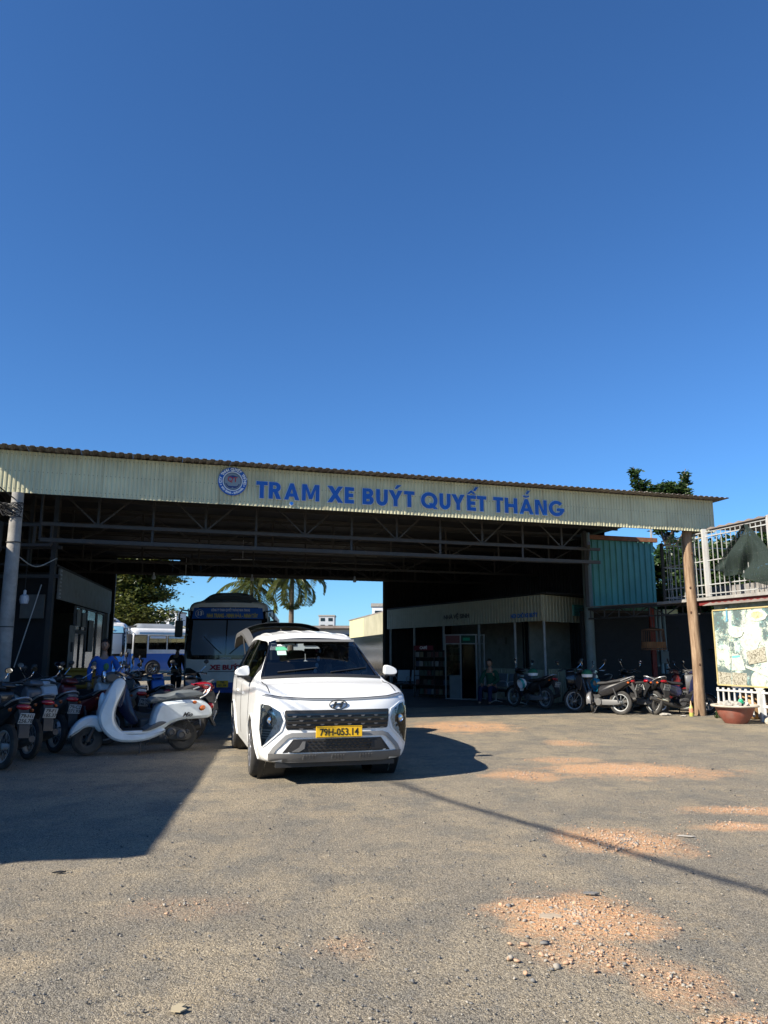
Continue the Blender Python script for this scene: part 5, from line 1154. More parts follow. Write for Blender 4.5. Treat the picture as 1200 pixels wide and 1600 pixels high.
# roof channels, seams on the sides, handles
rf = MB()
for x in (-.52,-.30,-.10,.10,.30,.52):
    P = []
    for k in range(10): y = 1.95+k*.2; P.append((x,y,on_body(x,1.6,y)+.001))
    rf.tube(P, .007 if abs(x) < .5 else .012, 5)
rf.build('roof_rib', m_carwhite, van)
def side_x(y, z):
    h = tree_b.ray_cast(Vector((-3,y,z)), Vector((1,0,0))); return h[0].x if h[0] else -.885
for sd in (-1,1):
    for y0 in (1.28,2.36,3.25):
        P = [(side_x(y0,z)*-sd if sd>0 else side_x(y0,z), y0+(.02 if z<.7 else 0), z) for z in np.linspace(.36,1.05,9)]; MB().tube(P, .006, 4).build('door_seam', m_black_p, van)
    for y0 in (2.12,3.0):
        x = side_x(y0,.90)*(-sd if sd>0 else 1); MB().rbox((x,y0,.90),(.035,.2,.035),.01).build('door_handle', m_carwhite, van)
    P = [(side_x(y,1.085 if y < 2 else 1.10)*(-sd if sd>0 else 1)*1.004, y, 1.085 if y<2 else 1.10) for y in np.linspace(1.3,4.0,12)]
    MB().tube(P, .008, 5).build('belt_trim', m_blackpl, van)
    for a in ARCH:
        P = []
        for k in range(23):
            t = R(-22+k*(224/22)); y = a[0]+a[2]*math.cos(t); z = a[1]+a[2]*math.sin(t)
            if z < .21: continue
            h = tree_b.ray_cast(Vector((-3,y+.02*math.cos(t),z+.02*math.sin(t))), Vector((1,0,0)))[0]; x = h.x if h and h.x < -.6 else -.87
            P.append((x*-sd+.000*sd, y, z))
        MB().tube(P, .016, 6).build('arch_lip', m_carwhite, van)
        MB().lathe([(a[2]-.004,-.14),(a[2]-.004,.17)], (0.68*sd,a[0],a[1]), 28, 'X', cap=False).build('arch_liner', m_blackpl, van)
# wheels
def wheel_parts(par, r, w, m_rim, spokes=10, rim_r=.66):
    MB().lathe([(r*rim_r,-w/2),(r*.93,-w/2),(r*.985,-w*.40),(r,-w*.28),(r,w*.28),(r*.985,w*.40),(r*.93,w/2),(r*rim_r,w/2),(r*rim_r,-w/2)], n=40, axis='X', cap=False).build('tyre', m_rubber, par)
    tread = MB()
    for k in range(3): x = -w*.2+k*w*.2; tread.lathe([(r+.0005,x-.004),(r+.003,x),(r+.0005,x+.004)], n=40, axis='X', cap=False)
    rim = MB(); rim.lathe([(r*rim_r,-w*.5),(r*rim_r*.95,-w*.46),(r*rim_r*.92,-w*.2),(r*rim_r*.92,w*.4)], n=36, axis='X', cap=False)
    for k in range(spokes):
        a = 2*math.pi*k/spokes; rim.bar((-w*.40,.04*math.cos(a),.04*math.sin(a)), (-w*.45,r*rim_r*.95*math.cos(a+.1),r*rim_r*.95*math.sin(a+.1)), .028, .02)
    rim.lathe([(.001,-w*.50),(.045,-w*.49),(.055,-w*.36),(.06,w*.1)], n=20, axis='X', cap=False); rim.build('rim', m_rim, par)
    MB().lathe([(.001,w*.05),(r*rim_r*.75,w*.05)], n=24, axis='X', cap=False).build('brake_disc', m_steel, par)
for sd in (-1,1):
    for a in ARCH:
        wl = thing('wheel', None, None, (sd*.80, a[0], .325), 0 if sd<0 else math.pi); wl.parent = van; 
        if a[0] < 1: wl.rotation_euler[2] += R(-1)
        wheel_parts(wl, .325, .185, m_alloy)
# mirrors
for sd in (-1,1):
    mr = MB(); mr.pillow([(sd*.90,1.155),(sd*1.02,1.15),(sd*1.065,1.18),(sd*1.05,1.23),(sd*.97,1.27),(sd*.90,1.275),(sd*.885,1.21)], .05, .022, .012, 2)
    o = mr.build('wing_mirror', m_carwhite, van); o.location = (0,1.30,0)
    p = MB(); p.tube([(sd*.86,1.33,1.10),(sd*.93,1.31,1.14)], [.035,.028], 8); p.rbox((sd*.96,1.30,1.145),(.15,.10,.025),.01); p.build('mirror_foot', m_blackpl, o).location = (0,-1.30,0)
    MB().box((sd*.97,.062,1.21),(.13,.01,.08)).build('mirror_glass', m_mirror, o)
# interior
it = MB(); it.box((0,1.28,1.02),(1.50,.5,.14)); it.build('dashboard', m_blackpl, van)
def car_seat(x, y, m=m_seat):
    s = thing('car_seat', None, None, (x,y,.0)); s.parent = van
    MB().rbox((0,0,.62),(.50,.5,.16),.05).build('cushion', m, s); b = MB(); b.M = Matrix.Translation((0,.25,.68)) @ Matrix.Rotation(R(-14),4,'X'); b.rbox((0,0,.32),(.48,.13,.62),.05); b.build('backrest', m, s)
    b = MB(); b.M = Matrix.Translation((0,.25,.68)) @ Matrix.Rotation(R(-14),4,'X'); b.rbox((0,0,.73),(.26,.10,.17),.04); b.build('headrest', m, s)
for x, y in ((-.37,1.95),(.37,1.95),(-.42,2.75),(0,2.75),(.42,2.75),(-.40,3.5),(.40,3.5)): car_seat(x, y)
MB().box((0,2.5,.33),(1.6,3.6,.06)).build('cabin_floor', m_dark, van)
MB().box((0,1.2,.62),(1.62,.06,.75)).build('firewall', m_dark, van)
MB().tube([(.37+.17*math.cos(2*math.pi*k/20), 1.58+.07*math.sin(2*math.pi*k/20), 1.10+.15*math.sin(2*math.pi*k/20)) for k in range(21)], .015, 6, cap=False).build('steering_wheel', m_blackpl, van)
MB().rbox((0,1.70,1.46),(.24,.04,.07),.015).build('rear_view_mirror', m_blackpl, van)
MB().box((0,2.6,1.60),(1.0,2.4,.03)).build('headliner', mat('headliner',(.25,.25,.24),.9), van)
for k, (x,z,r,m) in enumerate(((.02,1.47,.022,m_red_p),(.07,1.46,.02,m_white_p),(.05,1.36,.028,m_white_p),(.03,1.27,.03,m_white_p),(.01,1.20,.028,m_white_p),(.10,1.16,.030,m_yel_p))):
    MB().ball((x,1.55 if k<5 else 1.2,z), (r*.8,r*.5,r*1.2), 8, 6).build('charm', m, van)
# rear: bumper and raised tailgate
MB().rbox((0,4.36,.55),(1.60,.14,.5),.05).build('rear_bumper', m_carwhite, van)
tg = thing('tailgate', None, None, (0,4.20,1.68)); tg.parent = van
m_tginner = mat('tailgate_lining',(.075,.075,.075),.6)
TP = cr_open([(0,0),(.16,.10),(.34,.215),(.50,.275),(.62,.26),(.78,.20),(.92,.13),(.98,.07)],3)
def tgs(i, j, o):   # i along the profile, j across, o thickness downwards
    k = i*(len(TP)-1); a = int(min(len(TP)-2,k)); f = k-a; y = TP[a][0]*(1-f)+TP[a+1][0]*f; z = TP[a][1]*(1-f)+TP[a+1][1]*f
    w_ = .60+.20*min(1,i*1.6); e = j*2-1
    return (e*w_, y-.07*abs(e)**3, z-o-.17*abs(e)**3.2)
def tg_piece(i0, i1, j0, j1, o0, o1, name, m, nu=8, nv=14):
    b = MB(); g = lambda i,j,o: tgs(i0+(i1-i0)*i, j0+(j1-j0)*j, o)
    b.grid(lambda i,j: g(i,j,o0), nu, nv); b.grid(lambda i,j: g(i,j,o1), nu, nv)
    for e in (0,1): b.grid(lambda i,j: g(e,i,o0+(o1-o0)*j), nv, 1); b.grid(lambda i,j: g(i,e,o0+(o1-o0)*j), nu, 1)
    return b.build(name, m, tg, 50)
tg_piece(.0,.07,0,1,0,.04,'header',m_tginner); tg_piece(.07,.46,0,.07,0,.05,'pillar',m_tginner); tg_piece(.07,.46,.93,1,0,.05,'pillar',m_tginner)
tg_piece(.07,.46,.07,.93,.004,.010,'rear_glass',m_glass); tg_piece(.46,1,0,1,.0,.012,'outer_skin',m_tginner if False else m_greypl); tg_piece(.46,1,0,1,.014,.07,'lining',m_tginner)
for sd in (-1,1): MB().tube([(sd*.66,4.27,1.25),(sd*.70,4.60,1.72)], .012, 6).build('gas_strut', m_blackpl, van)
MB().tube([(-.14,3.9,1.70),(-.14,3.98,1.82)], .008, 5).build('antenna', m_blackpl, van)
# ------------------------------------------------ buses (front towards -y, x to the viewer's right)
ZX, ZY = [0,.35,.88,1.02,2.22,2.60,2.88,3.4], [0,.35,.66,1.27,2.44,2.82,3.06,3.5]
def zb(z): return float(np.interp(z, ZX, ZY))
def make_bus(name, label, loc, rz, route=None, cols=(None,None), detail=True, zblue=.64, banner=None):
    t = thing(name, label, 'bus', loc, rz, 'route buses of the station'); L = 7.6; Wd = 1.2
    lower, band = cols
    # body: rounded section swept along y
    def ring(y, s, zt, x_in=0):
        P = [(0,.32),(1.0,.32),(1.16,.38),(1.19,.7),(1.2,1.15),(1.2,1.5),(1.185,2.2),(1.14,2.62),(1.02,2.80),(.7,2.86),(0,2.88)]
        return [((x*s)*1.05, y, zb(.32+(z-.32)*zt)) for x,z in P]
    st = [(-.0,.93,.965),(.05,.965,.985),(.16,.99,.997),(.4,1,1),(2,1,1),(4,1,1),(6,1,1),(7.3,1,1),(7.5,.98,.99),(7.6,.92,.96)]
    def fy(x, z, k): return k*(.16*(abs(x)/1.26)**2.6 + .28*max(0,(z-1.45)/1.6)**1.6)
    b = MB(); n = 22; rings = []
    for (y,s,zt) in st:
        r_ = ring(y,s,zt); r_ = cr_open(r_,2); full = r_+[(-x,yy,z) for x,yy,z in r_[-2:0:-1]]; k = max(0,1-y/2.5)
        rings.append([(x, yy+fy(x,z,k), z) for x,yy,z in full])
    m_ = len(rings[0]); vs = [p for r_ in rings for p in r_]; fs = [(i*m_+j,i*m_+(j+1)%m_,(i+1)*m_+(j+1)%m_,(i+1)*m_+j) for i in range(len(st)-1) for j in range(m_)]
    K = 8; base = len(vs)
    for a in range(K+1):
        q = 1-a/K
        for (x,yy,z) in rings[0]: X, Z = x*q, 1.5+(z-1.5)*q; vs.append((X, fy(X,Z,1), Z))
    fs += [(base+a*m_+j,base+a*m_+(j+1)%m_,base+(a+1)*m_+(j+1)%m_,base+(a+1)*m_+j) for a in range(K) for j in range(m_)]
    fs.append(tuple(range((len(st)-1)*m_, len(st)*m_)))
    b.add(vs, fs); me = b.mesh('body', [m_buswhite, lower, band, m_busgrey], 45)
    for p in me.polygons:
        z = p.center.z; p.material_index = 1 if z < zblue else (3 if z > 2.99 else 0)
    body_ = link('body', me, t); bb = bmesh.new(); bb.from_mesh(me); bmesh.ops.triangulate(bb, faces=bb.faces); T = BVHTree.FromBMesh(bb); bb.free()
    def pj(nm, poly, off, th, m, parent=t, sub=2, mirror=False):
        return project(nm, [(x*1.05, zb(z)) for x,z in poly], off, th, m, parent, sub, mirror, tr=T, fn=None)
    fr_ = pj('windshield_frame', [(-1.10,1.06),(-.9,1.03),(.9,1.03),(1.10,1.06),(1.15,1.5),(1.13,2.25),(1.04,2.62),(-1.04,2.62),(-1.13,2.25),(-1.15,1.5)], .004, .02, m_gloss_blk, sub=3)[0]
    m_bw = mat('bus_windshield_'+name,(.14,.18,.24) if detail else (.12,.16,.17),.12,coat=.3)
    for sd in (-1,1): pj('windshield', [(.02*sd,1.16),(.95*sd,1.16),(.99*sd,1.3),(.97*sd,2.22),(.02*sd,2.22)], .012, .01, m_bw, sub=3)
    pj('banner', [(-1.02,2.27),(1.02,2.27),(.98,2.60),(-.98,2.60)], .014, .01, band, sub=3)
    def T_at(x, z): h = T.ray_cast(Vector((x,-2,z)), Vector((0,1,0)))[0]; return h.y if h else .3
    if detail:
        put_text('route_number', route, .17, face_front(-.84,T_at(-.84,2.64)-.035,2.64), m_white_p, t, .003, .006)
        MB().tube([(-.84+.12*math.cos(a*.35),T_at(-.84,2.64)-.035,2.64+.12*math.sin(a*.35)) for a in range(19)], .006, 5, cap=False).build('number_ring', m_white_p, t)
        def curved(s_, z, size, m, x0, x1, bold):
            me_ = text_mesh(s_, size, .003, bold); lo_, hi_ = bounds(me_); me_.transform(Matrix.Diagonal(((x1-x0)/(hi_[0]-lo_[0]),1,1,1)))
            me_.transform(face_front((x0+x1)/2, 0, z)); 
            for v in me_.vertices: v.co.y += T_at(v.co.x, v.co.z)-.032
            me_.materials.clear(); me_.materials.append(m); link('route_text', me_, t)
        curved('CÔNG TY TNHH QUYẾT THẮNG NHA TRANG', 2.745, .10, m_white_p, -.50, .66, .003)
        curved('NHA TRANG - NINH HÒA - NINH TÂY', 2.575, .16, mat('route_yellow',(.62,.50,.06),.5), -.62, .90, .005)
        put_text('front_text', 'XE BUÝT', .26, face_front(.03,T_at(0,1.06)-.02,1.07), mat('bus_red_letter',(.36,.008,.03),.5), t, .006, .012, fit=(.98,.19))
        MB().box((.0,T_at(0,.92)-.012,.93),(1.0,.012,.018)).build('trim_line', m_black_p, t)
        put_text('maker_text', 'DAEWOO', .075, face_front(0,T_at(0,1.3)-.035,1.315), m_silver, t, .003, .002)
        p_ = MB().rbox((-.06,-.06,.57),(.34,.012,.19),.004).build('number_plate', m_plate_y, t)
        put_text('plate_text', '79B', .085, face_front(-.06,-.068,.615), m_black_p, p_, .001, .002); put_text('plate_text', '001.04', .085, face_front(-.06,-.068,.53), m_black_p, p_, .001, .002)
        put_text('dash_card', '', .1, face_front(0,0,0), m_black_p, t) if False else None
    else:
        MB().box((0,T_at(0,2.66)-.03,2.66),(1.2,.01,.12)).build('banner_strip', mat('banner_strip_yellow',(.5,.5,.3),.5), t)
        put_text('front_text', 'XE BUÝT', .24, face_front(.03,T_at(0,1.06)-.02,1.07), mat('bus_red_letter',(.36,.008,.03),.5), t, .006, .012, fit=(.9,.17))
    for sd in (-1,1):
        hl = pj('headlight', [(.62*sd,.88),(1.08*sd,.86),(1.14*sd,.92),(1.10*sd,.965),(.98*sd,.965),(.72*sd,.93)], .006, .02, m_lampin)[0]
        for (x,r) in ((.80,.075),(.99,.085)):
            y = T_at(x*sd,.80); MB().lathe([(r,0),(r*.8,.01),(.001,.012)], (x*sd*1.03,y-.018,.80), 16, 'Y', cap=False).build('reflector', m_reflector, hl)
        pj('headlight_lens', [(.62*sd,.88),(1.08*sd,.86),(1.14*sd,.92),(1.10*sd,.965),(.98*sd,.965),(.72*sd,.93)], .024, .004, m_lens)
        m = MB(); m.tube([(1.14*sd,.35,2.72),(1.36*sd,.12,2.74),(1.40*sd,.02,2.62),(1.40*sd,.0,2.35)], .022, 6); m.build('mirror_arm', m_blackpl, t)
        MB().rbox((1.40*sd,.0,2.18),(.22,.12,.50),.04).build('mirror', m_blackpl, t)
        P = [(x_*sd, T_at(x_*sd,z_)-.035, z_) for x_,z_ in ((.12,1.45),(.30,1.6),(.66,1.95))] if detail else [(x_*sd, T_at(x_*sd,z_)-.035, z_) for x_,z_ in ((.12,1.45),(.30,1.6),(.5,1.7))]
        MB().tube(P, .014, 5).build('wiper', m_blackpl, t)
    pj('bumper_groove', [(-.9,.50),(.9,.50),(.9,.47),(-.9,.47)], .004, .01, m_black_p)
    # side windows, doors, band
    for sd in (-1,1):
        for k in range(5):
            y0 = 1.35+k*1.22; w_ = 1.12
            f = MB().rbox((sd*1.257,y0+w_/2,2.10),(.02,w_+.04,.90),.008).build('window', m_gloss_blk, t)
            MB().box((sd*1.272,y0+w_*.25,2.10),(.006,w_*.46,.80)).build('pane', m_glass_b, f); MB().box((sd*1.272,y0+w_*.75,2.10),(.006,w_*.46,.80)).build('pane', m_glass_b, f)
            MB().box((sd*1.276,y0+w_/2,2.43),(.006,w_*.9,.14)).build('window_sticker', m_buslight if k else m_white_p, f)
        f = MB().rbox((sd*1.257,.80,1.85),(.02,.86,1.45),.02).build('door', m_gloss_blk, t); MB().box((sd*1.272,.80,2.10),(.006,.74,.80)).build('pane', m_glass_b, f)
        MB().box((sd*1.263,4.0,2.68),(.012,6.6,.14)).build('roof_band', band, t)
        for yw in (1.65,5.75):
            MB().lathe([(.001,-.0),(.50,-.0),(.50,-.012)], (sd*1.27,yw,.50), 26, 'X', cap=False).build('wheel_arch', m_blackpl, t)
            wl = thing('wheel', None, None, (sd*1.18,yw,.44), 0 if sd<0 else math.pi); wl.parent = t; wheel_parts(wl, .44, .24, m_silver, 8, .60)
    # roof unit
    ac = MB(); ac.grid(lambda i,j: ((j*2-1)*(.88-.06*i if i<.5 else .88), 0.55+2.8*i, 3.03+.30*(1-abs(j*2-1)**4)*min(1,(math.sin(math.pi*min(1,max(0,i*1.0)))*3))), 16, 16); ac.build('roof_unit', m_busgrey, t)
    MB().box((0,.62,3.14),(1.25,.12,.10)).build('roof_vent', m_black_p, t)
    return t
bus_a = make_bus('route_bus', 'route 13 bus facing the yard with blue destination banner and XE BUÝT in red', (-4.72,22.9,0), R(5.5), '13', (m_busblue, mat('banner_blue',(.015,.10,.42),.45)))
bus_b = make_bus('route_bus', 'white and blue bus in the sun behind the shed seen from its front corner', (-16.9,49.5,0), R(-56), None, (mat('bright_blue_bus_paint',(.02,.14,.50),.35,coat=.5), m_buslight), False, 1.28)
bus_c = dup(bus_b); bus_c.location = (-14.6,39.5,0); bus_c.rotation_euler = (0,0,R(16)); bus_c['label'] = 'pale blue bus half hidden by the left office wall, nearest behind the shed'
# ------------------------------------------------ scooters and motorbikes: local +x forward, z up, origin between the wheels on the ground
def two_wheel(par, x, r, w, spoked, m_rim, name='wheel'):
    wl = thing(name, None, None, (x,0,r)); wl.parent = par
    MB().lathe([(r-w*.9,-w*.42),(r-w*.35,-w*.5),(r-w*.05,-w*.3),(r,0),(r-w*.05,w*.3),(r-w*.35,w*.5),(r-w*.9,w*.42),(r-w*.9,-w*.42)], n=34, axis='Y', cap=False).build('tyre', m_rubber, wl)
    rm = MB(); rm.lathe([(r-w*.85,-w*.40),(r-w*1.15,-w*.34),(r-w*1.2,0),(r-w*1.15,w*.34),(r-w*.85,w*.40)], n=34, axis='Y', cap=False)
    rm.lathe([(.03,-.05),(.04,-.04),(.04,.04),(.03,.05)], n=12, axis='Y')
    if spoked:
        for k in range(18):
            a = 2*math.pi*k/18; b = a+.5*(1 if k%2 else -1); rm.tube([(.035*math.cos(a),.03*(-1)**k,.035*math.sin(a)),((r-w*1.1)*math.cos(b),0,(r-w*1.1)*math.sin(b))], .0022, 3, cap=False)
    else:
        for k in range(5):
            a = 2*math.pi*k/5
            for d in (-.12,.12): rm.bar((.03*math.cos(a),0,.03*math.sin(a)), ((r-w*1.1)*math.cos(a+d),0,(r-w*1.1)*math.sin(a+d)), .018, .02)
    rm.build('rim', m_rim, wl); return wl
def mirror_part(par, root, tip, sd, m=None, rr=(.018,.055,.042)):
    MB().tube(cr_open([root,(tip[0]-.01,tip[1]*.75+root[1]*.25,(tip[2]+root[2])/2),(tip[0],tip[1],tip[2]-.03)],3), .006, 5).build('mirror_stalk', m_chrome, par)
    b = MB(); b.M = Matrix.Translation(tip); b.ball((.006,0,0), rr, 12, 8); o = b.build('mirror', m_blackpl, par)
    b = MB(); b.M = Matrix.Translation(tip); b.lathe([(.001,-.012),(.8,-.012)], n=16, axis='X', cap=False) if False else None
    g_ = MB(); g_.M = Matrix.Translation((tip[0]-rr[0]*.55,tip[1],tip[2])) @ Matrix.Rotation(R(-8),4,'Y') @ Matrix.Rotation(R(6*sd),4,'Z')
    n = 16; g_.add([(-.008,rr[1]*.84*math.cos(2*math.pi*k/n),rr[2]*.84*math.sin(2*math.pi*k/n)) for k in range(n)], [tuple(range(n))]); g_.build('mirror_glass', m_mirror, o); return o
def plate_part(par, c, ry, s1, s2, w=.19, h=.14, rz=0):
    M = Matrix.Translation(c) @ Matrix.Rotation(math.pi+rz,4,'Z') @ Matrix.Rotation(ry,4,'Y')
    b = MB(); b.M = M; b.rbox((0,0,0),(.006,w,h),.002); o = b.build('number_plate', m_plate_w, par)
    for s_, z in ((s1,.032),(s2,-.032)):
        me = text_mesh(s_, h*.5, .0008, .0012); me.transform(M @ Matrix.Translation((.0045,0,z)) @ Matrix.Rotation(R(90),4,'Z') @ Matrix.Rotation(R(90),4,'X')); me.materials.clear(); me.materials.append(m_black_p); link('plate_text', me, o)
    return o
def handlebar(par, x, z, w, m=m_blackpl, rise=.03):
    MB().tube(cr_open([(x-.10,-w,z-.01),(x-.03,-w*.55,z+rise),(x+.02,0,z),(x-.03,w*.55,z+rise),(x-.10,w,z-.01)],4), .013, 7).build('handlebar', m_chrome if m is None else m_steel, par)
    for sd in (-1,1):
        MB().tube([(x-.07,sd*(w-.10),z),(x-.115,sd*(w+.015),z-.012)], .019, 8).build('grip', m_blackpl, par)
        MB().tube([(x-.0,sd*(w-.12),z-.005),(x-.03,sd*(w),z-.02)], .006, 5).build('lever', m_silver, par)
# --- classic white scooter
def classic_scooter(label, loc, rz):
    t = thing('scooter', label, 'scooter', loc, rz); P = m_scwhite
    wf = two_wheel(t, .66, .205, .11, False, m_steel); wr_ = two_wheel(t, -.60, .205, .105, False, m_steel); wf.rotation_euler = (0,0,R(6))
    # apron: leg shield running down into the floor
    b = MB(); b.pillow([(.36,.99),(.43,.87),(.49,.73),(.55,.57),(.545,.43),(.47,.30),(.33,.19),(.12,.155),(-.12,.18),(-.34,.28),(-.26,.34),(-.08,.275),(.12,.265),(.24,.31),(.325,.41),(.35,.53),(.32,.68),(.26,.82),(.22,.95),(.28,1.01)], .205, .06, .035, 4, wf=lambda x,z: 1-.42*max(0,min(1,(z-.62)/.38))**1.3); b.build('leg_shield', P, t)
    b = MB(); b.pillow([(.26,.93),(.225,.92),(.25,.80),(.31,.67),(.335,.53),(.305,.41),(.22,.31),(.12,.275),(.16,.27),(.25,.30),(.34,.40),(.365,.53),(.335,.69),(.28,.83)], .165, .02, .006, 4, wf=lambda x,z: 1-.35*max(0,min(1,(z-.62)/.38))); b.build('inner_shield', mat('beige_inner_panel',(.30,.30,.27),.55,dirt=.3), t)
    b = MB(); b.ball((.50,0,.66),(.05,.06,.16),12,10); b.build('front_cover', P, t)
    # front mudguard
    b = MB(); b.grid(lambda i,j: (.66+(.235+.02*math.sin(i*math.pi))*math.cos(R(8+i*150)), (j*2-1)*.085*(1-.25*abs(i*2-1)**3), .215+(.245+.02)*math.sin(R(8+i*150))-.055*abs(j*2-1)**3), 18, 10)
    b.pillow([(.905,.24),(.86,.38),(.74,.49),(.58,.52),(.47,.44),(.44,.33),(.52,.30),(.60,.36),(.70,.36),(.80,.29)], .088, .05, .03, 4); b.build('front_mudguard', P, t)
    MB().tube([(.50,.0,.62),(.57,.055,.40),(.66,.075,.205)], .02, 8).build('fork', m_steel, t); MB().tube([(.57,-.055,.40),(.66,-.075,.205)], .018, 8).build('fork', m_steel, t)
    # floor board with rubber mat
    MB().rbox((.05,0,.285),(.42,.36,.05),.02).build('floor_board', P, t); MB().rbox((.04,0,.315),(.38,.30,.014),.005).build('floor_mat', m_blackpl, t)
    # rear bodywork
    b = MB(); b.pillow([(-.06,.26),(-.13,.34),(-.17,.52),(-.24,.66),(-.42,.70),(-.66,.71),(-.84,.69),(-.96,.60),(-.99,.50),(-.93,.44),(-.74,.43),(-.56,.42),(-.42,.38),(-.30,.30),(-.18,.25)], .185, .09, .05, 5, wf=lambda x,z: 1-.18*max(0,(-x-.6)/.4)-.35*max(0,(x+.25)/.2)*.6); b.build('rear_body', P, t)
    b = MB(); b.pillow([(-.02,.30),(-.14,.31),(-.34,.40),(-.24,.42),(-.10,.345)], .20, .03, .01, 4); b.build('side_step', m_greypl, t)
    # seat
    b = MB(); b.pillow([(-.12,.66),(-.10,.72),(-.20,.77),(-.36,.78),(-.50,.82),(-.72,.83),(-.84,.79),(-.85,.74),(-.70,.715),(-.40,.70),(-.24,.67)], .145, .07, .03, 5, wf=lambda x,z: .82+.25*min(1,max(0,(-x-.1)/.3))); st_ = b.build('seat', mat('grey_seat_vinyl',(.11,.125,.13),.55,var=.15,dirt=.2), t)
    for sd in (-1,1): MB().tube([(-.43,sd*.15,.70),(-.46,sd*.152,.745),(-.56,sd*.148,.78),(-.78,sd*.13,.80)], .004, 4).build('seat_piping', m_seat, st_)
    # grab rail, lights
    for sd in (-1,1): MB().tube(cr_open([(-.80,sd*.11,.72),(-.90,sd*.11,.78),(-.94,sd*.10,.88),(-.86,sd*.09,.90)],4), .013, 7).build('grab_rail', m_chrome, t)
    b = MB(); b.pillow([(-.70,.90),(-.80,.885),(-.88,.83),(-.94,.85),(-.99,.89),(-.94,.93),(-.82,.935)], .10, .04, .02, 4); b.build('rear_light_bar', m_redlens, t)
    b = MB(); b.ball((-.975,0,.60), (.055,.09,.05), 14, 8); b.build('tail_light', m_redlens, t)
    for sd in (-1,1):
        b = MB(); b.M = Matrix.Translation((-.83,sd*.165,.585)) @ Matrix.Rotation(R(20),4,'Y'); b.ball((0,0,0),(.05,.03,.036),14,8); b.build('indicator', m_amber, t)
        b = MB(); b.ball((-.72,sd*.172,.665),(.034,.02,.024),12,8); b.build('reflector', m_amber, t)
        b = MB(); b.ball((.455,sd*.145,.60),(.03,.028,.05),12,8); b.build('front_indicator', m_amber, t); b = MB(); b.ball((.462,sd*.138,.61),(.032,.028,.06),12,8); b.build('indicator_bezel', m_chrome, t)
    # headset
    b = MB(); b.pillow([(.30,.97),(.28,1.04),(.34,1.09),(.44,1.09),(.50,1.03),(.47,.96),(.38,.94)], .10, .05, .03, 4); b.build('headset', mat('dark_headset',(.05,.05,.05),.4), t)
    MB().lathe([(.075,-.0),(.085,-.02),(.08,-.04),(.02,-.05)], (.52,0,1.03), 20, 'X', cap=False).build('headlight_rim', m_chrome, t)
    MB().lathe([(.001,.01),(.05,.005),(.074,-.01)], (.525,0,1.03), 20, 'X', cap=False).build('headlight', m_lens, t)
    b = MB(); b.M = Matrix.Translation((.25,0,1.03)) @ Matrix.Rotation(R(30),4,'Y'); b.rbox((0,0,0),(.02,.17,.11),.008); b.build('dash', m_chrome, t); b = MB(); b.M = Matrix.Translation((.238,0,1.03)) @ Matrix.Rotation(R(30),4,'Y'); b.rbox((0,0,0),(.012,.14,.085),.005); b.build('dash_glass', m_gloss_blk, t)
    handlebar(t, .36, 1.06, .30)
    mirror_part(t, (.33,.17,1.08), (.26,.30,1.33), 1); mirror_part(t, (.33,-.17,1.08), (.25,-.30,1.33), -1)
    # engine, exhaust, stands
    b = MB(); b.pillow([(-.20,.30),(-.36,.36),(-.60,.30),(-.72,.22),(-.66,.14),(-.44,.15),(-.24,.22)], .065, .03, .02, 4); 
    for k in range(4): b.lathe([(.055-.008*k,0),(.055-.008*k,.02+.008*k)], (-.34-.0*k,.06,.25), 14, 'Y')
    b.M = Matrix.Translation((0,.09,0)); b.build('engine_case', mat('engine_metal',(.10,.10,.10),.5,metal=.5,var=.3,dirt=.5), t)
    eb = MB()
    for (x,z,r) in ((-.28,.24,.05),(-.42,.27,.06),(-.56,.23,.07),(-.34,.20,.03),(-.64,.27,.03)): eb.lathe([(r,0),(r,.02),(r*.6,.035),(r*.5,.02)], (x,.155,z), 16, 'Y')
    eb.build('engine_cover', mat('engine_metal',(.10,.10,.10)), t)
    MB().tube([(-.30,-.14,.20),(-.55,-.16,.21),(-.88,-.17,.30)], [.03,.05,.05], 12).build('exhaust', m_steel, t)
    MB().tube([(-.02,.12,.24),(.0,.22,.02),(.05,.25,.012)], .011, 6).build('side_stand', m_steel, t)
    sp_ = MB(); sp_.tube([(-.60+.028*math.cos(k*1.2),.15+.028*math.sin(k*1.2),.20+.012*k*.6) for k in range(40)], .005, 4); sp_.build('shock_spring', m_steel, t)
    b = MB(); b.prism([(-.93,.50),(-.97,.50),(-1.06,.33),(-1.03,.32)], -.075, .075); b.build('rear_mudguard', m_blackpl, t)
    plate_part(t, (-1.035,0,.47), R(20), '79-H1', '6114')
    put_text('side_script', 'Mio', .085, Matrix.Translation((-.62,.187,.50)) @ Matrix.Rotation(math.pi,4,'Z') @ Matrix.Rotation(R(90),4,'X'), m_black_p, t, .001, .002, shear=.5)
    return t
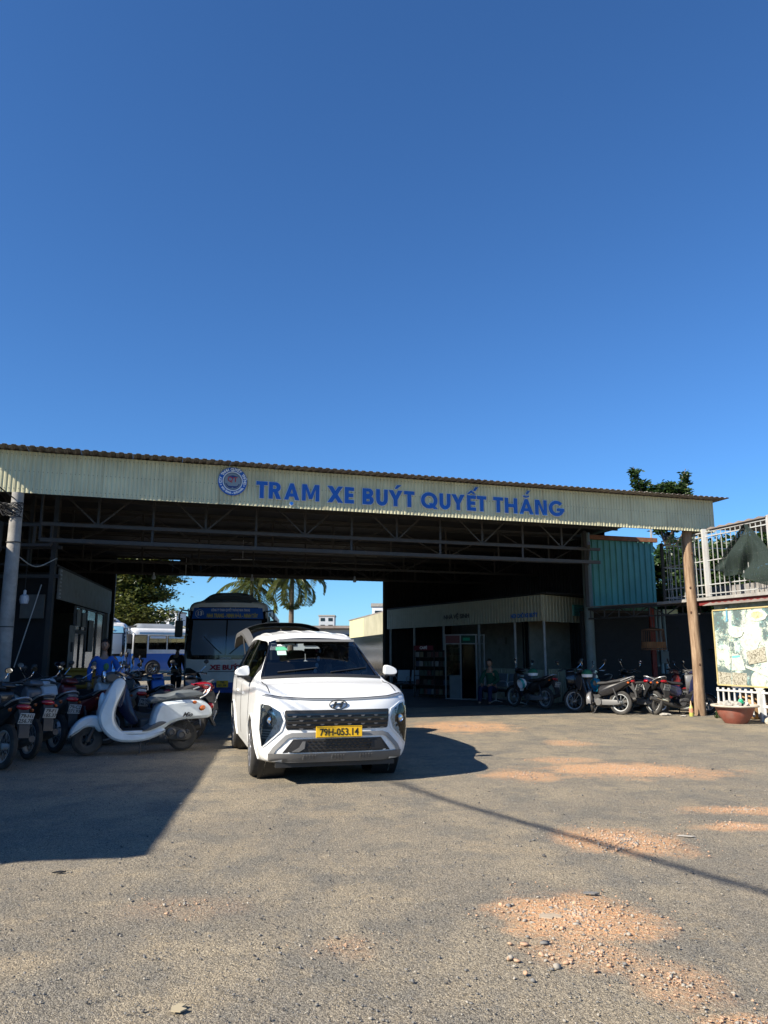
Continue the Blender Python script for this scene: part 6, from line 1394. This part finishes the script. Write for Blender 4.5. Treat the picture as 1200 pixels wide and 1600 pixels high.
# --- underbone motorbike / step-through, and modern plastic scooter
def motorbike(label, loc, rz, body, accent, scooter=False, spoked=True, lean=R(5), helmet=None, s1='79-D1', s2='204.65', mirrors=True, steer=0, group=None, cat='motorbike'):
    t = thing('motorbike' if not scooter else 'motor_scooter', label, cat, loc, rz, group); t.rotation_euler = (lean if lean else 0, 0, rz)
    r = .285 if not scooter else .24; w = .075 if not scooter else .10
    wf = two_wheel(t, .62, r, w, spoked and not scooter, m_steel_l if spoked else m_alloy); wf.rotation_euler = (0,0,steer); two_wheel(t, -.60, r, w*1.15, spoked and not scooter, m_steel_l if spoked else m_alloy)
    for sd in (-1,1): MB().tube([(.62,sd*.062,r),(.50,sd*.06,.62),(.44,sd*.05,.78)], [.022,.022,.018], 8).build('fork', m_steel if not scooter else m_blackpl, t)
    b = MB(); b.grid(lambda i,j: (.62+(r+.035)*math.cos(R(-5+i*150)), (j*2-1)*.055, r+(r+.035)*math.sin(R(-5+i*150))-.03*abs(j*2-1)**2), 14, 6); b.grid(lambda i,j: (.62+(r+.028)*math.cos(R(-5+i*150)), (j*2-1)*.054, r+(r+.028)*math.sin(R(-5+i*150))-.03*abs(j*2-1)**2), 14, 6); b.build('front_mudguard', body, t)
    # leg shields, front cover
    for sd in (-1,1):
        b = MB(); b.M = Matrix.Translation((0,sd*.15,0)) @ Matrix.Rotation(R(-8*sd),4,'Z')
        b.pillow([(.44,.86),(.33,.84),(.27,.66),(.20,.46),(.14,.33),(.24,.29),(.36,.40),(.47,.56),(.50,.74)], .022, .012, .012, 4); b.build('leg_shield', body, t)
    b = MB(); b.pillow([(.50,.93),(.40,.95),(.33,.86),(.36,.62),(.42,.52),(.52,.62),(.55,.78)], .13, .06, .03, 4); b.build('front_cover', body, t)
    b = MB(); b.pillow([(.40,.97),(.30,.96),(.27,1.00),(.34,1.05),(.45,1.05),(.52,.99),(.49,.93)], .11, .05, .02, 4); b.build('headset', body, t)
    b = MB(); b.ball((.50,0,.99 if not scooter else .80), (.035,.085,.045), 14, 8); b.build('headlight', m_lens, t)
    b = MB(); b.pillow([(.34,.60),(.20,.50),(.0,.46),(-.14,.54),(-.14,.42),(.0,.34),(.22,.36),(.36,.46)], .07, .03, .02, 4); b.build('centre_cover', m_blackpl, t)
    if scooter: MB().rbox((.06,0,.30),(.46,.30,.06),.02).build('floor_board', m_blackpl, t)
    # rear body
    b = MB(); b.pillow([(-.06,.50),(-.10,.66),(-.30,.71),(-.55,.76),(-.80,.86),(-.92,.88),(-.93,.82),(-.78,.70),(-.56,.56),(-.34,.46),(-.16,.42)], .135, .06, .04, 5, wf=lambda x,z: 1-.35*max(0,(-x-.45)/.5)); b.build('rear_body', body, t)
    for sd in (-1,1):
        b = MB(); b.pillow([(-.10,.60),(-.40,.66),(-.70,.76),(-.84,.83),(-.66,.70),(-.36,.57),(-.16,.53)], .008, .004, .004, 4); o = b.build('side_decal', accent, t); o.location = (0,sd*.128,0); o.rotation_euler = (0,0,R(4.5*sd))
    b = MB(); b.pillow([(-.02,.70),(-.04,.76),(-.20,.78),(-.38,.78),(-.56,.84),(-.80,.90),(-.88,.88),(-.74,.80),(-.50,.75),(-.28,.71)], .125, .05, .025, 4, wf=lambda x,z: .8+.25*min(1,max(0,-x/.3))-.2*max(0,(-x-.6)/.3)); b.build('seat', m_seat, t)
    MB().tube(cr_open([(-.66,.12,.80),(-.86,.12,.88),(-.95,.0,.92),(-.86,-.12,.88),(-.66,-.12,.80)],4), .012, 7).build('grab_rail', m_silver, t)
    b = MB(); b.ball((-.92,0,.80), (.05,.10,.04), 14, 8); b.build('tail_light', m_redlens, t)
    for sd in (-1,1): b = MB(); b.ball((-.86,sd*.15,.76), (.035,.025,.025), 10, 6); b.build('indicator', m_amber, t)
    b = MB(); b.prism([(-.84,.70),(-.93,.78),(-1.02,.55),(-1.04,.42),(-1.01,.42),(-.97,.54)], -.07, .07); b.build('rear_mudguard', m_blackpl, t)
    plate_part(t, (-1.03,0,.66), R(18), s1, s2)
    # engine
    b = MB(); b.rbox((.02,0,.30),(.26,.20,.20),.05); b.lathe([(.085,-.15),(.095,-.12),(.095,.12),(.085,.15)], (-.08,0,.28), 18, 'Y'); 
    for k in range(6): b.rbox((.14+.022*k,0,.36),(.010,.13,.13),.01)
    b.build('engine', mat('engine_metal',(.10,.10,.10),.5,metal=.5,var=.3,dirt=.5), t)
    if not scooter:
        b = MB(); b.pillow([(-.08,.33),(-.55,.34),(-.64,.285),(-.55,.23),(-.08,.22)], .02, .008, .008, 3); o = b.build('chain_case', m_greypl, t); o.location = (0,.10,0)
    ex = MB(); ex.tube(cr_open([(.16,-.10,.26),(-.05,-.13,.17),(-.30,-.15,.20),(-.50,-.165,.27),(-.92,-.18,.40)],3), [.018,.018,.019,.019,.020,.03,.045,.05,.055,.057,.06,.055,.045], 12); ex.build('exhaust', m_steel, t); b = MB(); b.tube([(-.50,-.215,.31),(-.80,-.228,.40)], .030, 8); b.build('heat_shield', m_chrome, t)
    for sd in (-1,1): MB().tube([(-.60,sd*.11,.29),(-.46,sd*.12,.62)], [.022,.026], 8).build('shock', m_blackpl, t)
    MB().tube([(-.05,.10,.20),(-.02,.22,.03),(.02,.25,.0)], .012, 6).build('side_stand', m_steel, t)
    for sd in (-1,1): MB().tube([(.0,sd*.10,.26),(.0,sd*.27,.25)], .014, 6).build('foot_peg', m_blackpl, t)
    handlebar(t, .36, 1.03, .31)
    if mirrors:
        for sd in (-1,1): mirror_part(t, (.33,sd*.17,1.05), (.27,sd*.33,1.27), sd)
    return t
def helmet(label, loc, m, m2=None, rz=0, tilt=0):
    t = thing('helmet', label, 'helmet', loc, rz); t.rotation_euler = (0,tilt,rz)
    MB().lathe([(.125,-.05),(.135,0),(.13,.05),(.105,.10),(.06,.13),(.001,.142)], n=24, cap=False).build('shell', m, t)
    if m2: MB().lathe([(.127,-.052),(.1375,-.0),(.1368,.02)], n=24, cap=False).build('band', m2, t); MB().box((0,.0,.072),(.05,.26,.145)).build('stripe', m2, t) if False else None
    b = MB(); b.grid(lambda i,j: (.12+.07*j, (i*2-1)*.10*(1-.25*j), .0-.03*j-.02*(i*2-1)**2), 10, 4); b.build('peak', m, t); return t
# right-hand row
K1 = paint('black_bike_paint',(.010,.010,.012),dirt=.04); K2 = paint('dark_blue_bike_paint',(.012,.014,.05)); K3 = paint('dark_red_bike_paint',(.14,.01,.012)); K4 = paint('white_bike_paint',(.55,.57,.57)); K5 = paint('grey_bike_paint',(.12,.12,.125))
A1 = mat('red_decal',(.35,.02,.03),.4); A2 = mat('silver_decal',(.40,.40,.42),.3,metal=.4); A3 = mat('green_decal',(.02,.30,.18),.4); A4 = mat('dark_decal',(.06,.06,.07),.4)
GR_ = 'motorbikes parked in the shade at the right'; GL_ = 'motorbikes parked in the row at the left'
def heading(dx, dy): return math.atan2(dy, dx)
motorbike('black motorbike with white and green taxi decals parked by the waiting room post', (3.95,21.15,0), heading(-.55,.83), K1, A3, s1='79-N1', s2='632.10', group=GR_)
motorbike('dark motorbike facing the yard in front of the low ribbed wall', (5.25,21.2,0), heading(-.35,-.94), K1, A4, steer=.3, group=GR_)
motorbike('dark motorbike with a blue helmet hanging from its front beside the steel column', (5.60,20.0,0), heading(-.55,-.83), K5, A4, steer=.2, group=GR_)
hb1 = motorbike('black motorbike with red stripes and big white rear plate, rear wheel in the sun', (5.30,19.32,0), heading(-.76,.65), K1, A1, s1='79-L1', s2='820', group=GR_)
motorbike('black motorbike in the middle of the right row between the striped one and the scooter', (6.35,19.55,0), heading(-.4,.92), K1, A2, s1='79-K5', s2='031.2', group=GR_)
motorbike('dark blue motor scooter with silver engine side left of the wooden pole', (7.35,19.05,0), heading(.97,.12), K2, A4, scooter=True, spoked=False, lean=R(-4), s1='79-Z1', s2='33', group=GR_)
motorbike('dark red motorbike behind the dark blue scooter under the canopy', (7.2,20.3,0), heading(.9,-.3), K3, A2, group=GR_)
motorbike('silver fronted motorbike standing just behind the wooden pole', (8.05,20.2,0), heading(-.3,-.95), K5, A2, steer=-.3, group=GR_)
helmet('white helmet with green top on the seat of the red striped motorbike', (5.12,19.48,.93), m_cloth_g, m_white_p, .4)
helmet('blue helmet hanging on the front of the grey motorbike', (5.30,19.42,.72), mat('blue_helmet',(.01,.18,.30),.3,coat=.5), None, .4, R(80))
helmet('green helmet resting on the seat of the taxi motorbike', (4.05,21.0,.92), m_cloth_g, m_white_p, 1.4)
helmet('white and teal helmet hanging low on the side of the taxi motorbike', (3.72,20.95,.66), m_white_p, mat('teal_shell',(.02,.25,.25),.3), .4, R(75))
# left: the white scooter and its neighbours
classic_scooter('white scooter with grey seat and red rear light bar, nearest the van', (-3.74,11.92,0), heading(-.90,-.43)).scale = (1.10,)*3
row = [  # rear wheel position, heading
 ((-4.98,10.25), (-.80,.60), K1, A1, '79-H1','256.78','black motorbike with red tail at the left edge, nearest the camera'),
 ((-5.05,11.15),(-.78,.62), K1, A2, '79-F1','185.37','black motorbike with a silver tail stripe, second from the camera in the left row'),
 ((-5.0,11.9),(-.76,.65), K5, A2, '79-C2','071.93','grey motorbike third from the camera in the left row'),
 ((-4.75,12.7),(-.76,.65), K3, A4, '79-S1','5580','dark red motorbike fourth from the camera in the left row, behind the white scooter front'),
 ((-4.45,13.5),(-.74,.67), K4, A4, '79-V1','346.21','white and black motorbike fifth from the camera in the left row'),
 ((-4.2,14.3),(-.72,.69), K1, A2, '79-H2','412.09','black motorbike farthest from the camera in the left row')]
for (rx, ry), (hx, hy), bd, ac_, s1, s2, lab in row:
    L_ = math.hypot(hx,hy); motorbike(lab, (rx+.6*hx/L_, ry+.6*hy/L_, 0), heading(hx,hy), bd, ac_, s1=s1, s2=s2, group=GL_)
motorbike('dark navy motorbike right behind the white scooter, long black seat', (-3.95,13.05,0), heading(-.93,-.30), K2, A4, s1='79-X1', s2='77', group=GL_).scale = (1.08,)*3
motorbike('black motorbike with chrome rear rail standing before the route bus', (-4.15,14.1,0), heading(-.95,-.25), K1, A2, group=GL_).scale = (1.08,)*3
motorbike('blue fronted motorbike with round mirror beside the man in the blue shirt', (-4.75,16.4,0), heading(.35,-.93), paint('blue_bike_paint',(.02,.10,.35)), A4, group=GL_)
motorbike('dark motorbike with a white headset facing the yard left of the bus', (-4.1,16.9,0), heading(.15,-.98), K1, A2, group=GL_)
motorbike('white scooter with open front panel facing right behind the left row', (-6.0,13.55,0), heading(.75,-.66), K4, A4, scooter=True, spoked=False, group=GL_)
motorbike('black motorbike with bright round mirror right of the white scooter front', (-6.35,14.9,0), heading(.60,-.80), K1, A4, group=GL_)
helmet('dark helmet lying on the far motorbike seat in the left row', (-6.0,15.2,.92), m_blackpl, None, 2.)
# ------------------------------------------------ people
def skin_mesh(name, joints, edges, mats, root=0, sub=1):
    me = bpy.data.meshes.new(name); me.from_pydata([j[0] for j in joints], edges, []); o = bpy.data.objects.new(name, me); COL.objects.link(o)
    md = o.modifiers.new('skin','SKIN'); md.use_smooth_shade = True
    for i, j in enumerate(joints):
        sv = me.skin_vertices[0].data[i]; r = j[1]; sv.radius = (r,r) if not isinstance(r,tuple) else r; sv.use_root = (i == root)
    ms = o.modifiers.new('sub','SUBSURF'); ms.levels = sub; ms.render_levels = sub
    dg = bpy.context.evaluated_depsgraph_get(); out = bpy.data.meshes.new_from_object(o.evaluated_get(dg)); COL.objects.unlink(o); bpy.data.objects.remove(o)
    out.materials.clear(); out.materials.append(mats); out.shade_smooth(); out.name = name; return out
def person(label, loc, rz, pose='stand', shirt=m_shirt_b, trousers=m_cloth_k, hands_hip=False, scale=1.0, sleeves=True, only_top=False):
    t = thing('person', label, 'person', loc, rz); t.scale = (scale,)*3
    # local: faces -y ; x = own left
    if pose == 'stand':
        pel, hipz, kn, an = (0,0,.94), .90, [(.10,-.02,.50),(-.11,.03,.50)], [(.11,.02,.08),(-.13,.05,.08)]; toe = [(.13,-.15,.04),(-.15,-.12,.04)]
        ch, nk, hd = (0,-.01,1.26), (0,-.01,1.46), (0,-.03,1.60)
        el = [(.27,.02,1.16),(-.26,.03,1.15)]; wr = [(.20,-.06,.98),(-.29,-.03,.92)] if hands_hip else [(.25,-.05,.93),(-.25,-.03,.92)]
    else:
        pel, hipz, kn, an = (0,.05,.52), .50, [(.15,-.38,.54),(-.16,-.38,.54)], [(.15,-.40,.09),(-.17,-.42,.09)]; toe = [(.17,-.56,.04),(-.19,-.57,.04)]
        ch, nk, hd = (0,-.02,.86), (0,-.05,1.05), (0,-.08,1.20)
        el = [(.28,-.10,.74),(-.28,-.10,.74)]; wr = [(.16,-.30,.62),(-.16,-.30,.62)]
    v = lambda a: tuple(a)
    mid = lambda a,b,f: tuple(a[i]*(1-f)+b[i]*f for i in range(3))
    J = [(pel,(.15,.11)),(mid(pel,ch,.5),(.135,.10)),(ch,(.16,.115)),(nk,.055),(mid(nk,hd,.6),.06)]; E_ = [(0,1),(1,2),(2,3),(3,4)]
    for s, sx in enumerate((1,-1)):
        i = len(J); hip = (sx*.10,pel[1],hipz-.02); J += [(hip,.09),(mid(hip,kn[s],.5),.078),(kn[s],.058),(mid(kn[s],an[s],.4),.055),(an[s],.038),(toe[s],.035)]; E_ += [(0,i),(i,i+1),(i+1,i+2),(i+2,i+3),(i+3,i+4),(i+4,i+5)]
        i = len(J); sh = (sx*.18,ch[1],ch[2]+.13); J += [(sh,.062),(mid(sh,el[s],.5),.05),(el[s],.04),(mid(el[s],wr[s],.5),.036),(wr[s],.026)]; E_ += [(2,i),(i,i+1),(i+1,i+2),(i+2,i+3),(i+3,i+4)]
    body_ = link('body', skin_mesh('body', J, E_, m_skin, 0, 2), t)
    for s, sx in enumerate((1,-1)):   # hands: palm and five fingers
        w = Vector(wr[s]); d = (Vector(wr[s])-Vector(el[s])).normalized(); side = d.cross(Vector((0,1,0))).normalized(); nrm = side.cross(d)
        h = MB(); h.tube([w-d*.01, w+d*.04, w+d*.085], [.024,.034,.034], 8)
        for k, (o_, L) in enumerate(((-.028,.055),(-.010,.068),(.009,.070),(.027,.060))): a = w+d*.08+side*o_; h.tube([a,a+d*L*.5,a+d*L*.85+nrm*.02], [.009,.0085,.007], 6)
        a = w+d*.03-side*.03*sx; h.tube([a,a+d*.035-side*.022*sx,a+d*.06-side*.024*sx+nrm*.01], [.011,.010,.008], 6); h.build('hand', m_skin, t)
    # head
    hm = bmesh.new(); bmesh.ops.create_icosphere(hm, subdivisions=4, radius=1)
    for q in hm.verts:
        x,y,z = q.co; X = x*.075*(1-.22*max(0,-z)**1.5); Y = y*.095*(1-.05*max(0,-z)); Z = z*.118
        f = max(0,-y)
        Y -= .018*math.exp(-((x/.16)**2+((z+.10)/.22)**2))*f*1.4     # nose
        Y -= .008*math.exp(-((x/.3)**2+((z+.42)/.08)**2))*f; Y += .007*math.exp(-((x/.3)**2+((z+.36)/.03)**2))*f
        for e in (-1,1): Y += .010*math.exp(-(((x-e*.40)/.16)**2+((z-.08)/.10)**2))*f
        q.co = (X,Y,Z)
    me = bpy.data.meshes.new('head'); hm.to_mesh(me); hm.free(); me.materials.append(m_skin); me.shade_smooth(); hz = (hd[0],hd[1],hd[2]+.03); ho = link('head', me, t, hz)
    for e in (-1,1):
        MB().ball((e*.031,-.083,.008),(.013,.007,.006),8,6).build('eye', m_black_p, ho); MB().ball((e*.076,.005,-.005),(.010,.022,.034),8,6).build('ear', m_skin, ho)
    MB().ball((0,-.086,-.052),(.022,.006,.006),8,4).build('mouth', mat('lips',(.20,.07,.06),.5), ho)
    hr = bmesh.new(); bmesh.ops.create_icosphere(hr, subdivisions=4, radius=1)
    for q in hr.verts:
        x,y,z = q.co; k = 1.08+.03*noise.noise(q.co*6); lim = .52 if y < -.3 else (-.25 if y < .3 else -.55)
        q.co = (x*.075*k, y*.095*k+.006, max(z,lim-.05)*.118*k+.004)
    me = bpy.data.meshes.new('hair'); hr.to_mesh(me); hr.free(); me.materials.append(m_hair); me.shade_smooth(); link('hair', me, ho)
    # clothes from the same skeleton, a little wider
    Js = [(pel if pose=='stand' else mid(pel,ch,.1),(.165,.125)),(mid(pel,ch,.5),(.155,.122)),(ch,(.160,.120)),(mid(ch,nk,.75),(.10,.085))]; Es = [(0,1),(1,2),(2,3)]
    for s, sx in enumerate((1,-1)):
        i = len(Js); sh = (sx*.165,ch[1],ch[2]+.13); Js += [(sh,.070),(mid(sh,el[s],.5),.070),(el[s],.058)]; Es += [(2,i),(i,i+1),(i+1,i+2)]
        if sleeves: Js += [(mid(el[s],wr[s],.5),.05),(mid(el[s],wr[s],.88),.040)]; Es += [(i+2,i+3),(i+3,i+4)]
    link('shirt', skin_mesh('shirt', Js, Es, shirt, 0, 2), t)
    Jt = [((pel[0],pel[1],pel[2]+.04),(.158,.12)),((pel[0],pel[1],pel[2]-.02),(.16,.122))]; Et = [(0,1)]
    for s, sx in enumerate((1,-1)):
        i = len(Jt); hip = (sx*.10,pel[1],hipz-.05); Jt += [(hip,.105),(mid(hip,kn[s],.5),.094),(kn[s],.075),(mid(kn[s],an[s],.5),.070),(mid(kn[s],an[s],.93),.062)]; Et += [(1,i),(i,i+1),(i+1,i+2),(i+2,i+3),(i+3,i+4)]
    link('trousers', skin_mesh('trousers', Jt, Et, trousers, 0, 2), t)
    for s in range(2):
        a, b_ = Vector(an[s]), Vector(toe[s]); MB().tube([a+(a-b_)*.35+Vector((0,0,-.035)), a+Vector((0,0,-.03)), (a+b_)/2+Vector((0,0,-.012)), b_, b_+(b_-a)*.3+Vector((0,0,-.005))], [.035,.045,.045,.042,.02], 10).build('shoe', m_cloth_k, t)
    return t
man = person('man in a bright blue shirt standing behind the parked scooters near the glass doors', (-5.45,15.0,0), R(12), 'stand', m_shirt_b)
MB().ball((.06,-.135,1.22),(.05,.02,.07),10,8).build('shirt_print', mat('shirt_print_green',(.10,.22,.08),.8), man)
person('standing man in black clothes seen as a silhouette just left of the route bus', (-6.35,23.6,0), R(165), 'stand', m_cloth_k, m_cloth_k, True)
person('person in a green jacket sitting back on the waiting chairs', (3.15,22.75,-.05), R(-35), 'sit', mat('dark_green_jacket',(.007,.07,.04),.9), mat('navy_cloth',(.01,.015,.05),.9))
drv = person('driver in dark clothes sitting inside the white van', (-.30-.54+.03,11.05,.22), R(15), 'sit', mat('driver_shirt',(.03,.05,.10),.9), m_cloth_k)
# ------------------------------------------------ waiting chairs, snack rack, glass booth
def bench(label, loc, rz, n, m):
    t = thing('waiting_bench', label, 'bench', loc, rz, None); w = .52
    MB().bar((-w*n/2,0,.36),(w*n/2,0,.36),.05,.05).build('beam', m_steel, t)
    for k in range(n):
        x = -w*(n-1)/2+k*w
        s = MB(); s.grid(lambda i,j: (x-.22+.44*i, -.22+.42*j, .42-.03*math.sin(j*math.pi)), 4, 6); s.grid(lambda i,j: (x-.22+.44*i, -.22+.42*j, .40-.03*math.sin(j*math.pi)), 4, 6); s.build('seat', m, t)
        b = MB(); b.M = Matrix.Translation((x,.21,.47)) @ Matrix.Rotation(R(-14),4,'X'); b.rbox((0,0,.20),(.44,.02,.40),.01); b.build('backrest', m, t)
    for k in range(n+1):
        x = -w*n/2+k*w; MB().tube(cr_open([(x,-.18,.42),(x,-.2,.62),(x,.12,.64),(x,.24,.55)],3), .012, 6).build('armrest', m_silver, t)
    for x in (-w*n/2+.25, w*n/2-.25):
        MB().tube([(x,-.25,.015),(x,0,.08),(x,.25,.015)], .018, 6).build('foot', m_silver, t); MB().bar((x,0,.05),(x,0,.36),.04).build('leg', m_silver, t)
    return t
m_blueseat = mat('pale_blue_perforated_steel',(.50,.62,.72),.4,metal=.2,var=.15,vscale=60)
bench('waiting bench of pale blue metal seats right of the van mirror in the shade', (1.1,27.0,.012), R(-20), 3, m_blueseat)
bench('waiting bench of silver metal seats in front of the low ribbed wall', (3.6,22.6,.012), R(-58), 3, mat('dull_perforated_steel',(.16,.19,.21),.35,metal=.5))
rk = thing('snack_rack', 'dim shop rack packed with snack packets and a small red header', 'rack', (1.75,25.6,.012), R(-32))
for x in (-.75,0,.75):
    for y in (-.18,.18): MB().bar((x,y,0),(x,y,1.55 if x > -.5 else 1.7),.03).build('post', m_steel, rk)
MB().box((.0,.2,.8),(1.5,.02,1.5)).build('back_panel', m_dark, rk)
MB().box((-.38,-.2,1.62),(.72,.03,.16)).build('header', mat('red_header',(.16,.02,.03),.6), rk)
put_text('header_text', 'CAFÉ', .12, face_front(-.38,-.22,1.62), m_white_p, rk, .002, .004)
pk_m = [mat('packet_%s'%n_,c,.4) for n_,c in (('red',(.12,.05,.045)),('yellow',(.17,.15,.09)),('green',(.06,.09,.07)),('white',(.26,.26,.25)),('blue',(.07,.08,.12)),('brown',(.09,.07,.055)))]
pk_meshes = [MB().rbox((0,0,.085),(.12,.06,.17),.012).mesh('packet', m) for m in pk_m]
for z in (.12,.42,.72,1.02,1.32):
    MB().box((0,0,z-.01),(1.5,.36,.02)).build('shelf', m_steel, rk)
    for i in range(10):
        if random.random() < .1: continue
        link('packet', random.choice(pk_meshes), rk, (-.67+.148*i,-.10+random.uniform(-.02,.02),z), (0,0,random.uniform(-.2,.2)))
bo = thing('glass_booth', 'tall glass cabinet booth with small red and green header signs in the shade', 'cabinet', (2.62,24.9,.012), R(-32))
for x in (-.55,0,.55):
    for y in (-.3,.3): MB().bar((x,y,0),(x,y,2.05),.035).build('post', m_steel_l, bo)
for z in (1.75,2.03,.02): 
    for y in (-.3,.3): MB().bar((-.55,y,z),(.55,y,z),.03).build('rail', m_steel_l, bo)
MB().box((-.28,-.31,1.89),(.5,.02,.24)).build('header', mat('dark_red_header',(.14,.05,.05),.6), bo); MB().box((.28,-.31,1.89),(.5,.02,.24)).build('header', mat('dark_green_header',(.01,.05,.035),.6), bo)
MB().box((.22,-.325,1.89),(.24,.01,.09)).build('header_mark', mat('green_mark',(.02,.30,.16),.5), bo)
MB().box((-.30,-.30,1.25),(.44,.01,.95)).build('pane', m_mesh_glass, bo); MB().box((.28,-.30,.9),(.5,.01,1.7)).build('door_pane', m_glass_d, bo)
MB().rbox((-.22,-.1,.38),(.44,.36,.75),.02).build('fridge', mat('pale_fridge',(.20,.23,.23),.5,dirt=.3), bo)
for z in (.95,1.2,1.45): MB().box((-.28,0,z),(.5,.5,.015)).build('shelf', m_steel, bo)
for i in range(4):
    for z in (.96,1.21,1.46): link('packet', random.choice(pk_meshes), bo, (-.46+.12*i,-.05,z), (0,0,random.uniform(-.3,.3)))
# litter on the yard
def flake(label, pts, loc, m, h=.01, rz=0):
    b = MB(); b.prism(pts, 0, h, 'XY'); o = b.build('scrap', m, None, 0); o.location = (*loc,.006); o.rotation_euler = (0,0,rz); o.scale = (.7,.7,.5); return tag(o, label, 'litter')
flake('small white torn scrap lying on the gravel at the lower left edge', [(0,0),(.10,.01),(.12,.04),(.06,.055),(-.01,.04)], (-1.98,3.84), mat('scrap_white',(.6,.58,.5),.8))
flake('cream broken plaster chip on the gravel near the bottom edge', [(0,0),(.06,-.01),(.09,.03),(.05,.05),(.07,.09),(.02,.10),(-.01,.05)], (-.90,3.52), mat('scrap_cream',(.38,.32,.21),.9))
flake('flat grey stone slab at the back of the largest orange rubble patch', [(0,0),(.10,-.02),(.15,.01),(.09,.05),(.02,.04)], (1.25,5.10), sm[0], .012)
flake('pale angular mortar piece in the middle of the largest orange rubble patch', [(0,0),(.12,.01),(.18,-.05),(.16,-.09),(.10,-.07),(.08,-.11),(-.02,-.08)], (.90,4.72), mat('scrap_mortar',(.36,.29,.21),.95,var=.2), .012)
flake('dark crumpled scrap on the gravel below the square shade at the left', [(0,0),(.09,.02),(.12,.05),(.04,.05)], (-2.28,5.55), m_blackpl, .015)
flake('thin dry stick on the gravel near the right edge', [(0,0),(.12,-.022),(.12,-.018),(0,.006)], (1.62,4.35), mat('stick',(.16,.12,.08),.9), .005)
flake('white flattened cup scrap beside the middle rubble patch', [(0,0),(.16,-.05),(.22,-.02),(.05,.05)], (2.42,6.62), mat('scrap_pale',(.40,.37,.32),.9), .006)
# weeds by the wooden pole
wd = MB()
for k in range(90):
    a = random.uniform(0,6.28); r_ = random.random()**.5*.38; x, y = 7.95+r_*math.cos(a)*.8, 18.0+r_*math.sin(a)*.7; h = random.uniform(.05,.22); q = random.uniform(0,6.28); lx, ly = .08*math.cos(q), .08*math.sin(q); px, py = -.012*math.sin(q), .012*math.cos(q)
    wd.add([(x-px,y-py,0),(x+px,y+py,0),(x+lx*.5+px,y+ly*.5+py,h*.7),(x+lx,y+ly,h)],[(0,1,2,3)])
tag(wd.build('weeds', m_leaf_d), kind='stuff')
bpy.context.view_layer.update()
